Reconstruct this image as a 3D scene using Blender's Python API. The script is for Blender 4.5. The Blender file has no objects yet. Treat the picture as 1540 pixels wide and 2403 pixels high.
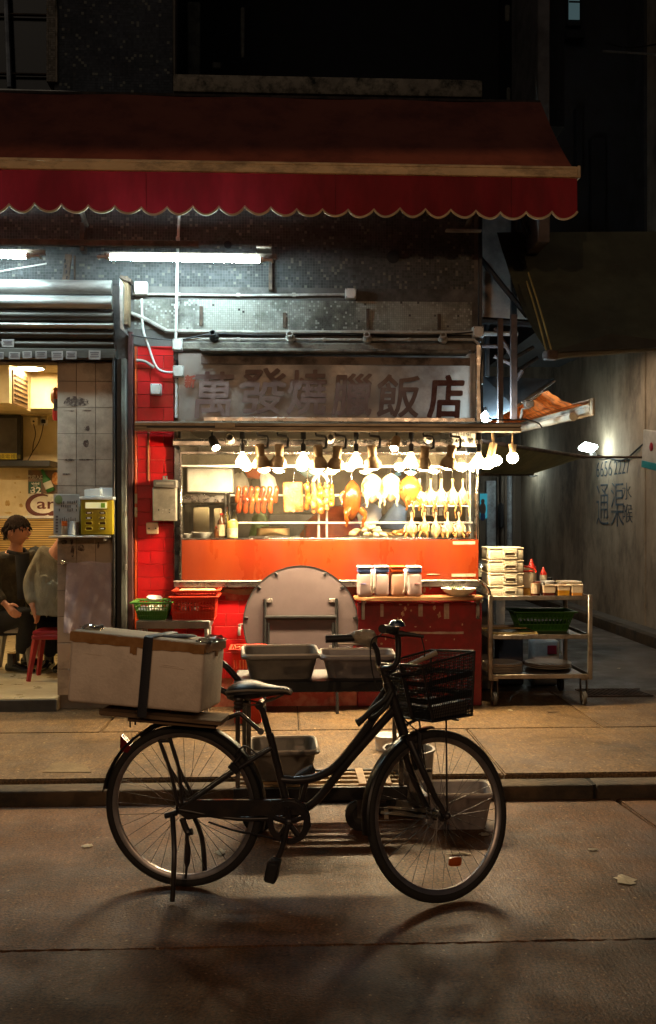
import bpy, bmesh, math, random
from mathutils import Vector, Matrix, Euler
R = math.radians
random.seed(11)
S = bpy.context.scene
COL = S.collection

# ---------------------------------------------------------------- camera, sky, exposure
F = 2240.0                      # focal length in pixels of a 1540 x 2402 print of the photograph
CAMZ = 1.6
YAW = R(2.5)
cam = bpy.data.objects.new('camera', bpy.data.cameras.new('camera'))
COL.objects.link(cam)
cam.location = (0, 0, CAMZ)
cam.rotation_euler = (R(90), 0, -YAW)
cam.data.sensor_fit = 'VERTICAL'
cam.data.sensor_height = 36
cam.data.lens = 36 * F / 2402
cam.data.clip_start = .05
cam.data.clip_end = 400
S.camera = cam

world = bpy.data.worlds.new('World')
S.world = world
world.use_nodes = True
_wn = world.node_tree.nodes
_bg = _wn['Background']
_sky = _wn.new('ShaderNodeTexSky')
_sky.sky_type = 'NISHITA'
_sky.sun_disc = False
_sky.sun_elevation = R(35)
_sky.sun_rotation = R(200)
_sky.dust_density = 6
_sky.ozone_density = .3
world.node_tree.links.new(_sky.outputs[0], _bg.inputs[0])
_bg.inputs[1].default_value = .0044

S.view_settings.view_transform = 'Standard'
S.view_settings.look = 'None'
S.view_settings.gamma = 1
S.view_settings.exposure = 0
S.render.engine = 'CYCLES'
S.cycles.use_denoising = True
S.cycles.max_bounces = 7
S.cycles.diffuse_bounces = 3
S.cycles.glossy_bounces = 3
S.cycles.transmission_bounces = 4
S.cycles.transparent_max_bounces = 12
S.cycles.caustics_reflective = False
S.cycles.caustics_refractive = False
S.cycles.sample_clamp_indirect = 4
S.cycles.use_light_tree = True


# lamps across the street, behind the photographer: warm shop-front and street lights
def spot(name, loc, aim, power, size, blend, color, radius=.15):
    l = bpy.data.lights.new(name, 'SPOT')
    l.energy = power
    l.spot_size = R(size)
    l.spot_blend = blend
    l.color = color
    l.shadow_soft_size = radius
    o = bpy.data.objects.new(name, l)
    COL.objects.link(o)
    o.location = loc
    o.rotation_euler = (Vector(aim) - Vector(loc)).to_track_quat('-Z', 'Y').to_euler()
    return o


for _x, _p in ((-2.0, 350), (2.6, 350)):
    spot('street_lamp', (_x, -5.0, 4.4), (_x * .6, 8.0, 4.5), _p, 70, .4, (1, .59, .31), .035)


# ---------------------------------------------------------------- picture geometry -> world
_ca, _sa = math.cos(YAW), math.sin(YAW)


def _ray(x, y):
    xc, zc = (x - 770) / F, -(y - 1201) / F
    return Vector((xc * _ca + _sa, -xc * _sa + _ca, zc))


def W(x, y, Y):
    """point at depth Y seen at print position x, y"""
    d = _ray(x, y)
    return Vector((0, 0, CAMZ)) + d * (Y / d.y)


def G(x, y, z=0.):
    d = _ray(x, y)
    return Vector((0, 0, CAMZ)) + d * ((z - CAMZ) / d.z)


def WX(x, y, X):
    d = _ray(x, y)
    return Vector((0, 0, CAMZ)) + d * (X / d.x)


YF = 7.38                       # the shop front's plane
def fx(x, Y=YF): return W(x, 1201, Y).x
def fz(y, x=770, Y=YF): return W(x, y, Y).z


# ---------------------------------------------------------------- materials
def M(name, col, rough=.6, metal=0., col2=None, nscale=5., lo=.42, hi=.62, bump=0., bscale=60., dirt=0., dcol=(.02, .016, .012),
      dscale=3., stretch=(1, 1, 1), rnd=0., spec=.5, emit=None, estr=0., trans=0., ior=1.45, alpha=1., coat=0., rvar=0., sss=0., tl=0., bdist=.01, rag=None):
    m = bpy.data.materials.new(name)
    m.use_nodes = True
    nt = m.node_tree
    N, L = nt.nodes, nt.links
    b = N['Principled BSDF']
    b.inputs['Roughness'].default_value = rough
    b.inputs['Metallic'].default_value = metal
    b.inputs['Specular IOR Level'].default_value = spec
    b.inputs['IOR'].default_value = ior
    b.inputs['Transmission Weight'].default_value = trans
    b.inputs['Alpha'].default_value = alpha
    b.inputs['Coat Weight'].default_value = coat
    if sss:
        b.inputs['Subsurface Weight'].default_value = sss
        b.inputs['Subsurface Radius'].default_value = (.02, .012, .008)
    geo = N.new('ShaderNodeNewGeometry')
    mp = N.new('ShaderNodeMapping')
    mp.inputs['Scale'].default_value = stretch
    L.new(geo.outputs['Position'], mp.inputs['Vector'])

    def noise(scale, detail=5., rgh=.6):
        n = N.new('ShaderNodeTexNoise')
        n.inputs['Scale'].default_value = scale
        n.inputs['Detail'].default_value = detail
        n.inputs['Roughness'].default_value = rgh
        L.new(mp.outputs[0], n.inputs['Vector'])
        return n.outputs['Fac']

    def ramp(fac, a, c):
        r = N.new('ShaderNodeMapRange')
        r.inputs['From Min'].default_value = a
        r.inputs['From Max'].default_value = c
        L.new(fac, r.inputs['Value'])
        return r.outputs[0]

    def mix(fac, a, c, mode='MIX'):
        x = N.new('ShaderNodeMix')
        x.data_type = 'RGBA'
        x.blend_type = mode
        for i, v in ((0, fac), (6, a), (7, c)):
            if hasattr(v, 'is_output'):
                L.new(v, x.inputs[i])
            else:
                x.inputs[i].default_value = v if i == 0 else (*v, 1)
        return x.outputs[2]

    c = col
    if col2 is None:
        col2 = tuple(v * .72 for v in col)
    n1 = noise(nscale)
    c = mix(ramp(n1, lo, hi), col, col2)
    if dirt:
        f = ramp(noise(dscale, 8, .72), .46, .64)
        mm = N.new('ShaderNodeMath')
        mm.operation = 'MULTIPLY'
        mm.inputs[1].default_value = dirt
        L.new(f, mm.inputs[0])
        c = mix(mm.outputs[0], c, dcol)
    if rnd:
        oi = N.new('ShaderNodeObjectInfo')
        r = N.new('ShaderNodeMapRange')
        r.inputs['To Min'].default_value = 1 - rnd
        r.inputs['To Max'].default_value = 1 + rnd
        L.new(oi.outputs['Random'], r.inputs['Value'])
        hs = N.new('ShaderNodeHueSaturation')
        L.new(r.outputs[0], hs.inputs['Value'])
        L.new(c, hs.inputs['Color'])
        c = hs.outputs[0]
    L.new(c, b.inputs['Base Color'])
    if rag:
        L.new(ramp(noise(rag[0], 6, .65), rag[1], rag[2]), b.inputs['Alpha'])
    if rvar:
        r = N.new('ShaderNodeMapRange')
        r.inputs['From Min'].default_value = .35
        r.inputs['From Max'].default_value = .65
        r.inputs['To Min'].default_value = max(.02, rough - rvar)
        r.inputs['To Max'].default_value = min(1, rough + rvar)
        L.new(noise(nscale * 2.3), r.inputs['Value'])
        L.new(r.outputs[0], b.inputs['Roughness'])
    if bump:
        bp = N.new('ShaderNodeBump')
        bp.inputs['Strength'].default_value = bump
        bp.inputs['Distance'].default_value = bdist
        L.new(noise(bscale, 4, .6), bp.inputs['Height'])
        L.new(bp.outputs[0], b.inputs['Normal'])
    if emit:
        b.inputs['Emission Color'].default_value = (*emit, 1)
        b.inputs['Emission Strength'].default_value = estr
    if tl:
        t = N.new('ShaderNodeBsdfTranslucent')
        L.new(c, t.inputs['Color'])
        ms = N.new('ShaderNodeMixShader')
        ms.inputs[0].default_value = tl
        L.new(b.outputs[0], ms.inputs[1])
        L.new(t.outputs[0], ms.inputs[2])
        L.new(ms.outputs[0], N['Material Output'].inputs['Surface'])
    return m


def ground(name, a, c, dark, pale, rough, streak=(1, .22, 1), seam=0):
    """cast concrete: blotches, aggregate specks, damp stains, fine brush lines"""
    m = M(name, a, rough, col2=c, nscale=1.6, lo=.3, hi=.72, dirt=.85, dcol=dark, dscale=.9, rvar=.13)
    nt = m.node_tree
    N, L = nt.nodes, nt.links
    b = N['Principled BSDF']
    geo = [n for n in N if n.type == 'NEW_GEOMETRY'][0]

    def nz(scale, st, det=2):
        mp = N.new('ShaderNodeMapping')
        mp.inputs['Scale'].default_value = st
        L.new(geo.outputs['Position'], mp.inputs[0])
        n = N.new('ShaderNodeTexNoise')
        n.inputs['Scale'].default_value = scale
        n.inputs['Detail'].default_value = det
        L.new(mp.outputs[0], n.inputs['Vector'])
        return n.outputs['Fac']

    def rp(f, lo, hi, t0=0., t1=1.):
        r = N.new('ShaderNodeMapRange')
        for k, v in (('From Min', lo), ('From Max', hi), ('To Min', t0), ('To Max', t1)):
            r.inputs[k].default_value = v
        L.new(f, r.inputs['Value'])
        return r.outputs[0]
    col = b.inputs['Base Color'].links[0].from_socket
    hs = N.new('ShaderNodeHueSaturation')
    L.new(col, hs.inputs['Color'])
    mu = N.new('ShaderNodeMath')
    mu.operation = 'MULTIPLY'
    L.new(rp(nz(75, (1, 1, 1), 3), .32, .68, .42, 1.6), mu.inputs[0])
    L.new(rp(nz(42, streak, 3), .3, .7, .8, 1.2), mu.inputs[1])
    L.new(mu.outputs[0], hs.inputs['Value'])
    mx = N.new('ShaderNodeMix')
    mx.data_type = 'RGBA'
    L.new(rp(nz(48, (1, 1, 1), 1), .70, .76), mx.inputs[0])
    L.new(hs.outputs[0], mx.inputs[6])
    mx.inputs[7].default_value = (*pale, 1)
    L.new(mx.outputs[2], b.inputs['Base Color'])
    bp = N.new('ShaderNodeBump')
    bp.inputs['Strength'].default_value = .5
    bp.inputs['Distance'].default_value = .006
    L.new(nz(60, streak, 4), bp.inputs['Height'])
    b2 = N.new('ShaderNodeBump')
    b2.inputs['Strength'].default_value = .6
    b2.inputs['Distance'].default_value = .006
    L.new(nz(110, (1, 1, 1), 3), b2.inputs['Height'])
    L.new(bp.outputs[0], b2.inputs['Normal'])
    L.new(b2.outputs[0], b.inputs['Normal'])
    return m


def E(name, col, strength):
    m = bpy.data.materials.new(name)
    m.use_nodes = True
    nt = m.node_tree
    nt.nodes.remove(nt.nodes['Principled BSDF'])
    e = nt.nodes.new('ShaderNodeEmission')
    e.inputs[0].default_value = (*col, 1)
    e.inputs[1].default_value = strength
    nt.links.new(e.outputs[0], nt.nodes['Material Output'].inputs['Surface'])
    return m


def glassy(name, tint=(1, 1, 1), refl=.08, rough=.03, haze=.0, hazecol=(.8, .8, .8)):
    """thin pane: clear with a fresnel-like sheen and a film of grease"""
    m = bpy.data.materials.new(name)
    m.use_nodes = True
    nt = m.node_tree
    N, L = nt.nodes, nt.links
    N.remove(N['Principled BSDF'])
    t = N.new('ShaderNodeBsdfTransparent')
    t.inputs[0].default_value = (*tint, 1)
    g = N.new('ShaderNodeBsdfGlossy')
    g.inputs['Roughness'].default_value = rough
    lw = N.new('ShaderNodeLayerWeight')
    lw.inputs[0].default_value = .35
    mm = N.new('ShaderNodeMath')
    mm.operation = 'MULTIPLY_ADD'
    mm.inputs[1].default_value = .5
    mm.inputs[2].default_value = refl
    L.new(lw.outputs['Fresnel'], mm.inputs[0])
    ms = N.new('ShaderNodeMixShader')
    L.new(mm.outputs[0], ms.inputs[0])
    L.new(t.outputs[0], ms.inputs[1])
    L.new(g.outputs[0], ms.inputs[2])
    out = ms.outputs[0]
    if haze:
        d = N.new('ShaderNodeBsdfDiffuse')
        d.inputs[0].default_value = (*hazecol, 1)
        n = N.new('ShaderNodeTexNoise')
        n.inputs['Scale'].default_value = 3
        n.inputs['Detail'].default_value = 6
        geo = N.new('ShaderNodeNewGeometry')
        L.new(geo.outputs['Position'], n.inputs['Vector'])
        mr = N.new('ShaderNodeMapRange')
        mr.inputs['From Min'].default_value = .35
        mr.inputs['From Max'].default_value = .75
        mr.inputs['To Max'].default_value = haze * 2
        L.new(n.outputs['Fac'], mr.inputs['Value'])
        m2 = N.new('ShaderNodeMixShader')
        L.new(mr.outputs[0], m2.inputs[0])
        L.new(out, m2.inputs[1])
        L.new(d.outputs[0], m2.inputs[2])
        out = m2.outputs[0]
    L.new(out, N['Material Output'].inputs['Surface'])
    return m


# ---------------------------------------------------------------- mesh builder
def spline(pts, n=6, closed=False):
    P = [Vector(p) for p in pts]
    out = []
    k = len(P)
    rng = range(k) if closed else range(k - 1)
    for i in rng:
        if closed:
            a, b, c, d = P[i - 1], P[i], P[(i + 1) % k], P[(i + 2) % k]
        else:
            a, b, c, d = P[max(i - 1, 0)], P[i], P[i + 1], P[min(i + 2, k - 1)]
        for j in range(n):
            t = j / n
            out.append(.5 * ((2 * b) + (c - a) * t + (2 * a - 5 * b + 4 * c - d) * t * t + (3 * b - a - 3 * c + d) * t ** 3))
    if not closed:
        out.append(P[-1])
    return out


class MB:
    def __init__(s):
        s.bm = bmesh.new()

    def box(s, c, d, rot=None, bev=0., seg=1):
        m = Matrix.Translation(Vector(c))
        if rot is not None:
            m = m @ (rot.to_matrix().to_4x4() if hasattr(rot, 'to_matrix') else rot.to_4x4())
        m = m @ Matrix.Diagonal((*d, 1))
        r = bmesh.ops.create_cube(s.bm, size=1, matrix=m)
        if bev:
            es = list({e for v in r['verts'] for e in v.link_edges})
            bmesh.ops.bevel(s.bm, geom=es, offset=bev, segments=seg, affect='EDGES', profile=.5)
        return s

    def bx(s, x0, x1, y0, y1, z0, z1, bev=0., seg=1):
        return s.box(((x0 + x1) / 2, (y0 + y1) / 2, (z0 + z1) / 2), (abs(x1 - x0), abs(y1 - y0), abs(z1 - z0)), None, bev, seg)

    def rings(s, rings, closed=True, caps=True):
        vs = [[s.bm.verts.new(p) for p in r] for r in rings]
        k = len(vs[0])
        for a, b in zip(vs, vs[1:]):
            for i in range(k if closed else k - 1):
                try:
                    s.bm.faces.new((a[i], a[(i + 1) % k], b[(i + 1) % k], b[i]))
                except ValueError:
                    pass
        if caps and k > 2:
            for r in (vs[0][::-1], vs[-1]):
                try:
                    s.bm.faces.new(r)
                except ValueError:
                    pass
        return s

    def tube(s, pts, r, seg=8, closed=False, flat=None):
        P = [Vector(p) for p in pts]
        n = len(P)
        T = []
        for i in range(n):
            if closed:
                t = P[(i + 1) % n] - P[i - 1]
            else:
                t = P[min(i + 1, n - 1)] - P[max(i - 1, 0)]
            T.append(t.normalized() if t.length > 1e-9 else Vector((0, 0, 1)))
        u = T[0].orthogonal().normalized()
        if flat is not None:
            u = Vector(flat[0])
            u = (u - u.dot(T[0]) * T[0]).normalized()
        rs = []
        for i in range(n):
            u = (u - u.dot(T[i]) * T[i])
            u = u.normalized() if u.length > 1e-6 else T[i].orthogonal().normalized()
            v = T[i].cross(u)
            rr = r[i] if isinstance(r, (list, tuple)) else r
            ra, rb = (rr, rr) if flat is None else (rr * flat[1], rr * flat[2])
            rs.append([P[i] + u * ra * math.cos(2 * math.pi * k / seg) + v * rb * math.sin(2 * math.pi * k / seg) for k in range(seg)])
        if closed:
            rs.append(rs[0])
            vs = [[s.bm.verts.new(p) for p in q] for q in rs[:-1]]
            vs.append(vs[0])
            for a, b in zip(vs, vs[1:]):
                for i in range(seg):
                    try:
                        s.bm.faces.new((a[i], a[(i + 1) % seg], b[(i + 1) % seg], b[i]))
                    except ValueError:
                        pass
            return s
        return s.rings(rs)

    def cyl(s, a, b, r, r2=None, seg=14):
        return s.tube([a, b], [r, r if r2 is None else r2], seg)

    def lathe(s, prof, seg=24, mat=None, caps=True):
        m = mat or Matrix()
        return s.rings([[m @ Vector((r * math.cos(2 * math.pi * k / seg), r * math.sin(2 * math.pi * k / seg), z)) for k in range(seg)] for r, z in prof], caps=caps)

    def ball(s, c, d, seg=14, rings=9, rot=None):
        m = Matrix.Translation(Vector(c))
        if rot is not None:
            m = m @ rot.to_matrix().to_4x4()
        m = m @ Matrix.Diagonal((d[0], d[1], d[2], 1)) if hasattr(d, '__len__') else m @ Matrix.Diagonal((d, d, d, 1))
        bmesh.ops.create_uvsphere(s.bm, u_segments=seg, v_segments=rings, radius=1, matrix=m)
        return s

    def face(s, pts):
        s.bm.faces.new([s.bm.verts.new(p) for p in pts])
        return s

    def prism(s, pts, off):
        """flat outline pushed along off"""
        off = Vector(off)
        a = [s.bm.verts.new(p) for p in pts]
        b = [s.bm.verts.new(Vector(p) + off) for p in pts]
        k = len(a)
        s.bm.faces.new(a[::-1])
        s.bm.faces.new(b)
        for i in range(k):
            s.bm.faces.new((a[i], a[(i + 1) % k], b[(i + 1) % k], b[i]))
        return s

    def grid(s, fn, nu, nv, thick=0.):
        vs = [[s.bm.verts.new(fn(i / nu, j / nv)) for j in range(nv + 1)] for i in range(nu + 1)]
        for i in range(nu):
            for j in range(nv):
                s.bm.faces.new((vs[i][j], vs[i + 1][j], vs[i + 1][j + 1], vs[i][j + 1]))
        if thick:
            bmesh.ops.solidify(s.bm, geom=s.bm.faces[:], thickness=thick)
        return s

    def build(s, name, mat, parent=None, smooth=True, local=False, angle=38, origin=None, kind=None, label=None, category=None, group=None):
        bm = s.bm
        bmesh.ops.recalc_face_normals(bm, faces=bm.faces[:])
        me = bpy.data.meshes.new(name)
        bm.to_mesh(me)
        bm.free()
        return finish(me, name, mat, parent, smooth, local, angle, origin, kind, label, category, group)


def wm(o):
    m = o.matrix_basis.copy()
    return wm(o.parent) @ m if o.parent else m


def finish(me, name, mat, parent=None, smooth=True, local=False, angle=38, origin=None, kind=None, label=None, category=None, group=None):
    if smooth:
        me.polygons.foreach_set('use_smooth', [True] * len(me.polygons))
        me.set_sharp_from_angle(angle=R(angle))
    for m in (mat if isinstance(mat, (list, tuple)) else [mat]):
        me.materials.append(m)
    o = bpy.data.objects.new(name, me)
    COL.objects.link(o)
    if parent is not None:
        o.parent = parent
        if not local:
            me.transform(wm(parent).inverted())
    elif not local:
        if origin is None:
            xs = [v.co for v in me.vertices]
            origin = Vector(((min(v.x for v in xs) + max(v.x for v in xs)) / 2, (min(v.y for v in xs) + max(v.y for v in xs)) / 2, min(v.z for v in xs)))
        me.transform(Matrix.Translation(-Vector(origin)))
        o.location = origin
    tag(o, label, category, group, kind)
    return o


def tag(o, label=None, category=None, group=None, kind=None):
    if label: o['label'] = label
    if category: o['category'] = category
    if group: o['group'] = group
    if kind: o['kind'] = kind
    return o


def thing(name, label, category, loc, group=None, rot=None):
    o = bpy.data.objects.new(name, None)
    COL.objects.link(o)
    o.empty_display_size = .1
    o.location = loc
    if rot is not None:
        o.rotation_euler = rot
    return tag(o, label, category, group)


_kids = {}


def copy_tree(o, loc=None, rot=None, label=None, parent=None, scale=None):
    c = o.copy()
    COL.objects.link(c)
    if parent is not None:
        c.parent = parent
    if loc is not None: c.location = loc
    if rot is not None: c.rotation_euler = rot
    if scale is not None: c.scale = scale
    if label: c['label'] = label
    for ch in [k for k in COL.objects if k.parent == o]:
        copy_tree(ch, parent=c)
    return c


def text(txt, w, h, M4, mat, name, parent=None, depth=.002, bold=0., shear=0., kind=None, fat=0.):
    """lettering as a mesh fitted into w x h, its plane given by M4 (x right, y up, z out)"""
    cu = bpy.data.curves.new('t', 'FONT')
    cu.body = txt
    cu.size = 1
    cu.offset = bold
    cu.shear = shear
    cu.extrude = .5
    cu.resolution_u = 3
    t = bpy.data.objects.new('t', cu)
    COL.objects.link(t)
    dg = bpy.context.evaluated_depsgraph_get()
    me = bpy.data.meshes.new_from_object(t.evaluated_get(dg))
    bpy.data.objects.remove(t)
    bpy.data.curves.remove(cu)
    me.materials.clear()
    xs = [v.co.x for v in me.vertices]
    ys = [v.co.y for v in me.vertices]
    x0, x1, y0, y1 = min(xs), max(xs), min(ys), max(ys)
    for v in me.vertices:
        v.co = M4 @ Vector(((v.co.x - (x0 + x1) / 2) / (x1 - x0) * w, (v.co.y - (y0 + y1) / 2) / (y1 - y0) * h, (v.co.z + .5) * depth))
    if fat:
        bm = bmesh.new()
        n = M4.to_3x3().col[2]
        for i, (a, c) in enumerate(((0, 0), (1, .3), (-1, -.3), (.3, 1), (-.3, -1), (.7, .7), (-.7, -.7), (.7, -.7), (-.7, .7))):
            k = len(bm.verts)
            bm.from_mesh(me)
            bm.verts.ensure_lookup_table()
            for v in bm.verts[k:]:
                v.co += M4.to_3x3() @ Vector((a * fat, c * fat, 0)) + n * i * .00012
        bm.to_mesh(me)
        bm.free()
    o = finish(me, name, mat, parent, smooth=False)
    return o


def plane(c, right=(1, 0, 0), up=(0, 0, 1)):
    r, u = Vector(right).normalized(), Vector(up).normalized()
    n = r.cross(u)
    return Matrix(((r.x, u.x, n.x, c[0]), (r.y, u.y, n.y, c[1]), (r.z, u.z, n.z, c[2]), (0, 0, 0, 1)))


FRONT = lambda c: plane(c)      # faces the street (-y)

# ================================================================ SETTING
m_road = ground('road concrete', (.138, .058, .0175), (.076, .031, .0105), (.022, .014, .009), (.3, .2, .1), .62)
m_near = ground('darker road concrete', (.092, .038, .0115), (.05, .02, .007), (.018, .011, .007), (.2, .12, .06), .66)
m_walk = ground('pavement concrete', (.15, .086, .034), (.095, .054, .021), (.045, .028, .015), (.36, .25, .13), .64)
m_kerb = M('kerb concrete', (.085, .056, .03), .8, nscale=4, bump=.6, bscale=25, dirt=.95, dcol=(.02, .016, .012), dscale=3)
m_joint = M('joint dirt', (.012, .01, .008), .9)
m_alley = M('alley asphalt', (.11, .09, .075), .55, nscale=1.5, bump=.5, bscale=40, dirt=.5, dscale=1.2, rvar=.2)
m_conc = M('grey concrete', (.2, .17, .14), .85, nscale=1.2, bump=.4, bscale=18, dirt=.8, dcol=(.035, .03, .026), dscale=1.1)
m_concw = M('stained alley plaster', (.52, .42, .31), .9, col2=(.26, .2, .14), nscale=1.5, lo=.3, hi=.7, bump=.5, bscale=16, dirt=.9, dcol=(.13, .105, .08), dscale=1.3, stretch=(1.1, 1.1, .6))
m_dark = M('recess shade and black', (.012, .012, .015), .8)  # near-black stands in for shade inside openings; also plain black cables and fittings
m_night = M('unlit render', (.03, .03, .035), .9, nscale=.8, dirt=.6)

# road: two cast slabs with open joints
KY = 5.27                                       # kerb face
JY = G(770, 2217).y                             # joint across the road
road = thing('road', None, None, (0, 0, 0))
road['kind'] = 'structure'
_b = MB().bx(-40, 40, -30, KY + .05, -.3, -.03)
_b.build('road_base', m_joint, road, smooth=False)
_xj0, _xj1 = G(1436, 1868).x, G(1545, 1948).x
_xjn = G(2050, 2208).x


def slab(pts, z0, z1, name, mat, parent):
    b = MB()
    b.prism([(x, y, z0) for x, y in pts], (0, 0, z1 - z0))
    bmesh.ops.bevel(b.bm, geom=[e for e in b.bm.edges if all(v.co.z > z1 - 1e-4 for v in e.verts)], offset=.008, segments=2, affect='EDGES')
    return b.build(name, mat, parent, smooth=False)


g = .007
_rj = random.Random(3)


def ragged_line(x0, x1, y, n, a=.0045):
    return [(x0 + (x1 - x0) * k / n, y + _rj.uniform(-a, a)) for k in range(n + 1)]


slab([(-40, JY + g)] + ragged_line(-2.2, _xjn - .012, JY + g, 110) + [(_xj1 - .012, G(1545, 1948).y), (_xj0 - .012, KY - .004), (-40, KY - .004)], -.2, 0, 'concrete_slab', m_road, road)
slab([(_xjn + .012, JY + g), (40, JY + g), (40, KY - .004), (_xj0 + .012, KY - .004), (_xj1 + .012, G(1545, 1948).y)], -.2, 0, 'concrete_slab', m_road, road)
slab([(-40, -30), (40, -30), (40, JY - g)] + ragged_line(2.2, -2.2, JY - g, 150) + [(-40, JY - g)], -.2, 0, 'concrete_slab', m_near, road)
# opposite pavement lies behind the photographer and is not modelled

# pavement in cast bays, kerb stones along its edge
WZ = .1
pave = thing('pavement', None, None, (0, 0, 0))
pave['kind'] = 'structure'
MB().bx(-12, 12, KY + .02, 9.6, -.3, WZ - .03).build('pavement_base', m_joint, pave, smooth=False)
KB = KY + .15
PJ = G(770, 1712, WZ).y
_xs = [-12, -4.6, G(300, 1760, WZ).x, G(1130, 1760, WZ).x + .02, 4.3, 12]
for x0, x1 in zip(_xs, _xs[1:]):
    slab([(x0 + .004, KB + .006), (x1 - .004, KB + .006), (x1 - .004, PJ - .004), (x0 + .004, PJ - .004)], -.1, WZ, 'pavement_bay', m_walk, pave)
_xs = [-12, -3.9, G(390, 1690, WZ).x - .4, G(700, 1690, WZ).x, 2.2, 5.2, 12]
for x0, x1 in zip(_xs, _xs[1:]):
    slab([(x0 + .004, PJ + .004), (x1 - .004, PJ + .004), (x1 - .004, 7.92), (x0 + .004, 7.92)], -.1, WZ, 'pavement_bay', m_walk, pave)
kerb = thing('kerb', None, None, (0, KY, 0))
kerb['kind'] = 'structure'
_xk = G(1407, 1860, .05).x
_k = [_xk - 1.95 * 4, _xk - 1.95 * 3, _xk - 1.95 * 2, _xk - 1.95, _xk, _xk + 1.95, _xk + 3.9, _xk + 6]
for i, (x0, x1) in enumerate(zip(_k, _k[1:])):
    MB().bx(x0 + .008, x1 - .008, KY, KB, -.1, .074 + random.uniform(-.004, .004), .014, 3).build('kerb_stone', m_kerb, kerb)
# cracks and a darker repair on the pavement
for pts, nm in (([(100, 1812), (130, 1788), (200, 1794), (215, 1812)], 'pale_patch'),):
    b = MB().prism([tuple(G(x, y, WZ + .001)) for x, y in pts], (0, 0, .003))
    tag(b.build('mortar_patch', M('pale mortar', (.22, .15, .075), .8, bump=.4, dirt=.5), None), 'pale mortar smear on the pavement left of the rear wheel', 'patch')

alley = slab([(-12, 7.925), (30, 7.925), (30, 40), (-12, 40)], -.1, WZ - .005, 'alley_floor', m_alley, None)
alley['kind'] = 'structure'
AX, AKX = 4.37, 4.05
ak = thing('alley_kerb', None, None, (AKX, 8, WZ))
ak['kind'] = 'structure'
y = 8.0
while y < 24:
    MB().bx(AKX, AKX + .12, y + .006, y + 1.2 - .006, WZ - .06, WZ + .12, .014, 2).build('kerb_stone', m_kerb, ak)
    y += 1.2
MB().bx(AKX + .125, AX, 8, 24, WZ - .05, WZ + .112).build('walkway', M('alley walkway', (.13, .11, .09), .7, bump=.5, bscale=30, dirt=.6), ak, smooth=False)

# ---------------------------------------------------------------- right alley wall
aw = thing('alley_wall', 'tall stained plaster wall with blue painted characters along the alley', 'wall', (AX, 14, WZ))
MB().bx(AX, AX + .5, 7.2, 24, WZ - .1, 9).build('plaster', m_concw, aw, smooth=False)
m_ink = M('blue spray paint', (.03, .055, .085), .8, col2=(.09, .1, .1), nscale=9)


def wallM(x, y):
    p = WX(x, y, AX - .004)
    return plane(p, (0, -1, 0), (0, 0, 1)), p


def wall_text(t, x0, x1, y0, y1, bold=0.):
    a, b = WX(x0, (y0 + y1) / 2, AX - .004), WX(x1, (y0 + y1) / 2, AX - .004)
    c = (a + b) / 2
    h = (y1 - y0) / F * c.y
    text(t, abs(a.y - b.y), h, plane(c, (0, -1, 0), (0, 0, 1)), m_ink, 'painted_number' if t[0].isdigit() else 'painted_character', aw, .003, bold)


wall_text('6656', 1400, 1436, 1082, 1118, -.012)
wall_text('2227', 1441, 1478, 1078, 1112, -.012)
wall_text('通', 1400, 1428, 1135, 1232, -.01)
wall_text('渠', 1434, 1464, 1130, 1236, -.01)
wall_text('水', 1460, 1482, 1132, 1172, -.012)
wall_text('喉', 1462, 1484, 1182, 1226, -.012)
for i, (xx, tz) in enumerate(((1512, 8.),)):
    p = WX(xx, 1201, AX)
    MB().bx(AX - .02, AX - .004, p.y - .06, p.y + .06, WZ + .12, tz).build('plaster_rib', m_concw, aw, smooth=False)

# ---------------------------------------------------------------- far end of the alley
m_back = M('alley end render', (.16, .13, .105), .85, nscale=1.4, dirt=.9, dscale=1.6, stretch=(2, 2, .4))
ae = thing('alley_end_building', 'dim building closing the alley with a pale door and pipes', 'building', (3.4, 17.5, WZ))
YA = 17.6
MB().bx(1.2, 5.2, YA, YA + .4, WZ - .1, 9).build('wall', m_back, ae, smooth=False)
m_bluew = M('pale blue door paint', (.42, .48, .55), .5, dirt=.7, dscale=4, dcol=(.12, .1, .1))


def af(x, Y=YA): return W(x, 1201, Y).x


MB().bx(af(1140), af(1163), YA - .06, YA - .004, W(1150, 1292, YA).z, W(1150, 1128, YA).z, .01).build('door', m_bluew, ae)
MB().bx(af(1163.5), af(1168), YA - .1, YA - .004, WZ, W(1150, 1120, YA).z, .01).build('door_frame', m_back, ae)
for xx, r in ((1176, .035), (1184, .028), (1193, .05), (1203, .03)):
    MB().cyl((af(xx), YA - .09, WZ), (af(xx), YA - .09, W(xx, 1060, YA).z), r).build('pipe', m_bluew if xx == 1193 else m_back, ae)
MB().bx(af(1168) - .03, af(1176), YA - .25, YA - .13, W(1170, 1240, YA).z, W(1170, 1180, YA).z, .03).build('valve_box', m_dark, ae)
MB().bx(af(1122), af(1138), YA - .08, YA - .01, W(1130, 1292, YA).z, W(1130, 1155, YA).z, .01).build('window_frame', m_back, ae)
# a teal poster in a lit window, two figures printed on it
po = tag(MB().bx(af(1124), af(1141), YA - .1, YA - .085, W(1130, 1216, YA).z, W(1130, 1158, YA).z).build('poster', E('teal lit poster', (.06, .42, .52), .55), None, smooth=False), 'small teal lit poster at the end of the alley', 'poster')
_pm = M('poster figure', (.10, .06, .05), .8)
_pb = M('poster jeans', (.03, .05, .14), .8)
c0 = W(1133, 1176, YA - .103)
b = MB().ball(c0, (.035, .006, .045)).ball(c0 + Vector((-.0, 0, -.14)), (.06, .006, .12))
b.build('figure_print', _pm, po)
MB().ball(c0 + Vector((0, 0, -.28)), (.05, .006, .08)).build('figure_print', _pb, po)

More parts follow.
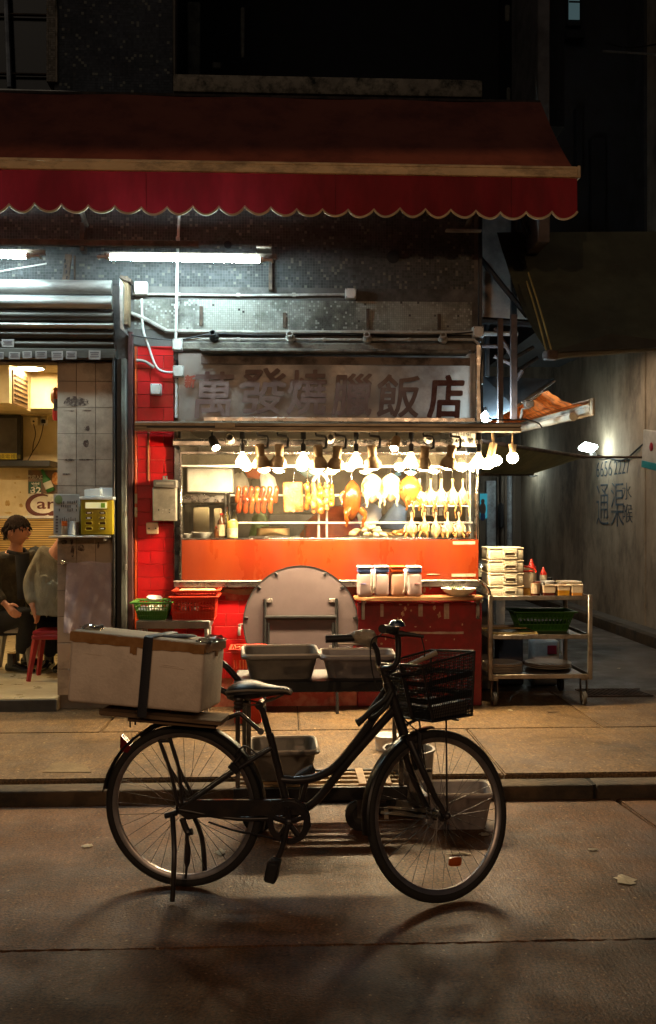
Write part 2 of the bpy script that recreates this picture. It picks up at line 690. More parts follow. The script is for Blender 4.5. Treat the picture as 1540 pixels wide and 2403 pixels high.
# alley lamp on the right wall
m_tube = E('cool tube light', (.68, .95, 1.0), 135)
m_cool = E('cool alley tube', (.84, 1.0, .93), 30)
m_grey_paint = M('grey painted metal', (.25, .25, .25), .5, metal=.2, dirt=.4)


def alley_lamp(x, y, label, n=3, L=.42, X=AX, Y=None, mat=m_cool):
    p = WX(x, y, X - .22)
    t = thing('alley_lamp', label, 'lamp', p)
    for i in range(n):
        o = Vector((-.03 * i, .0, -.035 * i))
        a = p + o + Vector((-.16, -L * .35, .03 + .012 * i))
        MB().cyl(a, a + Vector((.26, L * .9, -.005)), .034).build('lamp_tube', mat, t)
    MB().box(p + Vector((.0, .02, -.10)), (.07, .09, .08), bev=.01).build('lamp_holder', m_grey_paint, t)
    MB().tube(spline([p + Vector((.0, .02, -.08)), p + Vector((.1, 0, -.16)), Vector((X - .005, p.y, p.z - .14))]), .014).build('lamp_arm', m_grey_paint, t)
    return t


al = alley_lamp(1393, 1050, 'bright cluster of cool white tubes fixed on the alley wall')
c = Vector((al.location.x, al.location.y, al.location.z))
cab = MB().tube(spline([c + Vector((.05, 0, -.1)), WX(1430, 1075, AX - .03), WX(1465, 1078, AX - .03), WX(1500, 1050, AX - .02), WX(1545, 1012, AX - .02)]), .012)
tag(cab.build('lamp_cable', m_dark, None), 'black cable sagging from the alley lamp along the wall', 'cable')
# second tube under the far canopy, it lights the blueish end of the alley
alley_lamp(1232, 1096, 'cool tube under the far canopy lighting the alley end', 1, .6)

# banner at the frame edge
bn = thing('hanging_sign', 'small white and teal sign cut by the right frame edge', 'sign', WX(1530, 1060, AX - .3))
p = WX(1532, 1048, AX - .3)
MB().box(p, (.03, .55, .36), rot=Euler((R(8), 0, 0)), bev=.01).build('sign_board', M('white sign board', (.55, .52, .47), .5), bn)
MB().box(p + Vector((-.0, .03, -.21)), (.034, .55, .08), rot=Euler((R(8), 0, 0)), bev=.005).build('sign_band', M('teal sign band', (.02, .25, .28), .5), bn)
MB().ball(p + Vector((-.02, .0, -.0)), (.008, .05, .05)).build('sign_dot', M('red sign dot', (.4, .02, .04), .5), bn)
MB().cyl(p + Vector((0, .1, .15)), Vector((AX, p.y + .1, p.z + .2)), .012).build('bracket', m_dark, bn)

# ---------------------------------------------------------------- dark buildings behind, upper right
rb = thing('rear_building', 'tall unlit building rising behind the alley at upper right', 'building', (3, 12, 0))
Yr = 12.0
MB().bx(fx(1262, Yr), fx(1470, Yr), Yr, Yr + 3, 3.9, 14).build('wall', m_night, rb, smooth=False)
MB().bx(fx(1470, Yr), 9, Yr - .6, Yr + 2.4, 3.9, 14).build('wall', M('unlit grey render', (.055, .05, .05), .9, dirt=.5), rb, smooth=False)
for x0, x1, y0, y1 in ((1322, 1365, 80, 100), (1345, 1362, 260, 420), (1380, 1415, 330, 600)):
    MB().bx(fx(x0, Yr), fx(x1, Yr), Yr - .12, Yr - .003, fz(y1, 1340, Yr), fz(y0, 1340, Yr), .01).build('dark_panel', m_dark, rb)
wf = MB().bx(fx(1326, Yr), fx(1360, Yr), Yr - .06, Yr - .003, fz(66, 1340, Yr), fz(-60, 1340, Yr), .01).build('window', m_dark, rb)
MB().bx(fx(1331, Yr), fx(1356, Yr), Yr - .075, Yr - .062, fz(52, 1340, Yr), fz(-50, 1340, Yr)).build('pane', E('dim lit pane', (.25, .42, .45), .16), wf, smooth=False)
MB().bx(fx(1331, Yr), fx(1356, Yr), Yr - .082, Yr - .076, fz(14, 1340, Yr), fz(10, 1340, Yr)).build('glazing_bar', m_dark, wf, smooth=False)
MB().tube([W(1415, 120, 10.5), W(1545, 128, 10.5)], .012).build('cable', m_grey_paint, rb)
MB().tube(spline([W(1420, 100, 11), W(1480, 112, 11), W(1560, 100, 11)]), .01).build('cable', m_dark, rb)

# unseen awning added overhead, wavy edge shaped to cut lamp light on the facade
oc_ = thing('unseen_awning_blocker', None, None, (0, -1, 4.3))
oc_['kind'] = 'structure'
_pts = [(-9, 4.32)]
for _i in range(61):
    _x = -6 + .2 * _i
    _pts.append((_x, 4.315 + .016 * math.sin(_x * 2.3 + 1.9) + .008 * math.sin(_x * 5.1)))
_pts += [(9, 4.32), (9, 5.1), (-9, 5.1)]
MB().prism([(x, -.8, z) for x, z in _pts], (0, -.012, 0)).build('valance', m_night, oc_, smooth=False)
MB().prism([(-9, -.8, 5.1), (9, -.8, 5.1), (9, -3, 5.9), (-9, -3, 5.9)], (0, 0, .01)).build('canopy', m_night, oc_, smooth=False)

t = thing('alley_lamp', 'unseen warm bulb added behind the dark tarpaulin to light the alley', 'lamp', (3.2, 11., 3.65))  # unseen bulb added here to light the alley wall
MB().ball((3.2, 11., 3.6), .05, 14, 10).build('bulb', E('added alley bulb', (1, .80, .58), 700), t)
MB().lathe([(.02, .12), (.05, .11), (.13, .02), (.17, -.04), (.165, -.045), (.12, .01), (.04, .09), (.02, .1)], 24, Matrix.Translation((3.2, 11., 3.6))).build('light_cutting_shade', m_grey_paint, t)  # shade added to keep the bulb's light off the upper wall
MB().cyl((3.2, 11., 3.70), (3.2, 11., 4.6), .014).build('cable', m_dark, t)

# ================================================================ CORNER BUILDING
m_wall = M('weathered wall render', (.16, .15, .14), .85, nscale=2.4, bump=.35, bscale=26, dirt=.85, dcol=(.025, .022, .02), dscale=1.8)
m_sill = M('stained concrete sill', (.5, .4, .28), .9, bump=.5, bscale=22, dirt=1., dcol=(.03, .03, .018), dscale=7)
m_steel = M('stainless steel', (.55, .52, .48), .32, metal=1., nscale=6, rvar=.12, bump=.12, bscale=9, dirt=.35, dcol=(.2, .16, .12), dscale=6)
m_steelb = M('bright stainless steel', (.72, .68, .62), .22, metal=1., nscale=8, rvar=.08)
m_alu = M('pale aluminium', (.5, .49, .46), .42, metal=.8, nscale=5, dirt=.4, dcol=(.1, .09, .08), dscale=5, stretch=(.4, 2, 2))
m_rust = M('rusty steel', (.12, .08, .055), .8, col2=(.06, .04, .03), nscale=9, bump=.4, dirt=.6, dscale=7)
m_black = M('black painted steel', (.012, .012, .013), .45, bump=.1, dirt=.2, dcol=(.05, .04, .03), dscale=9)
m_white = M('white plastic', (.72, .72, .7), .4, col2=(.62, .61, .57), dirt=.35, dcol=(.3, .25, .18), dscale=9)
m_cond = M('painted conduit', (.5, .47, .42), .55, nscale=7, dirt=.6, dcol=(.14, .11, .08), dscale=9)
m_cream = M('cream wall paint', (.74, .62, .38), .6, col2=(.66, .54, .31), nscale=3, dirt=.3, dcol=(.36, .2, .06), dscale=3.4)


def mosaic_mat(name, base, base2, speck, size, frac, x0, z0, dirt=.5, var=.3):
    m = M(name, base, .7, col2=base2, nscale=3, dirt=dirt, dcol=(.02, .018, .015), dscale=2.2, bump=.0)
    nt = m.node_tree
    N, L = nt.nodes, nt.links
    b = N['Principled BSDF']
    geo = [n for n in N if n.type == 'NEW_GEOMETRY'][0]
    sb = N.new('ShaderNodeVectorMath')
    sb.operation = 'SUBTRACT'
    sb.inputs[1].default_value = (x0, 0, z0)
    L.new(geo.outputs['Position'], sb.inputs[0])
    ml = N.new('ShaderNodeVectorMath')
    ml.operation = 'MULTIPLY'
    ml.inputs[1].default_value = (1 / size, 0, 1 / size)
    L.new(sb.outputs[0], ml.inputs[0])
    fl = N.new('ShaderNodeVectorMath')
    fl.operation = 'FLOOR'
    L.new(ml.outputs[0], fl.inputs[0])
    wn = N.new('ShaderNodeTexWhiteNoise')
    wn.noise_dimensions = '3D'
    L.new(fl.outputs[0], wn.inputs['Vector'])
    gt = N.new('ShaderNodeMath')
    gt.operation = 'GREATER_THAN'
    gt.inputs[1].default_value = 1 - frac
    L.new(wn.outputs['Value'], gt.inputs[0])
    old = b.inputs['Base Color'].links[0].from_socket
    hv = N.new('ShaderNodeHueSaturation')
    mr = N.new('ShaderNodeMapRange')
    mr.inputs['To Min'].default_value = 1 - var
    mr.inputs['To Max'].default_value = 1 + var
    L.new(wn.outputs['Value'], mr.inputs['Value'])
    L.new(mr.outputs[0], hv.inputs['Value'])
    L.new(old, hv.inputs['Color'])
    mx = N.new('ShaderNodeMix')
    mx.data_type = 'RGBA'
    L.new(gt.outputs[0], mx.inputs[0])
    L.new(hv.outputs[0], mx.inputs[6])
    mx.inputs[7].default_value = (*speck, 1)
    L.new(mx.outputs[2], b.inputs['Base Color'])
    return m


def mosaic(name, x0, x1, z0, z1, Y, size, mat, parent, gap=.0018, skip=0.):
    """every little tile is real geometry, all of a wall joined in one piece"""
    V, Fc = [], []
    rnd = random.Random(5)
    nx, nz = int((x1 - x0) / size), int((z1 - z0) / size)
    for i in range(nx):
        for j in range(nz):
            if skip and rnd.random() < skip:
                continue
            a, c = x0 + i * size + gap / 2, z0 + j * size + gap / 2
            d = Y - .0035 + rnd.uniform(-.0006, .0006)
            t = rnd.uniform(-.0004, .0004)
            k = len(V)
            e, f = a + size - gap, c + size - gap
            V += [(a, Y, c), (e, Y, c), (e, Y, f), (a, Y, f), (a, d + t, c), (e, d - t, c), (e, d - t, f), (a, d + t, f)]
            Fc += [(k + 4, k + 5, k + 6, k + 7), (k, k + 1, k + 5, k + 4), (k + 1, k + 2, k + 6, k + 5), (k + 2, k + 3, k + 7, k + 6), (k + 3, k, k + 4, k + 7)]
    me = bpy.data.meshes.new(name)
    me.from_pydata(V, [], Fc)
    return finish(me, name, mat, parent, smooth=False, kind='stuff')


BX0, BX1 = -4.6, fx(1122)
bd = thing('corner_building', 'dark tiled corner building above the roast meat shop', 'building', (-1, YF, WZ))
zt = 8.
# wall behind everything above the shop fronts
MB().bx(BX0, BX1, YF, YF + .25, fz(845), fz(236)).build('wall', m_wall, bd, smooth=False)
sx0, sx1 = fx(128), fx(411)
MB().bx(sx0, sx1, YF, YF + .25, fz(236), zt).build('wall', m_wall, bd, smooth=False)
for nm, x0, x1, y0, y1 in (('a', 139, 408, -330, 226), ('b', 0, 1119, 470, 676)):
    X0, X1, Z0, Z1 = (-3.2 if nm == 'b' else fx(x0)), fx(x1), fz(y1), fz(y0)
    mosaic('mosaic_tiles', X0, X1, Z0, Z1, YF, .021, mosaic_mat('dark mosaic ' + nm, (.10, .105, .115) if nm == 'a' else (.075, .078, .078), (.075, .075, .085) if nm == 'a' else (.05, .051, .05), (.3, .28, .22) if nm == 'a' else (.15, .145, .12), .021, .05, X0, Z0), bd, skip=.012)
X0, X1, Z0, Z1 = fx(316), fx(1112), fz(776), fz(703)
mosaic('mosaic_tiles', X0, X1, Z0, Z1, YF - .004, .0165, mosaic_mat('pale mosaic', (.34, .34, .30), (.25, .24, .2), (.37, .37, .33), .0165, .12, X0, Z0, .85, .1), bd, skip=.015)
# pale small-tiled window surround
X0, X1, Z0, Z1 = fx(112), fx(137), fz(208), zt - .1
mosaic('mosaic_tiles', X0, X1, Z0, Z1, YF - .03, .0165, mosaic_mat('cream mosaic', (.34, .28, .2), (.28, .23, .17), (.38, .32, .24), .0165, .3, X0, Z0, .3), bd)
MB().bx(X0, X1, YF - .03, YF + .2, Z0, Z1).build('window_surround', m_sill, bd, smooth=False)
# left window
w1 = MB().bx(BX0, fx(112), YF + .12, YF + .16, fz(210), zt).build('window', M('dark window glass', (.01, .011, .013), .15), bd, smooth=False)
MB().tube([W(14, -20, YF + .06), W(23, 205, YF + .06)], .02).build('window_bar', m_alu, w1)
for yy in (36, 175):
    MB().bx(BX0, fx(110), YF + .07, YF + .1, fz(yy + 3), fz(yy)).build('window_bar', m_rust, w1, smooth=False)
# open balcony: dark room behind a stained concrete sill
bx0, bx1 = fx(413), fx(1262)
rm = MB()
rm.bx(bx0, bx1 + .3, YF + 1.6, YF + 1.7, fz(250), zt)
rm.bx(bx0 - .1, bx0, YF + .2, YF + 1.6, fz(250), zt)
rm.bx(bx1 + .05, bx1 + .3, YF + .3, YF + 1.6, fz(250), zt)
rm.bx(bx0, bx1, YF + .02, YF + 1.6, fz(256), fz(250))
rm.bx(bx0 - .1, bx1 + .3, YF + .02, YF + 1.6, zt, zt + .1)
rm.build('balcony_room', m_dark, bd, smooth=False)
MB().bx(fx(408), fx(414.5), YF - .05, YF + .04, fz(190), zt, .006).build('balcony_frame', M('dim painted frame', (.3, .25, .19), .7, dirt=.5), bd)
MB().bx(fx(410), fx(1127), YF - .09, YF + .12, fz(233), fz(192), .012, 2).build('balcony_sill', m_sill, bd)
for x0, x1, y0, y1, nm in ((440, 470, 10, 186, 'shutter_leaf'), (498, 520, 150, 166, 'rag'), (565, 575, 20, 140, 'curtain_strip'), (1186, 1198, 0, 40, 'curtain_strip'), (1190, 1199, 195, 236, 'curtain_strip')):
    MB().bx(fx(x0, YF + .5), fx(x1, YF + .5), YF + .5, YF + .53, fz(y1, 770, YF + .5), fz(y0, 770, YF + .5), .01).build(nm, M('balcony oddments', (.16, .15, .12), .8, dirt=.6, dscale=9), bd)
# corner pilaster and the ledge above the awning
MB().bx(fx(1264), fx(1293), YF + .02, YF + .9, fz(560), zt, .01).build('pilaster', M('corner pilaster render', (.2, .18, .17), .85, dirt=.4), bd)
lg = MB()
lg.rings([[W(x, y0, YF - .1), W(x, y0 + 0, YF - .002), W(x, y1, YF - .002), W(x, y1, YF - .1)] for x, y0, y1 in ((-60, 206, 240), (140, 212, 236), (400, 226, 240), (700, 238, 246), (1000, 241, 252), (1272, 247, 262))])
lg.build('ledge', m_alu, bd, smooth=False)
MB().bx(BX0, W(1268, 250, YF - .12).x, YF - .13, YF - .004, fz(246) - .012, fz(246) + .012, .004).build('awning_gap_strip', m_rust, bd)  # strip added to stop tube light leaking up behind the awning
MB().box(W(1247, 275, YF - .09), (.05, .06, .16), rot=Euler((0, R(15), 0)), bev=.006).build('ledge_bracket', m_sill, bd)
# pale side wall seen between the awnings
MB().bx(fx(1122, 8.1), fx(1290, 8.1), 8.1, 8.3, fz(752, 1200, 8.1), fz(440, 1200, 8.1)).build('side_wall', M('pale side wall', (.3, .24, .2), .85, col2=(.22, .17, .14), bump=.2, dirt=.55, dscale=1.6), bd, smooth=False)
MB().bx(fx(1122), fx(1131), YF - .02, YF + .3, fz(800), fz(505), .005).build('down_pipe', m_black, bd)
# ground floor right flank of the stall
MB().bx(BX1 - .1, BX1 - .004, YF + .3, YF + 3, fz(1000), fz(845)).build('wall', m_wall, bd, smooth=False)
# plinth ledge above the sign that shades it
m_led = M('grimy ledge', (.24, .215, .18), .8, bump=.4, dirt=.8, dcol=(.03, .025, .02), dscale=5)
MB().bx(fx(418), fx(1118), YF - .05, YF + .01, fz(826), fz(806), .012).build('ledge', m_led, bd)
MB().bx(fx(474), fx(1092), YF - .165, YF - .0, fz(835), fz(826.5), .008).build('sign_hood', m_led, bd)
for x, y0, y1 in ((473, 722, 768), (863, 724, 772), (668, 735, 770), (1030, 735, 772)):
    MB().bx(fx(x - 4), fx(x + 4), YF - .02, YF - .008, fz(y1), fz(y0), .003).build('rust_bracket', m_rust, bd)
for x, y in ((535, 574), (923, 602)):
    MB().cyl(W(x, y, YF - .02), W(x, y, YF + .02), .03 if x < 600 else .05).build('wall_hole', m_dark, bd)

# ---------------------------------------------------------------- conduits, boxes, sockets
def pipe(pts, Y, r, label, mat=m_cond, clips=()):
    t = thing('conduit', label, 'pipe', W(*pts[0], Y))
    MB().tube(spline([W(x, y, Y) for x, y in pts], 5), r, 8).build('pipe_run', mat, t)
    for x, y in clips:
        MB().box(W(x, y, Y), (.03, .03, .03), bev=.004).build('clip', mat, t)
    return t


pipe([(312, 690), (420, 691), (560, 693), (700, 692), (812, 691)], YF - .02, .011, 'topmost horizontal conduit across the tiled wall', clips=((420, 691), (560, 692.5), (690, 692)))
pipe([(308, 735), (340, 748), (385, 772), (410, 777), (600, 779), (860, 780), (1110, 781)], YF - .03, .016, 'thick painted pipe above the lamp sockets', clips=((600, 779), (860, 780)))
pipe([(418, 796), (600, 796), (860, 797), (1085, 797), (1115, 800), (1128, 825), (1131, 900)], YF - .03, .012, 'thin conduit joining four round lamp sockets', clips=((560, 796), (760, 797), (960, 797)))
pipe([(421, 505), (417, 600), (415, 700), (413, 800)], YF - .035, .011, 'white vertical conduit down the tiled wall', m_white, clips=((418, 560), (414, 720)))
pipe([(415, 890), (414, 980)], YF - .035, .011, 'short white vertical conduit beside the steel sign', m_white)
pipe([(333, 700), (336, 770), (350, 815), (366, 858), (385, 872), (412, 873)], YF - .035, .009, 'white cable looping down from the upper junction box', m_white)
pipe([(320, 845), (340, 848), (362, 862)], YF - .03, .012, 'short curved grey conduit on the red tiles', m_cond)
pipe([(308, 785), (345, 792), (420, 797), (500, 783), (620, 786), (780, 782), (1000, 786), (1120, 778)], YF - .05, .005, 'thin black cable draped along the pipes', m_black)
pipe([(1133, 825), (1128, 880), (1133, 960), (1150, 982), (1205, 985), (1232, 984), (1262, 992), (1272, 1004)], YF - .28, .006, 'thin black cable hanging at the sign corner', m_black)


def jbox(x, y, w, h, label, Y=YF - .03, mat=m_white):
    t = thing('junction_box', label, 'box', W(x, y + h / 2, Y), 'junction boxes on the facade')
    s = Y / F
    c = W(x, y, Y)
    MB().box(c, (w * s, .06, h * s), bev=.008, seg=2).build('box_body', mat, t)
    MB().box(c + Vector((0, -.034, 0)), (w * s * .92, .012, h * s * .92), bev=.004).build('box_lid', mat, t)
    for a in (-1, 1):
        for b in (-1, 1):
            MB().cyl(c + Vector((a * w * s * .38, -.039, b * h * s * .38)), c + Vector((a * w * s * .38, -.043, b * h * s * .38)), .004, seg=8).build('screw', m_rust, t)
    return t


jbox(332, 678, 32, 32, 'largest square white junction box beside the shutter end')
jbox(823, 690, 26, 25, 'white junction box at the end of the top conduit')
jbox(418, 810, 24, 28, 'white junction box at the top of the red tile column')
jbox(420, 872, 26, 27, 'white junction box over the left end of the steel sign')
jbox(367, 914, 26, 26, 'white junction box on the red tiles')
jbox(1121, 780, 26, 26, 'white junction box at the right end of the pipes')

for x, y, d, lab in ((503, 793, 1, 'blackened empty lamp socket, leftmost on the conduit'), (682, 795, 0, 'second white lamp socket from the left on the conduit'), (862, 797, 0, 'third white lamp socket from the left on the conduit'), (1040, 798, 0, 'rightmost white lamp socket on the conduit')):
    t = thing('lamp_socket', lab, 'socket', W(x, y, YF - .03), 'lamp sockets along the conduit')
    c = W(x, y, YF - .05)
    mt = m_black if d else m_cond
    MB().lathe([(.0, 0), (.036, 0), (.036, .02), (.026, .03), (.026, .07), (.018, .072), (.018, .03), (0, .03)], 16, Matrix.Translation(c) @ Euler((R(65), 0, R(-8))).to_matrix().to_4x4()).build('socket_cup', mt, t)
    MB().cyl(W(x, y, YF), c, .034).build('socket_base', mt, t)


# ---------------------------------------------------------------- fluorescent tubes under the awning
def tube_light(x0, y0, x1, y1, Y, label):
    a, b = W(x0, y0, Y), W(x1, y1, Y)
    t = thing('fluorescent_tube', label, 'lamp', (a + b) / 2, 'fluorescent tubes under the awning')
    MB().cyl(a, b, .021, seg=16).build('glowing_tube', m_tube, t)
    u = (b - a).normalized()
    for p, s in ((a, -1), (b, 1)):
        MB().cyl(p, p + u * s * .025, .023).build('end_cap', m_alu, t)
        MB().tube([p + u * s * .02, p + u * s * .09, p + u * s * .09 + Vector((0, .05, -.0))], .01).build('wire_end', m_cond, t)
    # slim dark batten holding it to the wall bracket
    MB().bx(a.x - .05, b.x + .12, Y + .03, Y + .07, min(a.z, b.z) + .02, min(a.z, b.z) + .055).build('batten', m_rust, t, smooth=False)
    return t


tube_light(259, 603, 610, 610, 6.95, 'long white fluorescent tube over the steel sign')
tube_light(-250, 594, 62, 600, 6.95, 'white fluorescent tube cut by the left frame edge')
t = thing('tube_bracket', 'rusty angle bracket at the right end of the long tube', 'bracket', W(636, 686, YF - .02))
MB().bx(fx(631), fx(640), YF - .06, YF - .01, fz(686), fz(616), .004).build('upright', m_rust, t)
MB().bx(fx(606), fx(640), 6.98, YF - .02, fz(616), fz(611), .004).build('arm', m_rust, t)
t = thing('slotted_post', 'perforated rusty angle post above the shutter', 'post', W(160, 668, YF - .1))
MB().box(W(157, 640, YF - .08), (.05, .03, .28), rot=Euler((0, R(6), 0)), bev=.004).build('post', m_rust, t)
MB().box(W(176, 640, YF - .05), (.012, .03, .26), bev=.003).build('flange', m_rust, t)
for i in range(5):
    MB().box(W(153 + i * 1.5, 612 + i * 13, YF - .098), (.008, .006, .025), rot=Euler((0, R(6), 0))).build('slot', m_dark, t, smooth=False)
MB().bx(fx(-40), fx(470), YF - .13, YF - .08, fz(594), fz(580), .004).build('support_rail', m_rust, bd)
MB().bx(fx(195), fx(206), YF - .12, YF - .02, fz(605), fz(540), .004).build('rail_hanger', m_rust, bd)
tag(MB().tube([W(-20, 640, 7.2), W(110, 618, 7.2)], .006).build('slanted_wire', m_cond, None), 'thin pale wire slanting above the shutter', 'wire')

# ---------------------------------------------------------------- red awning
m_awn = M('red awning canvas', (.25, .010, .017), .8, col2=(.17, .006, .011), nscale=2.5, bump=.15, bscale=220, dirt=.35, dcol=(.08, .008, .008), dscale=2.2, stretch=(1.6, 1, .5), tl=.12)
m_awtop = M('faded awning canvas', (.30, .08, .045), .85, col2=(.24, .06, .036), nscale=2, bump=.15, bscale=200, dirt=.4, dcol=(.06, .02, .015), dscale=2)
m_trim = M('cream awning piping', (.55, .42, .26), .7)
AY = 6.56
axr0, axr1 = W(1268, 250, YF - .12).x, W(1351, 384, AY).x
aw_ = thing('awning', 'long red awning with scalloped cream-edged valance', 'awning', (-1, 7, fz(400, 770, AY)))
zT, zB = fz(246), fz(388, 770, AY)
xl = -4.6


def aslope(u, v):
    x = xl + (axr1 + (axr0 - axr1) * (1 - v) - xl) * u
    yv = YF - .12 + (AY + .02 - YF + .12) * v
    sag = -.035 * math.sin(math.pi * v) + .008 * math.sin(u * 40 + v * 2)
    return Vector((x, yv, zT + (zB - zT) * v + sag))


MB().grid(aslope, 60, 10).build('canopy', m_awtop, aw_)
bar = MB().bx(xl, axr1, AY - .05, AY + .03, fz(413, 770, AY), fz(386, 770, AY), .012, 2)
bar.bx(xl, axr1, AY - .056, AY - .045, fz(394, 770, AY), fz(390, 770, AY), .002)
bar.build('front_bar', M('awning bar', (.7, .52, .3), .6, col2=(.6, .44, .26), dirt=.55, dcol=(.06, .045, .03), dscale=4.5, stretch=(1, 1, 2.4)), aw_)
MB().bx(axr1 - .004, axr1 + .02, AY - .055, AY + .035, fz(414, 770, AY), fz(385, 770, AY), .006).build('bar_end', m_trim, aw_)
# valance with scallops
vz0, vz1, vzl = fz(413, 770, AY), fz(493, 770, AY), fz(507, 770, AY)
pitch = 60.2 / F * AY
ns = int((axr1 - xl) / pitch) + 1
nx = ns * 10
va = MB()
cols = []
for i in range(nx + 1):
    ph = i / 10
    x = axr1 - (i / 10) * pitch
    f = abs(math.sin(math.pi * (ph % 1.0)))
    low = vz1 - (vz1 - vzl) * (f ** .75) * 1.25
    wv = .014 * math.sin(x * 5.1) + .009 * math.sin(x * 13 + 1)
    col = []
    for j in range(7):
        s = j / 6
        col.append(Vector((x, AY - .03 + wv * s + .01 * s * math.sin(x * 31), vz0 + (low - vz0) * s)))
    cols.append(col)
vs = [[va.bm.verts.new(p) for p in c] for c in cols]
for a, b in zip(vs, vs[1:]):
    for j in range(6):
        va.bm.faces.new((a[j], a[j + 1], b[j + 1], b[j]))
va.build('valance', m_awn, aw_)
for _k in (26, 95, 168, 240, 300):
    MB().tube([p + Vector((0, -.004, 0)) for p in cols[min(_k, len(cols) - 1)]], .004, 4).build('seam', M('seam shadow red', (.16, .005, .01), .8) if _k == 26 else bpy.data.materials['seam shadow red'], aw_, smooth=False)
MB().tube([c[-1] + Vector((0, -.003, 0)) for c in cols], .0085, 6).build('piping', m_trim, aw_)
for X in (W(1090, 300, YF).x, W(206, 300, YF).x, -3.3):
    MB().tube([(X, YF - .05, fz(540)), (X + .02, AY + .1, fz(410, 770, AY) + .02)], .02).build('folding_arm', m_rust, aw_)

# ---------------------------------------------------------------- roller shutter over the shop door
sh = thing('roller_shutter', 'rolled-up silver shutter above the shop entrance', 'shutter', W(120, 850, YF - .1))
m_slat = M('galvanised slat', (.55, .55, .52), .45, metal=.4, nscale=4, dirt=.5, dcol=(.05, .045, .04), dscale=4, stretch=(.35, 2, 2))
m_slatd = M('dark slat', (.1, .09, .075), .6, metal=.4, nscale=4, dirt=.6, dcol=(.03, .025, .02), dscale=4, stretch=(.35, 2, 2))  # darker copy of the slat metal for the lower slats and rail
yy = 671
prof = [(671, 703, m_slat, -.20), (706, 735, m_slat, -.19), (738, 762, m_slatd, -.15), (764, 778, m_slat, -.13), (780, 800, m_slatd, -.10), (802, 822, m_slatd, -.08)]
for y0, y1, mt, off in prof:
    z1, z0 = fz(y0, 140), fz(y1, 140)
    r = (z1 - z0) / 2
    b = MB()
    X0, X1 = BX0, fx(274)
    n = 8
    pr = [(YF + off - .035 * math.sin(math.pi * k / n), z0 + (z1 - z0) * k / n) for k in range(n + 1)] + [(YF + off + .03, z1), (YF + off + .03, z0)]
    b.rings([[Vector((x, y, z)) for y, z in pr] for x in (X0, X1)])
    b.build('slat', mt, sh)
MB().bx(BX0, fx(278), YF - .12, YF - .0, fz(846, 140), fz(823, 140), .006).build('bottom_rail', m_slatd, sh)
MB().bx(BX0, fx(300), YF - .02, YF + .14, fz(851, 140), fz(846.5, 140), .004).build('lintel', m_rust, sh)
ep = MB().prism([tuple(W(x, y, YF - .24)) for x, y in ((281, 652), (289, 664), (287, 760), (293, 778), (283, 770), (281, 700))], (0, .2, 0))
ep.build('end_plate', m_alu, sh)
MB().bx(fx(288, YF - .1), fx(305, YF - .1), YF - .17, YF - .05, fz(772, 300), fz(660, 300), .006).build('end_bracket', M('rusty ochre steel', (.26, .17, .09), .75, dirt=.7, dscale=6), sh)
MB().box(W(297, 657, YF - .14), (.09, .1, .03), rot=Euler((0, R(20), 0)), bev=.006).build('bracket_cap', m_rust, sh)
m_card = M('white sticker', (.3, .265, .24), .6)
m_print = M('grey print', (.12, .1, .1), .7)
x_st = [(5, 33, 796, 814), (-6, 9, 826, 842), (22, 47, 826, 842), (54, 75, 824, 840), (84, 110, 823, 841), (122, 148, 824, 844), (156, 180, 824, 842), (209, 236, 822, 843)]
for (x0, x1, y0, y1), nm in zip(x_st, ['alone above the others', 'leftmost, cut by the frame', 'second from left', 'third from left', 'fourth from left', 'fifth from left', 'sixth from left', 'rightmost and whitest']):
    Y = YF - (.125 if y0 > 815 else .118)
    c = W((x0 + x1) / 2, (y0 + y1) / 2, Y)
    s = Y / F
    t = tag(MB().box(c, ((x1 - x0) * s, .004, (y1 - y0) * s), rot=Euler((0, R(random.uniform(-3, 3)), 0))).build('sticker', m_card, None, smooth=False), 'small pale printed sticker on the shutter rail, ' + nm, 'sticker', 'stickers on the shutter rail')
    b = MB()
    for k in range(3):
        b.box(c + Vector((0, -.0035, ((y1 - y0) * s) * (.25 - .22 * k))), ((x1 - x0) * s * (.75 - .12 * (k % 2)), .002, .006 if k else .009))
    b.build('print', m_print, t, smooth=False)

# door post beside the red tiles
dp = thing('shutter_guide', 'worn grey steel shutter post beside the red tiles', 'post', W(291, 1480, YF))
m_post = M('worn grey-green steel', (.22, .24, .22), .6, col2=(.07, .065, .06), nscale=5, lo=.4, hi=.58, metal=.3, bump=.3, bscale=30, dirt=.8, dcol=(.04, .03, .025), dscale=4, stretch=(1, 1, .4))
MB().bx(fx(271), fx(276), YF - .12, YF + .1, WZ, fz(845, 290), .003).build('guide_lip', m_black, dp)
MB().bx(fx(277), fx(289), YF - .06, YF + .1, WZ, fz(845, 290), .004).build('guide_channel', m_black, dp)
MB().bx(fx(290), fx(302), YF - .1, YF + .1, WZ, fz(845, 290), .004).build('post', m_post, dp)
MB().bx(fx(303), fx(314), YF - .05, YF + .1, WZ, fz(780, 305), .004).build('jamb', M('maroon jamb', (.09, .03, .03), .6, dirt=.6, dscale=5), dp)
for y in (1205, 1330):
    MB().box(W(296, y, YF - .103), (.015, .004, .04)).build('tag', m_card, dp, smooth=False)

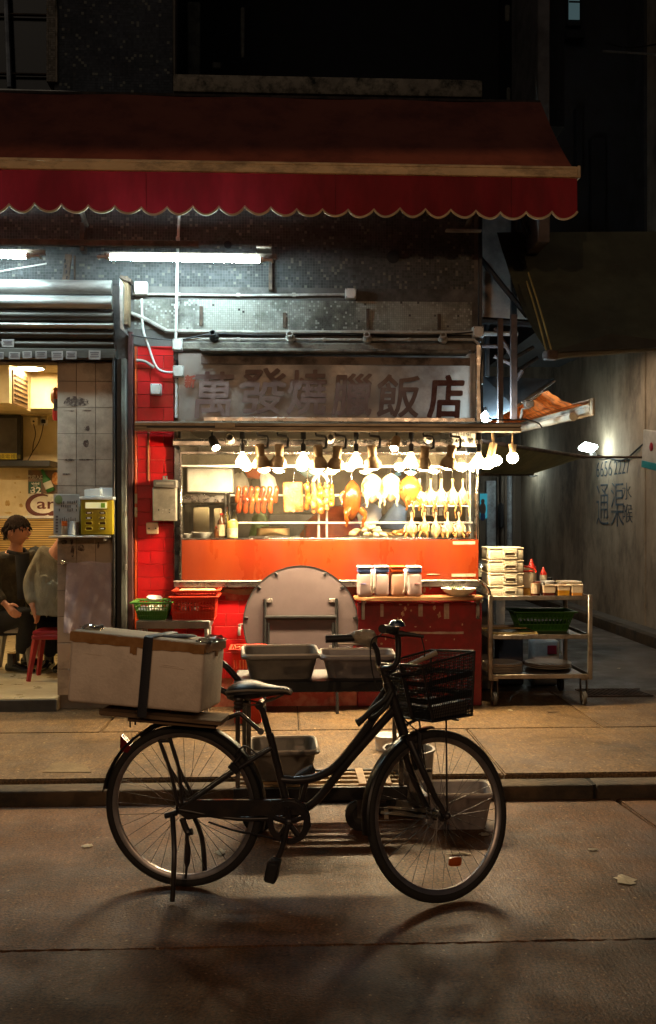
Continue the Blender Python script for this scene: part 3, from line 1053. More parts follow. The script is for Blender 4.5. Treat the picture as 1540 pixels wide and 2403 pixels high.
# ---------------------------------------------------------------- red tiled wall
m_tile = M('glossy red tile', (.62, .008, .011), .42, col2=(.5, .005, .009), nscale=3.5, rnd=.16, dirt=.3, dcol=(.09, .002, .004), dscale=3, bump=.08, bscale=40, rvar=.1)
m_tileo = M('orange red tile edge', (.62, .09, .02), .35, rnd=.12)
m_grout = M('dull red grout', (.34, .06, .04), .85, col2=(.45, .16, .1), nscale=14)
rt = thing('red_tiled_wall', 'bright red tiled column and counter wall under the stall window', 'wall', (fx(760), YF, WZ))
TZ, TL, GP = .1, .2, .0035
cx0, cx1 = fx(316), fx(408)
ztop = fz(812, 360)
core = MB()
core.bx(cx0 + .006, cx1, YF + .006, YF + .2, WZ, ztop)
core.bx(cx1, fx(1118), YF + .006, YF + .2, WZ, fz(1372, 770))
core.build('grout', m_grout, rt, smooth=False)
cuts = {}


def put_tile(xa, xb, z0, z1, y, mat, parent, name='tile', proud=0.):
    key = (round(xb - xa, 3), round(z1 - z0, 3), mat.name, name)
    if key not in cuts:
        w, h = xb - xa - GP, z1 - z0 - GP
        o = MB().bx(-w / 2, w / 2, -.003, .004, 0, h, .0014).build(name, mat, parent, local=True, smooth=False)
        cuts[key] = o.data
    else:
        o = bpy.data.objects.new(name, cuts[key])
        COL.objects.link(o)
        o.parent = parent
    o.location = Vector(((xa + xb) / 2, y - proud, z0 + GP / 2)) - parent.location
    o.rotation_euler = (R(random.uniform(-.25, .25)), 0, R(random.uniform(-.25, .25)))
    return o


def run_tiles(x0, x1, z0, z1, parent, mat, hole=None):
    k = 0
    z = z0
    while z < z1 - .01:
        zz = min(z + TZ, z1)
        x = x0 - (TL * .5 if k % 2 else 0)
        while x < x1 - .004:
            a, b = max(x, x0), min(x + TL, x1)
            if b - a > .012 and not (hole and hole((a + b) / 2, (z + zz) / 2)):
                put_tile(a, b, z, zz, YF, mat, parent, proud=random.uniform(0, .001))
            x += TL
        z = zz
        k += 1


zc0 = WZ + .6
run_tiles(cx0 + .022, cx1, zc0, ztop, rt, m_tile)
# the plaster is broken away under the window frame
run_tiles(cx1, fx(835), WZ + .22, fz(1395, 770), rt, m_tile, hole=lambda x, z: z > fz(1404) and fx(505) < x < fx(590))
run_tiles(fx(835), fx(1118), fz(1402, 770) - .06, fz(1378, 770), rt, m_tile)
z = zc0
while z < ztop - .02:
    put_tile(cx0, cx0 + .0205, z, min(z + TZ, ztop), YF - .002, m_tileo, rt, 'edge_tile')
    z += TZ
for y0, y1 in ((1158, 1181), (1190, 1213)):
    MB().bx(fx(317), fx(323), YF - .012, YF - .006, fz(y1, 320), fz(y0, 320)).build('bare_chip', M('bare tile biscuit', (.6, .5, .3), .8), rt, smooth=False)
MB().bx(fx(347), fx(351.5), YF - .01, YF - .004, fz(1128, 350), fz(1000, 350), .002).build('pale_strip', M('peach filler', (.5, .16, .08), .7), rt)
br = MB()
pts = []
for i in range(30):
    x = 500 + 110 * i / 29
    pts.append((x, 1381 + 1.5 * math.sin(i * 1.9)))
for i in range(29, -1, -1):
    x = 500 + 110 * i / 29
    pts.append((x, 1386 + (9 * math.sin((i / 29) ** 1.6 * math.pi) + 2 * random.random())))
br.prism([tuple(W(x, y, YF - .004)) for x, y in pts], (0, .03, 0))
br.build('broken_mortar', M('broken mortar', (.3, .2, .11), .95, bump=1., bscale=40), rt, smooth=False)

# ================================================================ STALL: SIGN, CANOPY RAIL, LAMPS
sg = thing('steel_sign', 'brushed steel shop sign with large dark red brush characters', 'sign', W(770, 988, YF - .06))
m_sign = M('brushed steel sign', (.6, .55, .5), .42, metal=.3, col2=(.46, .4, .36), nscale=2, rvar=.1, bump=.3, bscale=3.2, dirt=.5, dcol=(.13, .09, .08), dscale=2.2, bdist=.03)


def sgn(u, v):
    p = W(419 + (1120 - 419) * u, 829 + (989 - 829) * v, YF - .045)
    p.y += .008 * math.sin(u * 37) * max(0, u - .5) + .006 * math.sin(u * 9 + v * 3)
    return p


MB().grid(sgn, 40, 8, .004).build('sign_panel', m_sign, sg)
MB().bx(fx(480), fx(1122), YF - .075, YF - .03, fz(991), fz(981), .003).build('bottom_trim', m_steel, sg)
MB().bx(fx(1113), fx(1124), YF - .08, YF + .02, fz(989), fz(810), .004).build('side_trim', m_steel, sg)
MB().bx(fx(474), fx(1100), YF - .058, YF - .05, fz(858), fz(840)).build('top_strip', M('pinkish old strip', (.26, .2, .17), .7, dirt=.8, dscale=5), sg, smooth=False)
m_ink2 = M('worn dark red sign paint', (.085, .016, .014), .55, col2=(.13, .035, .03), nscale=7, dirt=.25, dcol=(.25, .2, .18), dscale=7)
m_fade = M('faded red sign paint', (.175, .105, .095), .5, col2=(.25, .17, .155), nscale=5)
m_fade2 = M('half faded red sign paint', (.14, .08, .07), .5, col2=(.22, .145, .125), nscale=5)
s_ = YF / F
for ch, x, y, w, h, bold, mt in (('新', 446, 895, 24, 29, .01, M('small red character paint', (.42, .09, .05), .6)), ('萬', 503, 926, 88, 104, 0., m_fade), ('發', 617, 917, 108, 104, 0., m_fade2),
                             ('燒', 720, 920, 92, 102, 0., m_fade), ('臘', 826, 926, 92, 96, 0., m_fade), ('飯', 935, 929, 98, 98, 0., m_fade2), ('店', 1046, 931, 84, 98, 0., m_ink2)):
    c = W(x, y, YF - .066)
    text(ch, w * s_, h * s_, plane(c), mt, 'painted_character', sg, .003, bold, .08, fat=(.0095 if ch == '店' else .006) if w > 30 else .003)

# canopy rail carrying the lamps
RY0, RY1 = 6.92, 7.3
rl = thing('lamp_rail', 'long folded steel rail above the stall window carrying the lamps', 'rail', W(770, 1010, RY0))
m_rail = M('greasy rail steel', (.30, .25, .18), .42, metal=.6, col2=(.2, .15, .1), nscale=4, dirt=.5, dcol=(.05, .035, .02), dscale=4, stretch=(.5, 2, 2))
X0, X1 = W(317, 1000, RY0).x, W(1222, 1000, RY0).x
pr = [(RY0, fz(992, 770, RY0)), (RY0 - .02, fz(994, 770, RY0)), (RY0 - .02, fz(1000, 770, RY0)), (RY0 + .0, fz(1002, 770, RY0)), (RY0 + .0, fz(1005, 770, RY0)), (RY0 - .025, fz(1006, 770, RY0)), (RY0 - .025, fz(1011, 770, RY0)), (RY0 + .05, fz(1012, 770, RY0)),
      (RY0 + .05, fz(1011, 770, RY0) + .004), (RY1 + .05, fz(1003, 770, RY1)), (RY1 + .05, fz(1000, 770, RY1)), (RY0 + .05, fz(992, 770, RY0) + .012)]
b = MB()
b.rings([[Vector((x, y, z)) for y, z in pr] for x in (X0, X1)])
b.build('rail_body', m_rail, rl, smooth=False)
MB().bx(W(345, 1000, RY0).x, W(505, 1000, RY0).x, RY0 - .012, RY0 - .002, fz(1004.5, 770, RY0), fz(996, 770, RY0)).build('dark_panel', m_black, rl, smooth=False)
MB().bx(W(506, 1000, RY0).x, W(552, 1000, RY0).x, RY0 - .028, RY0 - .003, fz(1005, 770, RY0), fz(993, 770, RY0)).build('tape_patch', M('yellowed tape', (.5, .4, .25), .5, dirt=.5), rl, smooth=False)
# soffit behind the lamps
MB().bx(fx(412), fx(1120), RY1 - .1, RY1 + .06, fz(1050), fz(1034), .004).build('back_channel', m_steelb, rl)

m_bulb = E('warm bulb', (1., .76, .43), 690)
m_bulb2 = E('warm side bulb', (1., .78, .46), 110)
m_refl = M('warm reflector glass', (.6, .5, .35), .2, metal=.5, emit=(1, .7, .35), estr=7)
m_bell = M('bronze lamp housing', (.36, .25, .14), .42, metal=.4, col2=(.26, .17, .09), nscale=8, dirt=.3, dcol=(.1, .06, .03), dscale=9)
LY = 7.02
LZ = fz(1012, 770, LY)
BELL = [(r * 1.24, z * 1.12) for r, z in [(0, .0), (.026, 0), (.03, -.012), (.027, -.03), (.026, -.075), (.034, -.085), (.05, -.115), (.052, -.15), (.048, -.152), (.045, -.118), (.03, -.09), (0, -.088)]]


def bell_lamp(x, y, kind, label, tilt=(0, 0), mirror=1):
    c = W(x, y, LY)
    t = thing('hanging_lamp', label, 'lamp', (c.x, LY, LZ), 'warm lamps hanging under the rail')
    top = Vector((c.x, LY, LZ))
    b = MB().bx(c.x - .06, c.x + .045, LY - .025, LY + .025, LZ - .008, LZ + .006, .003)
    if kind == 'bell':
        b.tube([top + Vector((-.02 * mirror, 0, -.01)), top + Vector((-.02 * mirror, 0, -.03)), top + Vector((.05 * mirror, 0, -.038)), top + Vector((.058 * mirror, 0, -.06)), top + Vector((.052 * mirror, -.01, -.125))], .0095, 8)
        b.build('hook', m_black, t)
        head = Vector((c.x - .005 * mirror, LY - .01, c.z + .055))
        m4 = Matrix.Translation(head) @ Euler((R(tilt[0]), R(tilt[1]), 0)).to_matrix().to_4x4()
        MB().lathe(BELL, 20, m4, caps=False).build('bell_housing', m_bell, t)
        MB().cyl(m4 @ Vector((0, 0, -.03)), top + Vector((.052 * mirror, -.01, -.12)), .008).build('joint_pin', m_black, t)
        MB().ball(m4 @ Vector((0, 0, -.152)), (.054, .054, .036), 14, 8).build('bulb', m_bulb, t)
    else:
        b.cyl(top, top + Vector((0, 0, -.06)), .02)
        b.cyl(top + Vector((0, 0, -.06)), top + Vector((0, 0, -.09)), .007)
        b.cyl(top + Vector((0, 0, -.09)), top + Vector((0, 0, -.15)), .018, seg=12)
        b.build('holder', m_black, t)
        m4 = Matrix.Translation(top + Vector((0, 0, -.148))) @ Euler((R(24), 0, 0)).to_matrix().to_4x4()
        MB().lathe([(.0, .004), (.014, 0), (.02, -.02), (.044, -.06), (.0485, -.072), (.047, -.072), (.04, -.058), (0, -.03)], 20, m4, caps=False).build('reflector_cone', m_refl, t)
        MB().lathe([(0, -.06), (.046, -.066), (.048, -.078), (.044, -.098), (.03, -.114), (0, -.121)], 20, m4).build('bulb', m_bulb, t)
    return t


for x, y, k, lab, tl, mi in (
        (569, 1070, 'bare', 'first bare glowing bulb from the left on a straight black stem', None, 1),
        (611, 1060, 'bell', 'first bronze bell lamp from the left under the rail', (14, -6), 1),
        (658, 1060, 'bell', 'second bronze bell lamp from the left under the rail', (10, 4), 1),
        (712, 1070, 'bare', 'second bare glowing bulb from the left on a straight black stem', None, 1),
        (748, 1062, 'bell', 'third bronze bell lamp from the left under the rail', (12, -3), 1),
        (794, 1064, 'bell', 'fourth bronze bell lamp from the left under the rail', (12, 5), 1),
        (836, 1070, 'bare', 'third bare glowing bulb from the left on a straight black stem', None, 1),
        (874, 1062, 'bell', 'fifth bronze bell lamp from the left under the rail', (12, -5), 1),
        (965, 1070, 'bare', 'fourth bare glowing bulb from the left on a straight black stem', None, 1),
        (1000, 1064, 'bell', 'sixth bronze bell lamp from the left under the rail', (10, 5), 1),
        (1063, 1062, 'bell', 'seventh bronze bell lamp, under the white number plate', (14, 10), 1),
        (1124, 1070, 'bare', 'rightmost bare glowing bulb at the end of the stall window', None, 1)):
    bell_lamp(x, y, k, lab, tl or (0, 0), mi)
# two small spot lamps aimed into the window
for x, y, ty, lab in ((498, 1036, -24, 'small dark spot lamp at the left end of the rail'), (931, 1036, 18, 'slim bronze spot lamp tilted between two bulbs')):
    top = Vector((W(x, y, LY).x, LY, LZ))
    t = thing('spot_lamp', lab, 'lamp', top)
    m4 = Matrix.Translation(W(x, y - 8, LY)) @ Euler((R(-35), R(ty), 0)).to_matrix().to_4x4()
    MB().tube([top, top + Vector((0, 0, -.03)), m4 @ Vector((0, 0, -.01))], .008).bx(top.x - .01, top.x + .09, LY - .02, LY + .02, LZ - .008, LZ + .005, .002).build('stem', m_black, t)
    MB().lathe([(0, 0), (.03, 0), (.032, -.01), (.034, -.1), (.03, -.102), (.028, -.06), (0, -.06)], 18, m4, caps=False).build('spot_housing', m_bell if x > 600 else m_black, t)
    MB().ball(m4 @ Vector((0, 0, -.085)), .026, 12, 8).build('bulb', m_bulb, t)
# white wall sockets in the soffit
for x, lab in ((540, 'round white socket left of the first bulb stem'), (775, 'round white socket behind the third bell lamp'), (1006, 'round white socket behind the sixth bell lamp')):
    c = W(x, 1033, 7.2)
    t = thing('lamp_socket', lab, 'socket', c)
    MB().cyl(c, c + Vector((0, .12, 0)), .038).lathe([(0, 0), (.03, 0), (.03, .06), (.022, .062), (.022, .02), (0, .02)], 16, Matrix.Translation(c) @ Euler((R(70), 0, 0)).to_matrix().to_4x4()).build('socket_cup', m_cond, t)
# bulbs hanging at the right of the stall
LB = thing('hanging_bulb', 'single round glowing bulb hanging alone right of the stall', 'lamp', W(1203, 1012, 7.1))
c = W(1203, 1074, 7.1)
MB().ball(c, .042, 18, 12).build('bulb', m_bulb2, LB)
MB().cyl(c + Vector((0, 0, .036)), c + Vector((0, 0, .1)), .022, .03).cyl(c + Vector((0, 0, .1)), W(1203, 1010, 7.1), .008).build('holder', m_bell, LB)
CF = thing('hanging_bulb', 'pair of glowing bulbs clustered at the right edge of the stall', 'lamp', W(1150, 1020, 7.15))
for dx, dy in ((1142, 1088), (1160, 1080)):
    c = W(dx, dy, 7.15)
    MB().ball(c, (.06, .045, .042), 16, 10).build('bulb', m_bulb2, CF)
MB().cyl(W(1150, 1078, 7.15), W(1158, 1040, 7.15), .03).cyl(W(1158, 1040, 7.15), W(1155, 1005, 7.15), .01).build('holder', m_bell, CF)
tag(MB().tube(spline([W(414, 1012, 7.25), W(416, 1028, 7.25), W(428, 1036, 7.25), W(470, 1037, 7.25), W(1050, 1037, 7.25)]), .011).build('lamp_conduit', m_cond, None), 'cream conduit running behind the lamps under the rail', 'pipe')
# address plate
pl = thing('number_plate', 'white address plate with black Chinese street name and number 149A', 'sign', W(1088, 1048, 7.18))
MB().bx(W(1062, 1, 7.18).x, W(1115, 1, 7.18).x, 7.175, 7.185, fz(1047, 1088, 7.18), fz(1006, 1088, 7.18)).build('plate', M('white address plate', (.75, .74, .7), .5), pl, smooth=False)
m_txt = M('dark lettering', (.03, .025, .02), .6)
text('九江街', .125, .045, plane(W(1087, 1017, 7.172)), m_txt, 'lettering', pl, .002)
text('149A 號', .16, .045, plane(W(1087, 1034, 7.172)), m_txt, 'lettering', pl, .002, .01)

# ================================================================ STALL WINDOW
SY = YF
st = thing('stall_window', 'steel framed shop window of the roast meat stall with red panel below', 'window', (fx(770), SY, fz(1375)))
x0, x1 = fx(410), fx(1122)
MB().bx(x0, fx(424), SY - .04, SY + .06, fz(1376), fz(1012), .005).build('frame_post', M('mirror steel post', (.42, .44, .45), .16, metal=1., nscale=5, rvar=.06, bump=.2, bscale=6), st)
MB().bx(fx(424), fx(428), SY - .045, SY + .06, fz(1366), fz(1062), .002).build('frame_edge', m_steelb, st)
MB().bx(fx(1116), x1, SY - .03, SY + .05, fz(1268), fz(1060), .004).build('frame_post', m_steelb, st)
MB().bx(x0, x1, SY - .05, SY + .06, fz(1376), fz(1364), .004).build('bottom_rail', m_steel, st)
MB().bx(x0, x1 + .01, SY - .06, SY + .02, fz(1363.5), fz(1360), .003).build('bottom_lip', M('highlight white lip', (.75, .7, .62), .35, metal=.3), st)  # bright highlight on the steel lip put into its pale colour
MB().bx(fx(424), fx(1121), SY - .03, SY + .05, fz(1067), fz(1060), .004).build('top_rail', m_steelb, st)
m_wbar = M('highlight pale bar', (.8, .77, .7), .3, metal=.3)  # bar highlight put into a pale, mostly diffuse colour
MB().bx(fx(424), fx(1121), SY - .02, SY + .05, fz(1097), fz(1091), .004).build('upper_bar', m_wbar, st)
m_redp = M('orange red laminate', (.215, .031, .005), .34, col2=(.17, .02, .004), nscale=1.4, dirt=.5, dcol=(.16, .012, .004), dscale=2.6, stretch=(1.5, 1, .5), rvar=.1)
MB().bx(fx(428), fx(1121), SY - .035, SY + .03, fz(1360), fz(1266), .003).build('red_panel', m_redp, st)
MB().bx(fx(424), fx(1122), SY - .02, SY + .06, fz(1266), fz(1262), .002).build('counter_lip', m_steelb, st)
for xx0, xx1, y0, y1 in ((1061, 1113, 1270, 1277), (1058, 1114, 1346, 1353), (1000, 1030, 1346, 1348)):
    MB().bx(fx(xx0), fx(xx1), SY - .038, SY - .0355, fz(y1), fz(y0)).build('tape_strip', M('peeling tape', (.62, .42, .28), .5, dirt=.5, dscale=12), st, smooth=False)
MB().bx(fx(428), fx(1116), SY + .005, SY + .011, fz(1262), fz(1097.2)).build('glass_pane', glassy('stall glass', (1, 1, 1), .02, .02, .004, (.9, .75, .5)), st, smooth=False)
MB().bx(fx(428), fx(1116), SY + .005, SY + .011, fz(1090.8), fz(1067.2)).build('glass_pane', glassy('upper stall glass', (1, 1, 1), .03, .05, .02, (.9, .75, .5)), st, smooth=False)

# room behind the glass
m_kit = M('greasy kitchen wall', (.22, .18, .13), .55, col2=(.12, .095, .07), nscale=1.6, dirt=.6, dcol=(.06, .05, .04), dscale=2)
kr = thing('stall_kitchen', 'warm cluttered kitchen room behind the stall glass', 'room', (fx(770), SY + 1, fz(1300)))
kx0, kx1 = fx(412), BX1 - .02
b = MB()
b.bx(kx0, kx1, SY + 1.9, SY + 2.0, fz(1700), fz(985))
b.bx(kx0 - .08, kx0, SY + .06, SY + 1.9, fz(1700), fz(985))
b.bx(kx0, kx1, SY + .08, SY + 1.9, fz(985), fz(975))
b.build('kitchen_wall', m_kit, kr, smooth=False)
MB().bx(kx1 - .01, kx1 + .0, SY + .35, SY + 1.9, fz(1700), fz(985)).build('side_wall', m_kit, kr, smooth=False)
MB().bx(kx0, kx1, SY + .065, SY + .75, fz(1270), fz(1264)).build('counter_top', m_steelb, kr, smooth=False)
MB().bx(fx(440, SY + .5), fx(548, SY + .5), SY + .45, SY + .62, fz(1156, 500, SY + .5), fz(1097, 500, SY + .5), .012).build('white_cabinet', M('white cabinet', (.75, .72, .62), .5), kr)
MB().bx(fx(436, SY + .4), fx(530, SY + .4), SY + .2, SY + .5, fz(1180, 500, SY + .4), fz(1163, 500, SY + .4), .006).build('shelf', m_steel, kr)
for y in (1160, 1181):
    MB().bx(fx(432, SY + .3), fx(552, SY + .3), SY + .28, SY + .31, fz(y + 2.5, 500, SY + .3), fz(y, 500, SY + .3), .002).build('shelf_edge', m_steelb, kr)
for x in (529, 538):
    MB().bx(fx(x, SY + .3), fx(x + 4, SY + .3), SY + .26, SY + .29, fz(1262, 500, SY + .3), fz(1155, 500, SY + .3), .002).build('shelf_post', m_steelb, kr)
MB().bx(fx(455, SY + 1), fx(492, SY + 1), SY + .95, SY + 1, fz(1262, 470, SY + 1), fz(1190, 470, SY + 1), .01).build('cream_board', m_cream, kr)
MB().bx(fx(505, SY + 1.1), fx(522, SY + 1.1), SY + .95, SY + 1.1, fz(1262, 515, SY + 1), fz(1192, 515, SY + 1), .01).build('cream_board', m_cream, kr)
for x0_, x1_, y0_, y1_, cc, nm in ((590, 640, 1098, 1190, (.06, .05, .045), 'dark_cupboard'), (690, 735, 1102, 1205, (.07, .06, .05), 'dark_cupboard'), (630, 760, 1205, 1262, (.09, .08, .07), 'perforated_panel'), (905, 1000, 1100, 1215, (.08, .07, .06), 'dark_cupboard'), (1000, 1080, 1095, 1210, (.62, .58, .5), 'white_board'), (1085, 1113, 1110, 1262, (.3, .25, .17), 'side_board')):
    Y = SY + 1.5 - (.35 if nm == 'perforated_panel' else 0)
    MB().bx(fx(x0_, Y), fx(x1_, Y), Y, Y + .05, fz(y1_, 770, Y), fz(y0_, 770, Y), .01).build(nm, M(nm + ' %d' % x0_, cc, .6, dirt=.5, dscale=6), kr)
for x in (1010, 1027, 1045, 1063):
    Y = SY + 1.45
    MB().bx(fx(x, Y), fx(x + 2.5, Y), Y - .02, Y, fz(1208, 1040, Y), fz(1100, 1040, Y)).build('grille_bar', m_rust, kr, smooth=False)
for xx, yy in ((934, 1112), (968, 1104)):
    Y = SY + 1.4
    MB().box(W(xx, yy, Y), (.05, .02, .04), rot=Euler((0, R(-25), 0))).build('blue_tag', M('blue tag', (.1, .35, .6), .5), kr, smooth=False)

# steel bars the meat hangs from
hb = thing('hanging_rack', 'bright steel rack of bars the meat hangs from', 'rack', (fx(770), SY + .2, fz(1264)))
HY = SY + .16
m_bar = M('highlight steel bar', (.85, .82, .75), .3, metal=.15)  # steel bars coloured white to carry their blown highlights
for y, xa, xb in ((1160, 540, 1075), (1225, 548, 1112)):
    MB().bx(fx(xa, HY), fx(xb, HY), HY + .03, HY + .05, fz(y + 4, 770, HY), fz(y - 1, 770, HY), .004).build('cross_bar', m_bar, hb)
MB().cyl((fx(430, HY), HY, fz(1094, 770, HY)), (fx(1110, HY), HY, fz(1094, 770, HY)), .012).build('top_bar', m_bar, hb)
for x in (749, 768, 1106):
    MB().cyl((fx(x, HY), HY + .06, fz(1264, 770, HY)), (fx(x, HY), HY + .06, fz(1085, 770, HY)), .009).build('upright', m_bar, hb)
MB().tube(spline([W(735, 1130, HY - .03), W(742, 1118, HY - .03), W(753, 1108, HY - .03), W(753, 1098, HY - .03)]), .012).tube(spline([W(771, 1130, HY - .03), W(764, 1118, HY - .03), W(753, 1108, HY - .03)]), .012).build('double_hook', m_white, hb)

# ---------------------------------------------------------------- meat
m_pale = M('pale poached skin', (.78, .6, .38), .36, col2=(.6, .3, .08), nscale=8, lo=.46, hi=.64, bump=.2, bscale=60, sss=.1)
m_roast = M('amber roast skin', (.45, .16, .024), .25, col2=(.2, .055, .008), nscale=7, lo=.38, hi=.6, bump=.3, bscale=40, coat=.4)
m_duck = M('dark roast duck skin', (.34, .085, .014), .22, col2=(.12, .026, .005), nscale=6, lo=.36, hi=.6, bump=.3, bscale=30, coat=.5)
m_pork = M('crackling pork', (.5, .24, .06), .4, col2=(.22, .07, .012), nscale=11, lo=.4, hi=.6, bump=.8, bscale=55, coat=.2)
m_saus = M('glazed red sausage', (.24, .036, .008), .2, col2=(.06, .01, .003), nscale=12, coat=.5)
m_brown = M('browned skin', (.66, .36, .12), .35, col2=(.4, .15, .03), nscale=14)
m_hook = m_steelb


def bird(loc, L, mat, label, kind='chicken', rz=0., group='birds hanging in the stall window'):
    """a whole plucked bird hanging by its neck; loc is where the hook meets the bar, L its length below the hook"""
    t = thing('hanging_' + kind, label, 'roast bird', loc, group, (0, 0, rz))
    MB().tube(spline([(0, .012, .012), (0, -.004, .016), (.0, -.012, 0), (0, 0, -.05), (0, 0, -.09 if L > .3 else -.05)]), .0035, 6).build('hook', m_hook, t, local=True)
    h0 = -.09 if L > .3 else -.05
    L = L * random.uniform(.95, 1.06)
    sk = random.uniform(.88, 1.14)
    b = MB()
    B = L
    neck = kind == 'pigeon'
    prof = ([(0, .012, .012), (-.02 * B, .05 * B, .045 * B), (-.09 * B, .052 * B, .05 * B), (-.14 * B, .035 * B, .035 * B), (-.3 * B, .04 * B, .04 * B), (-.42 * B, .1 * B, .09 * B), (-.55 * B, .2 * B, .16 * B), (-.72 * B, .24 * B, .19 * B), (-.86 * B, .18 * B, .15 * B), (-.96 * B, .08 * B, .08 * B), (-1. * B, .01, .01)] if neck else
            [(0, .02 * B, .02 * B), (-.06 * B, .12 * B, .1 * B), (-.18 * B, .25 * B, .2 * B), (-.36 * B, .32 * B, .24 * B), (-.56 * B, .33 * B, .25 * B), (-.74 * B, .28 * B, .21 * B), (-.9 * B, .14 * B, .12 * B), (-1. * B, .02 * B, .02 * B)])
    if kind == 'duck':
        prof = [(z, a * .66, c * .75) for z, a, c in prof]
    ph = random.uniform(0, 6)
    rs = []
    for z, a, c in prof:
        a *= sk
        rs.append([Vector((a * math.cos(q) + .012 * B * math.sin(z * 9 + ph) * (1 + .07 * math.sin(3 * q + z * 30 + ph)), c * math.sin(q), h0 + z)) for q in [2 * math.pi * k / 16 for k in range(16)]])
    b.rings(rs)
    b.build('carcass', mat, t, local=True, angle=80)
    for s in (-1, 1):
        wg = MB()
        zz = h0 - (.48 * B if neck else .3 * B)
        k = .15 * B if neck else .27 * B
        wg.tube(spline([(s * k * .85, -.02, zz), (s * (k + .06 * B), -.03, zz - .1 * B), (s * (k + .035 * B), -.05, zz - .22 * B), (s * (k + .06 * B), -.06, zz - .3 * B)], 4), [.035 * B] * 5 + [.03 * B] * 4 + [.022 * B] * 4, 8)
        wg.build('wing', mat if kind == 'pigeon' else m_roast, t, local=True, angle=80)
        lg_ = MB()
        if neck:
            lg_.tube(spline([(s * .1 * B, -.04, h0 - .78 * B), (s * .17 * B, -.05, h0 - .98 * B), (s * .13 * B, -.05, h0 - 1.18 * B), (s * .17 * B, -.05, h0 - 1.38 * B)], 4), [.05 * B] * 4 + [.03 * B] * 4 + [.014 * B] * 5, 8)
        else:
            lg_.tube(spline([(s * .14 * B, -.06, h0 - .7 * B), (s * .24 * B, -.08, h0 - .86 * B), (s * .2 * B, -.07, h0 - 1.02 * B), (s * .22 * B, -.06, h0 - 1.12 * B)], 4), [.085 * B] * 4 + [.05 * B] * 4 + [.03 * B] * 5, 8)
        lg_.build('leg', m_brown if kind == 'pigeon' else mat, t, local=True, angle=80)
    return t


def hang(x, ytop, ybot, Y, *a, **k):
    p = W(x, ytop, Y)
    return bird(p, (ybot - ytop) / F * Y - .09, *a, **k)


hang(873, 1095, 1191, HY - .01, m_pale, 'left of the two large pale chickens, beside the dark duck', 'chicken', .1)
hang(917, 1095, 1191, HY - .01, m_pale, 'right of the two large pale chickens', 'chicken', -.1)
hang(962, 1098, 1196, HY - .01, m_roast, 'amber roast chicken right of the two pale chickens', 'chicken', .25)
hang(826, 1098, 1226, HY - .02, m_duck, 'long dark orange roast duck beside the first pale chicken', 'duck', .3)
for i, (x, lab) in enumerate(((985, 'first pale pigeon of the upper row, beside the amber chicken'), (1011, 'second pale pigeon of the upper row'), (1036, 'third pale pigeon of the upper row'), (1062, 'fourth pale pigeon of the upper row'), (1086, 'last pale pigeon of the upper row, next to the steel post'))):
    p = W(x, 1108, HY - .01)
    t = bird(p, .225, m_pale, lab, 'pigeon', random.uniform(-.5, .5), 'pale pigeons hanging in the upper row')
    MB().cyl(p, W(x - 4, 1094, HY), .003, seg=6).build('wire', m_hook, t)
for i, (x, lab) in enumerate(((966, 'first pale pigeon of the lower row'), (997, 'second pale pigeon of the lower row'), (1023, 'third pale pigeon of the lower row, in the middle'), (1050, 'fourth pale pigeon of the lower row'), (1077, 'last pale pigeon of the lower row'))):
    p = W(x, 1186, HY - .05)
    bird(p, .2, m_pale, lab, 'pigeon', random.uniform(-.5, .5), 'pale pigeons hanging in the lower row')
hook_bar = MB().cyl(W(955, 1187, HY - .04), W(1100, 1187, HY - .04), .006).build('lower_bar', m_bar, hb)

# crackling pork slab and strips of barbecued pork
pk = thing('roast_pork_slab', 'square slab of golden crackling pork belly on a hook', 'roast pork', W(689, 1098, HY))
s_ = HY / F


def slabf(u, v):
    p = W(668 + 44 * u, 1134 + 68 * v, HY - .02)
    return p


b = MB().box(W(688, 1166, HY - .02), (45 * s_, .05, 70 * s_), rot=Euler((0, R(-2), 0)), bev=.012, seg=3)
bmesh.ops.subdivide_edges(b.bm, edges=b.bm.edges[:], cuts=3, use_grid_fill=True)
for v in b.bm.verts:
    v.co += Vector((random.uniform(-.003, .003), random.uniform(-.004, .004), random.uniform(-.003, .003)))
b.build('slab', m_pork, pk, angle=70)
MB().tube([W(690, 1094, HY), W(690, 1118, HY - .02), W(688, 1138, HY - .03)], .004, 6).build('hook', m_hook, pk)
for i, (x, y0, y1, w_, lab) in enumerate(((722, 1130, 1196, 15, 'first pork strip right of the square slab'), (736, 1128, 1204, 14, 'second pork strip right of the slab'), (751, 1134, 1206, 15, 'third pork strip right of the slab'), (766, 1132, 1198, 14, 'fourth pork strip right of the slab'), (779, 1136, 1188, 12, 'last and shortest pork strip beside the dark gap'))):
    t = thing('pork_strip', lab, 'roast pork', W(x, 1098, HY), 'strips of roast pork')
    b = MB()
    n = 9
    pts = [W(x + random.uniform(-2.5, 2.5), y0 + (y1 - y0) * k / n, HY - .03 + random.uniform(-.012, .012)) for k in range(n + 1)]
    rr = [(w_ * s_ * .5) * (random.uniform(.75, 1.15) if 0 < k < n else .5) for k in range(n + 1)]
    b.tube(spline(pts, 3), [rr[min(k // 3, n)] for k in range(3 * n + 1)], 10, flat=((1, 0, 0), 1, .8))
    b.build('strip', m_pork if i % 2 else m_roast, t, angle=80)
    MB().tube([W(x, 1096, HY), W(x, y0 + 4, HY - .03)], .0035, 6).build('hook', m_hook, t)
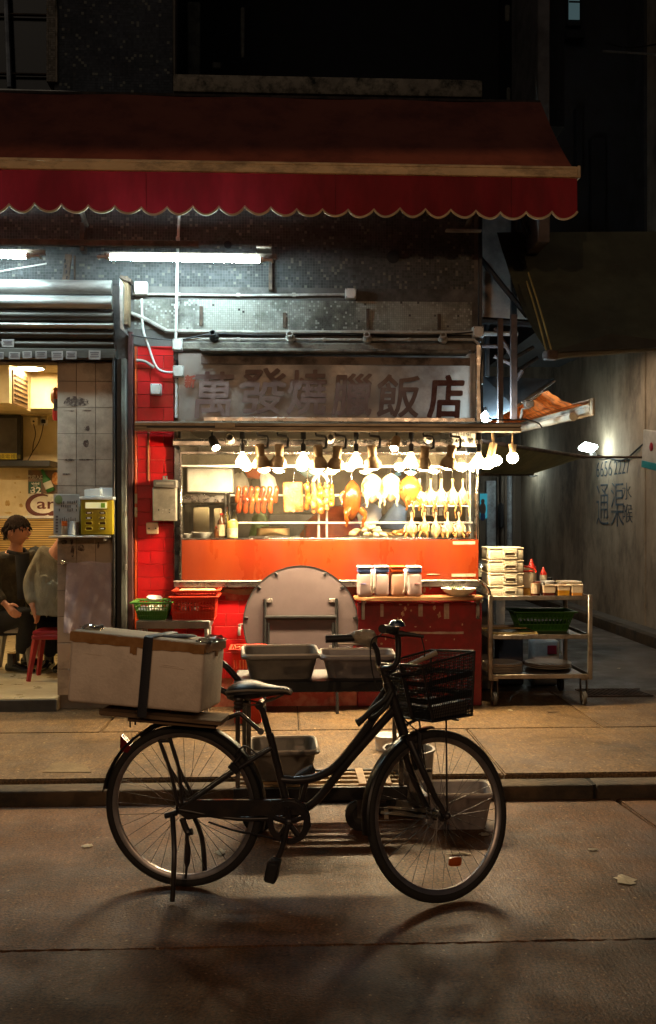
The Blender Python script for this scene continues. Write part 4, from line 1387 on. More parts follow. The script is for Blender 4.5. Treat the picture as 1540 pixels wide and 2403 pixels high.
# glazed sausages / wings, two tiers
k = 0
for row, (yy, xs) in enumerate(((1156, (559, 574, 589, 603, 617, 632, 648)), (1180, (563, 578, 592, 606, 620, 636)))):
    for i, x in enumerate(xs):
        k += 1
        p = W(x, yy, HY - .03)
        t = tag(MB().tube(spline([p + Vector((0, .0, .05)), p + Vector((.006, -.01, .02)), p + Vector((-.006, -.012, -.035)), p + Vector((.012 * random.uniform(-1, 1), -.004, -.085))], 4), [.012, .017, .02, .021, .021, .02, .019, .02, .022, .022, .021, .017, .008], 10).build('glazed_sausage', m_saus if (i + row) % 3 else m_duck, None, angle=80),
                'short glazed reddish brown sausage hanging left of the pork slab, %s tier, %s' % (('upper', 'lower')[row], ('leftmost', 'second', 'third', 'fourth', 'fifth', 'sixth', 'rightmost')[i] + ' in line'), 'sausage', 'glazed sausages hanging in two tiers')

# pale plucked goose hanging low, and bags
def blob(name, pts, mat, label, cat, ripple=.12, group=None):
    """crumpled bag: lofted rings (x, y print, half width, half depth) at depth Y"""
    rs = []
    for x, y, Y, hw, hd in pts:
        c = W(x, y, Y)
        rs.append([c + Vector((hw * math.cos(q) * (1 + ripple * math.sin(5 * q + y)), hd * math.sin(q) * (1 + ripple * math.cos(4 * q + y * .7)), .01 * math.sin(3 * q + y))) for q in [2 * math.pi * k / 18 for k in range(18)]])
    return tag(MB().rings(rs).build(name, mat, None, angle=50), label, cat, group)


m_bagw = M('white plastic bag', (.75, .72, .66), .4, col2=(.6, .55, .48), nscale=12, bump=.4, bscale=18, tl=.3)
blob('plastic_bag', [(868, 1180, SY + .45, .03, .03), (870, 1192, SY + .45, .09, .06), (868, 1212, SY + .45, .10, .07), (862, 1240, SY + .45, .05, .05)], m_bagw, 'white plastic bag hanging below the left pale chicken', 'bag')
blob('plastic_bag', [(930, 1182, SY + .9, .02, .02), (933, 1196, SY + .9, .08, .06), (925, 1218, SY + .9, .11, .07), (923, 1240, SY + .9, .12, .08)], M('pale blue bag', (.28, .4, .55), .4, tl=.3), 'pale blue plastic bag behind the pale chickens', 'bag')
m_bago = M('orange red bag', (.55, .08, .015), .4, col2=(.4, .04, .01), nscale=6, bump=.4, bscale=14, tl=.3)
blob('plastic_bag', [(800, 1190, SY + .75, .06, .05), (795, 1204, SY + .75, .17, .12), (790, 1228, SY + .75, .26, .15), (790, 1262, SY + .75, .3, .18)], m_bago, 'large orange red bag in the middle of the counter', 'bag')
blob('plastic_bag', [(745, 1222, SY + .6, .03, .05), (742, 1236, SY + .6, .09, .1), (740, 1264, SY + .6, .1, .11)], M('dark red bag', (.35, .03, .015), .45, bump=.4, bscale=14), 'dark red bag left of the large orange bag', 'bag')
blob('plastic_bag', [(565, 1110, SY + .7, .02, .02), (560, 1122, SY + .7, .07, .05), (563, 1150, SY + .7, .09, .06), (568, 1166, SY + .7, .05, .05)], M('smoky clear bag', (.4, .36, .3), .3, tl=.5), 'smoky clear bag hanging beside the white cabinet', 'bag')
blob('plastic_bag', [(622, 1110, SY + .6, .03, .03), (628, 1122, SY + .6, .06, .04), (632, 1150, SY + .6, .07, .05), (640, 1172, SY + .6, .03, .04)], m_bagw, 'milky bag hanging above the sausages', 'bag')
blob('plastic_bag', [(604, 1090, SY + .9, .03, .03), (600, 1102, SY + .9, .1, .06), (610, 1122, SY + .9, .1, .06)], m_bago, 'orange red bag high above the sausages', 'bag')
blob('folded_cloth', [(725, 1096, SY + .8, .12, .04), (722, 1104, SY + .8, .1, .05), (722, 1118, SY + .8, .02, .04)], M('pale teal cloth', (.25, .45, .48), .6), 'pale teal cloth above the pork slab', 'cloth')
blob('green_cabbage', [(612, 1196, SY + .45, .02, .02), (610, 1215, SY + .45, .06, .05), (612, 1242, SY + .45, .075, .06), (606, 1262, SY + .45, .07, .06)], M('dull green cloth', (.12, .17, .05), .6, nscale=9), 'dull green cloth bundle behind the bottles', 'bundle')

# counter things
CY = SY + .22
CZ = fz(1264, 770, SY + .2)


def bottle(x, y0, y1, r, Y, mat, cap, label, neck=.35, labcol=None):
    p = W(x, y1, Y)
    h = (y1 - y0) / F * Y
    t = thing('bottle', label, 'bottle', p)
    MB().lathe([(0, 0), (r * .94, 0), (r, .006), (r, h * (1 - neck) * .95), (r * .8, h * (1 - neck * .75)), (r * .36, h * (1 - neck * .45)), (r * .34, h * .94), (0, h * .94)], 18, Matrix.Translation(p)).build('bottle_body', mat, t)
    MB().lathe([(0, h * .93), (r * .42, h * .93), (r * .42, h), (0, h)], 14, Matrix.Translation(p)).build('cap', cap, t)
    if labcol:
        MB().lathe([(r * 1.01, h * .1), (r * 1.015, h * .1), (r * 1.015, h * .55), (r * 1.01, h * .55)], 18, Matrix.Translation(p), caps=False).build('paper_label', labcol, t)
    return t


m_soy = M('dark soy glass', (.10, .03, .008), .12)
m_yel = M('yellow bottle', (.7, .5, .1), .3)
m_lab = M('pale label', (.75, .68, .45), .5, col2=(.6, .45, .25), nscale=30)
m_redc = M('red plastic', (.6, .03, .015), .35)
bottle(520, 1204, 1263, .032, CY, m_soy, m_redc, 'dark soy sauce bottle with red cap on the counter', .4, m_lab)
bottle(546, 1218, 1264, .042, CY - .05, m_yel, m_white, 'fat yellow labelled jar beside the soy bottles', .12, m_lab)
bottle(531, 1190, 1256, .026, CY + .1, m_yel, m_redc, 'tall amber bottle behind the yellow jar', .4)
bottle(551, 1196, 1256, .024, CY + .12, M('pale oil', (.7, .62, .35), .2), m_white, 'pale oil bottle behind the yellow jar', .35)
bottle(508, 1235, 1264, .02, CY - .04, m_soy, m_redc, 'short dark sauce bottle left of the soy bottle', .3)


def bowl(p, r, h, mat, label, name='bowl', group=None, flare=1., cat='bowl', rot=None):
    m4 = Matrix.Translation(p)
    if rot: m4 = m4 @ rot.to_matrix().to_4x4()
    return tag(MB().lathe([(0, 0), (r * .45, 0), (r * .5, .006), (r * .8 * flare, h * .5), (r, h), (r * .95, h), (r * .74 * flare, h * .5), (r * .42, .012), (0, .012)], 26, m4, caps=False).build(name, mat, None, origin=p), label, cat, group)


m_porc = M('white porcelain', (.8, .77, .7), .25, col2=(.72, .68, .6), nscale=8)
bowl(W(440, 1265, CY), .06, .045, m_porc, 'small white bowl at the left end of the stall counter')
bowl(W(474, 1265, CY), .085, .055, m_porc, 'larger white bowl on the left of the stall counter')
wt = thing('chopping_block', 'round pale chopping block on the stall counter', 'block', W(640, 1256, SY + .45))
p = W(640, 1256, SY + .45)
MB().lathe([(0, 0), (.14, 0), (.14, .06), (0, .06)], 30, Matrix.Translation(p)).build('block', M('chopping block wood', (.45, .28, .12), .7, nscale=12), wt)
MB().lathe([(0, .062), (.1, .062), (.115, .074), (.105, .074), (0, .066)], 30, Matrix.Translation(p)).build('steel_dish', m_steelb, wt)


def tray(x0, x1, yb, Y, d, label, mat=None):
    c0, c1 = W(x0, yb, Y), W(x1, yb, Y)
    t = tag(MB().bx(c0.x, c1.x, Y - d / 2, Y + d / 2, c0.z, c0.z + .006).bx(c0.x - .012, c0.x, Y - d / 2 - .012, Y + d / 2 + .012, c0.z, c0.z + .022, .002).bx(c1.x, c1.x + .012, Y - d / 2 - .012, Y + d / 2 + .012, c0.z, c0.z + .022, .002)
            .bx(c0.x, c1.x, Y - d / 2 - .012, Y - d / 2, c0.z, c0.z + .022, .002).bx(c0.x, c1.x, Y + d / 2, Y + d / 2 + .012, c0.z, c0.z + .022, .002).build('steel_tray', mat or m_steelb, None), label, 'tray')
    return t


tray(590, 700, 1264, SY + .2, .2, 'empty steel tray left of the middle on the counter')
tray(815, 905, 1264, SY + .22, .22, 'steel tray under the pale chopped chicken')
tray(920, 985, 1264, SY + .22, .22, 'steel tray under the brown chopped goose')


def heap(x, y, Y, sx, sy_, sz, n, mats, label, name):
    t = thing(name, label, 'food', W(x, y, Y))
    p = W(x, y, Y)
    for i in range(n):
        a, rr = random.uniform(0, 6.28), random.random() ** .6
        hz = sz * (1 - rr) * random.uniform(.7, 1)
        MB().ball(p + Vector((sx * rr * math.cos(a), sy_ * rr * math.sin(a), .025 + hz)), (random.uniform(.03, .05), random.uniform(.02, .03), random.uniform(.016, .025)), 10, 6, Euler((random.uniform(-.5, .5), random.uniform(-.5, .5), a))).build('meat_piece', random.choice(mats), t)
    return t


heap(862, 1262, SY + .22, .13, .08, .10, 26, [m_pale], 'heap of pale chopped chicken in the middle of the counter', 'chopped_chicken')
heap(950, 1262, SY + .22, .1, .08, .05, 16, [m_roast, m_pork], 'low heap of brown chopped goose beside the pigeons', 'chopped_goose')
heap(1092, 1264, SY + .2, .03, .03, .02, 4, [m_roast], 'small orange piece of meat at the right end of the counter', 'meat_scrap')
heap(905, 1264, SY + .3, .2, .06, .02, 14, [m_pale], 'scatter of pale meat between the trays', 'meat_scraps')

# ================================================================ EATERY AT THE LEFT
FZ = .2
m_gt = M('grey wall tile', (.5, .4, .3), .5, col2=(.42, .33, .25), nscale=2, rnd=.06, dirt=.55, dcol=(.07, .05, .04), dscale=2.6)
gp = thing('tiled_pillar', 'grimy grey-beige tiled pillar between the eatery and the red column', 'pillar', (fx(202), YF, FZ))
px0, px1 = fx(135), fx(270)
MB().bx(px0, px1, YF + .006, YF + .35, FZ - .1, fz(848, 200)).build('core', M('pillar mortar', (.2, .16, .12), .9), gp, smooth=False)
z = FZ
tw = (px1 - px0) / 3
while z < fz(856, 200):
    zz = min(z + .2, fz(849, 200))
    for i in range(3):
        put_tile(px0 + i * tw, px0 + (i + 1) * tw, z, zz, YF, m_gt, gp, 'wall_tile')
    z += .2
# smears of glue where signs were torn off
for x0, x1, y0, y1, nm in ((140, 216, 930, 956, 'glue_stain'), (152, 178, 962, 966, 'glue_stain'), (192, 216, 962, 965, 'glue_stain'), (150, 176, 1076, 1082, 'glue_stain'), (182, 218, 1076, 1081, 'glue_stain'), (146, 166, 1110, 1114, 'glue_stain'), (196, 212, 996, 1012, 'glue_stain'), (194, 210, 1030, 1050, 'glue_stain'), (166, 176, 1280, 1310, 'glue_stain'), (182, 200, 1275, 1296, 'glue_stain'), (228, 234, 1270, 1290, 'glue_stain'), (142, 160, 1264, 1278, 'blue_patch'), (164, 172, 1264, 1278, 'blue_patch')):
    b = MB()
    n = 14
    pts = []
    for k in range(n):
        q = 2 * math.pi * k / n
        pts.append(tuple(W((x0 + x1) / 2 + (x1 - x0) / 2 * math.cos(q) * random.uniform(.7, 1.05), (y0 + y1) / 2 + (y1 - y0) / 2 * math.sin(q) * random.uniform(.6, 1.1), YF - .0055)))
    b.prism(pts, (0, .004, 0))
    b.build(nm, M('glue residue %d' % x0, (.075, .045, .035) if nm == 'glue_stain' else (.035, .04, .07), .8, col2=(.14, .09, .07), nscale=30, rag=(38, .38, .6)), gp, smooth=False)

rmx0, rmx1 = -4.6, px1
YB = 11.1
ZC = 3.1
m_floor = M('pale floor tile', (.5, .42, .27), .35, col2=(.42, .34, .2), nscale=2, dirt=.35, dcol=(.2, .15, .08), dscale=2, rvar=.1)
er = thing('eatery_room', 'warm cream lit eatery room seen through the open shop front', 'room', (-3, 9, FZ))
MB().bx(rmx0, px0 + .02, YF - .1, YF + .35, WZ - .1, FZ, .006).bx(rmx0, px1, YF + .35, YB, WZ - .1, FZ - .002).build('floor', m_floor, er)
MB().bx(rmx0, px0 + .02, YF - .12, YF - .102, WZ - .1, FZ - .012, .003).build('step_riser', M('dark step riser', (.06, .055, .05), .7, dirt=.5), er)
MB().bx(rmx0, px1, YB, YB + .1, FZ, ZC + .1).build('back_wall', m_cream, er, smooth=False)
MB().bx(rmx0, px1, YF + .25, YB, ZC, ZC + .1).build('ceiling', M('pale ceiling', (.7, .6, .4), .7), er, smooth=False)
MB().bx(px1 - .02, px1 + .08, YF + .35, YB, FZ, ZC).build('side_wall', m_cream, er, smooth=False)
MB().bx(rmx0 - .1, rmx0, YF + .0, YB, FZ, ZC).build('side_wall', m_cream, er, smooth=False)
MB().bx(rmx0, px1, 10.4, YB, fz(958, 70, 10.4), ZC).build('beam', m_cream, er, smooth=False)
Y2 = 9.6
MB().bx(rmx0, fx(22, Y2), Y2, 10.4, fz(945, 10, Y2), ZC).build('ceiling_box', m_cream, er, smooth=False)
MB().box((fx(22, Y2) + .004, 9.98, fz(915, 22, 9.98)), (.012, .55, .34), bev=.004).build('vent_frame', M('brown vent frame', (.22, .13, .05), .6), er)
for k in range(6):
    MB().box((fx(22, Y2) + .014, 9.98, fz(915, 22, 9.98) - .12 + k * .048), (.01, .46, .016), rot=Euler((0, R(25), 0))).build('vent_blade', m_rust, er, smooth=False)
# ceiling lights
for i, (x, y, lab) in enumerate(((70, 860, 'round glowing downlight in the eatery ceiling'),)):
    p = G(x, y, ZC)
    t = thing('ceiling_light', lab, 'lamp', p)
    m_dl = E('warm downlight', (1., .74, .40), 180)
    MB().cyl(p, p + Vector((0, 0, -.02)), .14, seg=28).build('diffuser', m_dl, t)
    MB().lathe([(.141, 0), (.165, 0), (.16, -.024), (.141, -.024)], 28, Matrix.Translation(p), caps=False).build('ring', m_white, t)
    for dx, dy, nm in ((-1.5, 0, 'far left'), (-.2, -1.7, 'nearest the pillar'), (-1.5, -1.7, 'left and near the street')):
        copy_tree(t, loc=p + Vector((dx, dy, 0)), label='round glowing downlight hidden above the shutter, ' + nm)
# back wall fittings
Y3 = YB - .06
tv = thing('television', 'dark grey television with a yellow paper strip on the eatery wall', 'television', W(20, 1080, Y3))
MB().bx(fx(-60, Y3), fx(53, Y3), Y3 - .05, Y3 + .05, fz(1080, 20, Y3), fz(974, 20, Y3), .012).build('casing', m_black, tv)
MB().bx(fx(-55, Y3), fx(43, Y3), Y3 - .054, Y3 - .049, fz(1076, 20, Y3), fz(982, 20, Y3)).build('screen', M('grey screen', (.10, .095, .10), .35), tv, smooth=False)
MB().bx(fx(-30, Y3), fx(43, Y3), Y3 - .058, Y3 - .055, fz(1078, 20, Y3), fz(1064, 20, Y3)).build('paper_strip', M('yellow paper', (.75, .6, .03), .6), tv, smooth=False)
text('請勿觸摸電視機', .42, .052, plane(W(6, 1071, Y3 - .06)), M('olive lettering', (.2, .16, .01), .6), 'lettering', tv, .002)
MB().bx(fx(-60, Y3), fx(133, Y3), Y3 - .3, Y3 + .05, fz(1097, 20, Y3), fz(1083, 20, Y3), .006).build('shelf', m_black, er)
for x, lab in ((81, 'left cream wall socket with a plugged lead in the eatery'), (104, 'right white wall socket with a black plug in the eatery')):
    p = W(x, 989, Y3)
    t = thing('wall_socket', lab, 'socket', W(x, 998, Y3))
    MB().box(p, (.085, .03, .085), bev=.006).build('plate', m_white if x > 90 else m_cream, t)
    MB().box(p + Vector((0, -.03, 0)), (.045 if x > 90 else .02, .04, .045 if x > 90 else .02), bev=.008).build('plug', m_black, t)
    pts = [p + Vector((0, -.03, -.03)), W(x + (3 if x < 90 else -6), 1018, Y3 - .02), W(x - 2 if x < 90 else 90, 1040, Y3 - .02), W(76, 1062, Y3 - .02), W(66, 1080, Y3 - .03)]
    MB().tube(spline(pts), .006, 6).build('lead', m_rust, t)
m_trunk = M('cream trunking', (.6, .45, .2), .5)
MB().bx(fx(-60, Y3), fx(120, Y3), Y3 - .02, Y3 + .05, fz(976, 20, Y3), fz(967, 20, Y3), .004).build('trunking', m_trunk, er)
MB().bx(fx(108, Y3), fx(113, Y3), Y3 - .02, Y3 + .05, fz(985, 20, Y3), fz(972, 20, Y3), .004).build('trunking', m_trunk, er)
# alarm bell / red lantern peeping round the pillar
t = thing('alarm_bell', 'orange alarm bell and red box peeping from behind the pillar edge', 'bell', W(131, 960, YF + .1))
MB().lathe([(0, 0), (.07, .0), (.075, .03), (.05, .06), (0, .07)], 20, Matrix.Translation(W(140, 930, YF + .37)) @ Euler((0, R(-90), 0)).to_matrix().to_4x4()).build('bell_dome', M('orange bell', (.5, .16, .04), .4), t)
MB().bx(fx(125), fx(134.5), YF + .1, YF + .16, fz(938), fz(914), .004).build('red_tab', M('bright orange tab', (.75, .09, .01), .5), t)
MB().bx(fx(125), fx(134.5), YF + .01, YF + .1, fz(966), fz(938), .006).build('grey_bracket', m_rust, t)
MB().lathe([(0, 0), (.03, .005), (.036, .05), (.033, .09), (0, .1)], 14, Matrix.Translation(W(134, 988, YF + .05))).build('red_cup', m_redc, t)
# posters on the back wall
Y4 = YB - .02
pt = thing('beer_poster', 'dark poster with a green bottle and price 32 in the eatery', 'poster', W(100, 1160, Y4))
MB().bx(fx(67, Y4), fx(140, Y4), Y4 - .004, Y4 + .002, fz(1158, 100, Y4), fz(1103, 100, Y4)).build('sheet', M('dark poster print', (.10, .08, .06), .4, col2=(.2, .1, .05), nscale=6), pt, smooth=False)
MB().bx(fx(68, Y4), fx(97, Y4), Y4 - .008, Y4 - .005, fz(1157, 100, Y4), fz(1130, 100, Y4), .002).build('green_panel', M('poster green', (.03, .10, .06), .5), pt)
m_wp = M('poster white', (.8, .78, .7), .5)
text('32', .115, .075, plane(W(85, 1150, Y4 - .01)), m_wp, 'price', pt, .002, .02)
text('$', .02, .04, plane(W(73.5, 1153, Y4 - .01)), m_wp, 'price', pt, .002)
text('歡迎入口', .19, .05, plane(W(84, 1119, Y4 - .008)), m_wp, 'lettering', pt, .002, .02)
b = MB()
for k in range(9):
    b.box(W(75 + 2.1 * k, 1134 + (k % 2), Y4 - .009), (.007, .002, .014 + .006 * (k % 3)))
    if 1 < k < 7: b.box(W(75 + 2.1 * k, 1140, Y4 - .009), (.006, .002, .01))
b.build('small_print', m_wp, pt, smooth=False)['kind'] = 'stuff'
m4 = Matrix.Translation(W(120, 1153, Y4 - .025)) @ Euler((0, R(-22), 0)).to_matrix().to_4x4()
MB().lathe([(0, 0), (.045, 0), (.047, .02), (.047, .14), (.02, .2), (.016, .27), (0, .27)], 14, m4 @ Matrix.Diagonal((1, .3, 1, 1))).build('bottle_print', M('bottle green', (.02, .16, .03), .3), pt)
MB().lathe([(.0485, .04), (.0485, .12)], 14, m4 @ Matrix.Diagonal((1, .32, 1, 1)), caps=False).build('bottle_label', m_wp, pt)
MB().ball(W(134, 1125, Y4 - .012), (.06, .004, .06)).ball(W(131, 1118, Y4 - .012), (.04, .004, .05)).build('food_print', M('poster food', (.6, .22, .05), .5, col2=(.8, .5, .2), nscale=30), pt)
pc = thing('brand_poster', 'white poster with large dark red swirling letters in the eatery', 'poster', W(100, 1208, Y4))
MB().bx(fx(66, Y4), fx(140, Y4), Y4 - .004, Y4 + .002, fz(1214, 100, Y4), fz(1159, 100, Y4)).build('sheet', M('white poster print', (.82, .76, .62), .5), pc, smooth=False)
m_mar = M('maroon print', (.13, .03, .02), .5)
cc = W(98, 1184, Y4 - .008)
MB().tube([cc + Vector((.14 * math.cos(R(q)) * (1 + .0006 * q), 0, .115 * math.sin(R(q)))) for q in range(60, 316, 12)], [.006 + .022 * math.sin(math.pi * k / 21) for k in range(22)], 8, flat=((0, 1, 0), .12, 1)).build('letter_swirl', m_mar, pc)
text('ar', .21, .085, plane(W(109, 1185, Y4 - .008)), m_mar, 'lettering', pc, .002, .01)
MB().prism([tuple(W(x, y, Y4 - .008)) for x, y in ((110, 1206), (121, 1199), (135, 1196), (140, 1202), (128, 1205), (123, 1213))], (0, .002, 0)).build('leaf_print', m_mar, pc, smooth=False)
ws = thing('wood_cladding', 'horizontal wooden slat panel low on the eatery wall', 'panel', W(70, 1500, Y4))
MB().bx(fx(-60, Y4), fx(140, Y4), Y4 - .012, Y4 + .001, FZ, fz(1214, 100, Y4)).build('backing', M('panel shadow gap', (.10, .055, .02), .8), ws, smooth=False)
m_slw = M('yellow wood slat', (.62, .42, .16), .5, col2=(.5, .32, .1), nscale=6, stretch=(.4, 1, 3))
zt0 = fz(1216, 100, Y4)
sl0 = None
for k in range(48):
    zz = zt0 - .014 - k * .0255
    if zz < FZ + .02: break
    if sl0 is None:
        sl0 = MB().bx(fx(-60, Y4), fx(140, Y4), Y4 - .03, Y4 - .013, zz - .009, zz + .009, .002).build('slat', m_slw, ws)
    else:
        o = sl0.copy()
        COL.objects.link(o)
        o.location = sl0.location + Vector((0, 0, -.0255 * k))
MB().bx(fx(-60, Y4), fx(140, Y4), Y4 - .05, Y4 + .0, fz(1216, 100, Y4), fz(1210, 100, Y4), .004).build('top_strip', m_white, ws)
# smears on the cream wall
b = MB()
m_smear = M('brown wall smear', (.42, .24, .07), .7, col2=(.55, .38, .14), nscale=25)
for x, y, rx, ry in ((18, 1180, 7, 9), (50, 1186, 5, 6), (36, 1166, 3, 3), (36, 1133, 3, 2), (48, 1155, 2, 2), (20, 1203, 9, 3), (42, 1119, 8, 1.2)):
    n = 12
    b.prism([tuple(W(x + rx * math.cos(6.283 * k / n) * random.uniform(.6, 1.1), y + ry * math.sin(6.283 * k / n) * random.uniform(.6, 1.1), Y4 + .017)) for k in range(n)], (0, .004, 0))
b.build('wall_smear', m_smear, er, smooth=False)

# ---------------------------------------------------------------- shelf with the yellow dispenser
m_olive = M('mustard plastic', (.42, .33, .012), .42, col2=(.36, .28, .01), nscale=3, dirt=.2, dcol=(.15, .1, .01), dscale=7)
sf = thing('wall_shelf', 'thin grey shelf on the tiled pillar', 'shelf', W(200, 1262, YF - .1))
MB().bx(fx(131), fx(267), YF - .22, YF - .004, fz(1259), fz(1254.5), .003).build('board', m_alu, sf)
for x in (150, 255):
    MB().bx(fx(x), fx(x + 3), YF - .2, YF - .008, fz(1266), fz(1259.5)).build('bracket', m_alu, sf, smooth=False)
YD = YF - .18
dsp = thing('coin_dispenser', 'mustard yellow plastic dispenser with eight slots on the shelf', 'dispenser', W(226, 1254.5, YD))
X = lambda x: W(x, 1200, YD).x
MB().bx(X(190), X(265), YD, YD + .15, fz(1254.3, 226, YD), fz(1172, 226, YD), .008, 2).build('case', m_olive, dsp)
MB().bx(X(187), X(267), YD - .015, YD + .16, fz(1172, 226, YD), fz(1165, 226, YD), .004).build('lid', M('pale grey lid', (.55, .6, .62), .4), dsp)
MB().bx(X(200), X(254), YD - .012, YD + .01, fz(1194, 226, YD), fz(1177, 226, YD), .004).build('window_frame', m_olive, dsp)
MB().bx(X(202), X(252), YD - .016, YD - .013, fz(1192.5, 226, YD), fz(1178.5, 226, YD)).build('window_label', M('glowing yellow label', (.85, .82, .45), .4, col2=(.75, .7, .3), nscale=20, emit=(1, .95, .5), estr=.35), dsp, smooth=False)  # label is given a faint glow of its own
MB().bx(X(238), X(248), YD - .018, YD - .0165, fz(1191, 226, YD), fz(1180, 226, YD)).build('green_mark', M('green label mark', (.25, .5, .03), .4), dsp, smooth=False)
for cx in (209, 241):
    for k, cy in enumerate((1202, 1213, 1226, 1240)):
        cy = 1203 + k * 12.3
        c = W(cx, cy, YD)
        s = YD / F
        b = MB().tube([c + Vector((10 * s * a * .8, -.004, 4 * s * d)) for a, d in ((-1, 0), (-.92, .6), (-.7, 1), (.7, 1), (.92, .6), (1, 0), (.92, -.6), (.7, -1), (-.7, -1), (-.92, -.6))], .003, 6, closed=True)
        b.build('slot_rim', m_olive, dsp)
        MB().box(c + Vector((0, -.0015, 0)), (15 * s, .004, 5.2 * s), bev=.002).build('slot', M('slot shade', (.10, .05, .012), .8) if (k, cx) == (0, 209) else bpy.data.materials['slot shade'], dsp)
        if (k, cx) in ((0, 209), (0, 241), (1, 209), (1, 241), (3, 241)):
            MB().box(c + Vector((0, -.006, .0)), (8 * s, .004, 2.6 * s), bev=.001).build('coin_tip', m_white, dsp)
pp = thing('paper_stack', 'sheets of pale paper lying on the yellow dispenser', 'paper', W(232, 1164.5, YD + .05))
m_paper = M('pale blue paper', (.6, .66, .68), .6)
for x0, x1, y0, y1, o in ((199, 236, 1148, 1164.4, .02), (212, 240, 1146, 1164.4, .05), (234, 266, 1144, 1164.4, .08)):
    MB().box(W((x0 + x1) / 2, (y0 + y1) / 2, YD + o), ((x1 - x0) * YD / F, .014, (y1 - y0) * YD / F), rot=Euler((R(-8), R(random.uniform(-3, 2)), 0)), bev=.002).build('sheet', m_paper, pp)
nb = thing('notice_sheet', 'grey printed notice in a plastic sleeve on the pillar', 'notice', W(158, 1254, YF - .03))
MB().bx(fx(128), fx(189), YF - .03, YF - .022, fz(1253.5), fz(1160), .002).build('sheet', M('grey notice paper', (.36, .34, .31), .4, col2=(.3, .3, .28), nscale=7), nb)
b = MB()
for k in range(9):
    for j in range(3):
        if random.random() < .75:
            xx = 140 + k * 5
            yy = 1178 + j * 9 + random.uniform(-1, 1)
            b.box(W(xx, yy, YF - .032), (.008, .002, .02))
for k in range(8):
    b.box(W(142 + k * 5, 1222 - (k % 3) * 2, YF - .032), (.005, .002, .035))
for k in range(6):
    b.box(W(134, 1212 + k * 7, YF - .032), (.018, .002, .014))
b.build('print', m_print, nb, smooth=False)['kind'] = 'stuff'
MB().ball(W(138, 1172, YF - .033), (.03, .002, .035)).build('green_mark', M('faded green print', (.2, .26, .1), .6), nb)
MB().cyl(W(171, 1254.5, YF - .15), W(174, 1223, YF - .15), .034, .027, 18).build('paper_cup', m_paper, None)
tag(COL.objects[-1], 'white paper cup upside down beside the yellow dispenser', 'cup')
ob = thing('sauce_bottle', 'small clear bottle with an orange cap on the shelf', 'bottle', W(152, 1254.5, YF - .14))
MB().cyl(W(152, 1254.5, YF - .14), W(152, 1234, YF - .14), .022, seg=14).build('bottle_body', M('cloudy bottle', (.55, .42, .28), .3, trans=.3), ob)
MB().cyl(W(152, 1234, YF - .14), W(152, 1222, YF - .14), .022, seg=14).build('cap', M('orange cap', (.7, .14, .02), .4), ob)
MB().cyl(W(183, 1254.5, YF - .16), W(183, 1225, YF - .16), .012).build('brown_stick', m_rust, None)
tag(COL.objects[-1], 'brown stick standing between the paper cup and the dispenser', 'stick')
kn = tag(MB().ball(W(149, 1319, YF - .04), (.022, .02, .02)).cyl(W(149, 1319, YF), W(149, 1319, YF - .03), .012).cyl(W(149, 1319, YF - .03), W(160, 1319, YF - .04), .007).build('coat_knob', m_steelb, None), 'small steel knob on the pillar above the plastic sheet', 'knob')


def sheetf(u, v):
    x = 158 + (263 - 158) * u - 6 * v * (1 - u)
    y = 1318 + (1482 - 1318) * v + 2 * math.sin(u * 9)
    p = W(x, y, YF - .02)
    p.y -= .012 + .022 * abs(math.sin(u * 5 + v * 2.2)) * v + .016 * abs(math.sin(v * 9 - u * 6)) * v + .012 * math.sin(u * 17 + v * 6) * v
    return p


m_film = M('milky plastic film', (.62, .56, .66), .2, col2=(.5, .42, .5), nscale=3, bump=.5, bscale=7, alpha=.72, bdist=.03)
tag(MB().grid(sheetf, 24, 30).build('plastic_sheet', m_film, None), 'milky plastic sheet hanging on the lower tiled pillar', 'sheet')

# meter box, tag and switch on the red column
mb_ = thing('meter_box', 'dented grey steel letter box on the red tile column', 'box', W(389, 1222, YF - .05))
MB().bx(fx(362), fx(417), YF - .1, YF - .008, fz(1222), fz(1144), .006).build('case', M('grey box steel', (.27, .24, .19), .55, metal=.3, dirt=.4, dscale=6), mb_)
MB().bx(fx(365), fx(419), YF - .12, YF - .01, fz(1145), fz(1127), .006).build('lid', M('grey box lid', (.2, .18, .16), .55, metal=.3, dirt=.4), mb_)
MB().bx(fx(372), fx(412), YF - .123, YF - .1185, fz(1138), fz(1133)).build('slot', M('slot plate', (.36, .33, .28), .4, metal=.5), mb_, smooth=False)
for x, y in ((373, 1196), (383, 1195), (390, 1196), (398, 1196), (404, 1196), (382, 1202), (398, 1202)):
    MB().box(W(x, y, YF - .101), (.008, .003, .014 if x == 373 else .007)).build('vent_hole', m_black if x in (373, 398) else m_card, mb_, smooth=False)
tg = tag(MB().bx(fx(383), fx(394), YF - .012, YF - .006, fz(1126), fz(1117)).build('paper_tag', m_card, None, smooth=False), 'tiny pale tag above the grey letter box', 'tag')
MB().ball(W(388.5, 1120, YF - .0125), (.007, .002, .007)).build('red_dot', m_redc, tg)
sw = thing('switch_plate', 'crooked cream blank switch plate on the red tiles', 'switch', W(358, 1252, YF - .02))
MB().box(W(358, 1239, YF - .022), (27 * YF / F, .03, 27 * YF / F), rot=Euler((0, R(-2), 0)), bev=.004).build('plate', M('cream plate', (.72, .48, .3), .4), sw)
for x in (350, 366):
    MB().cyl(W(x, 1239.5, YF - .037), W(x, 1239.5, YF - .04), .006, seg=8).build('screw', m_rust, sw)


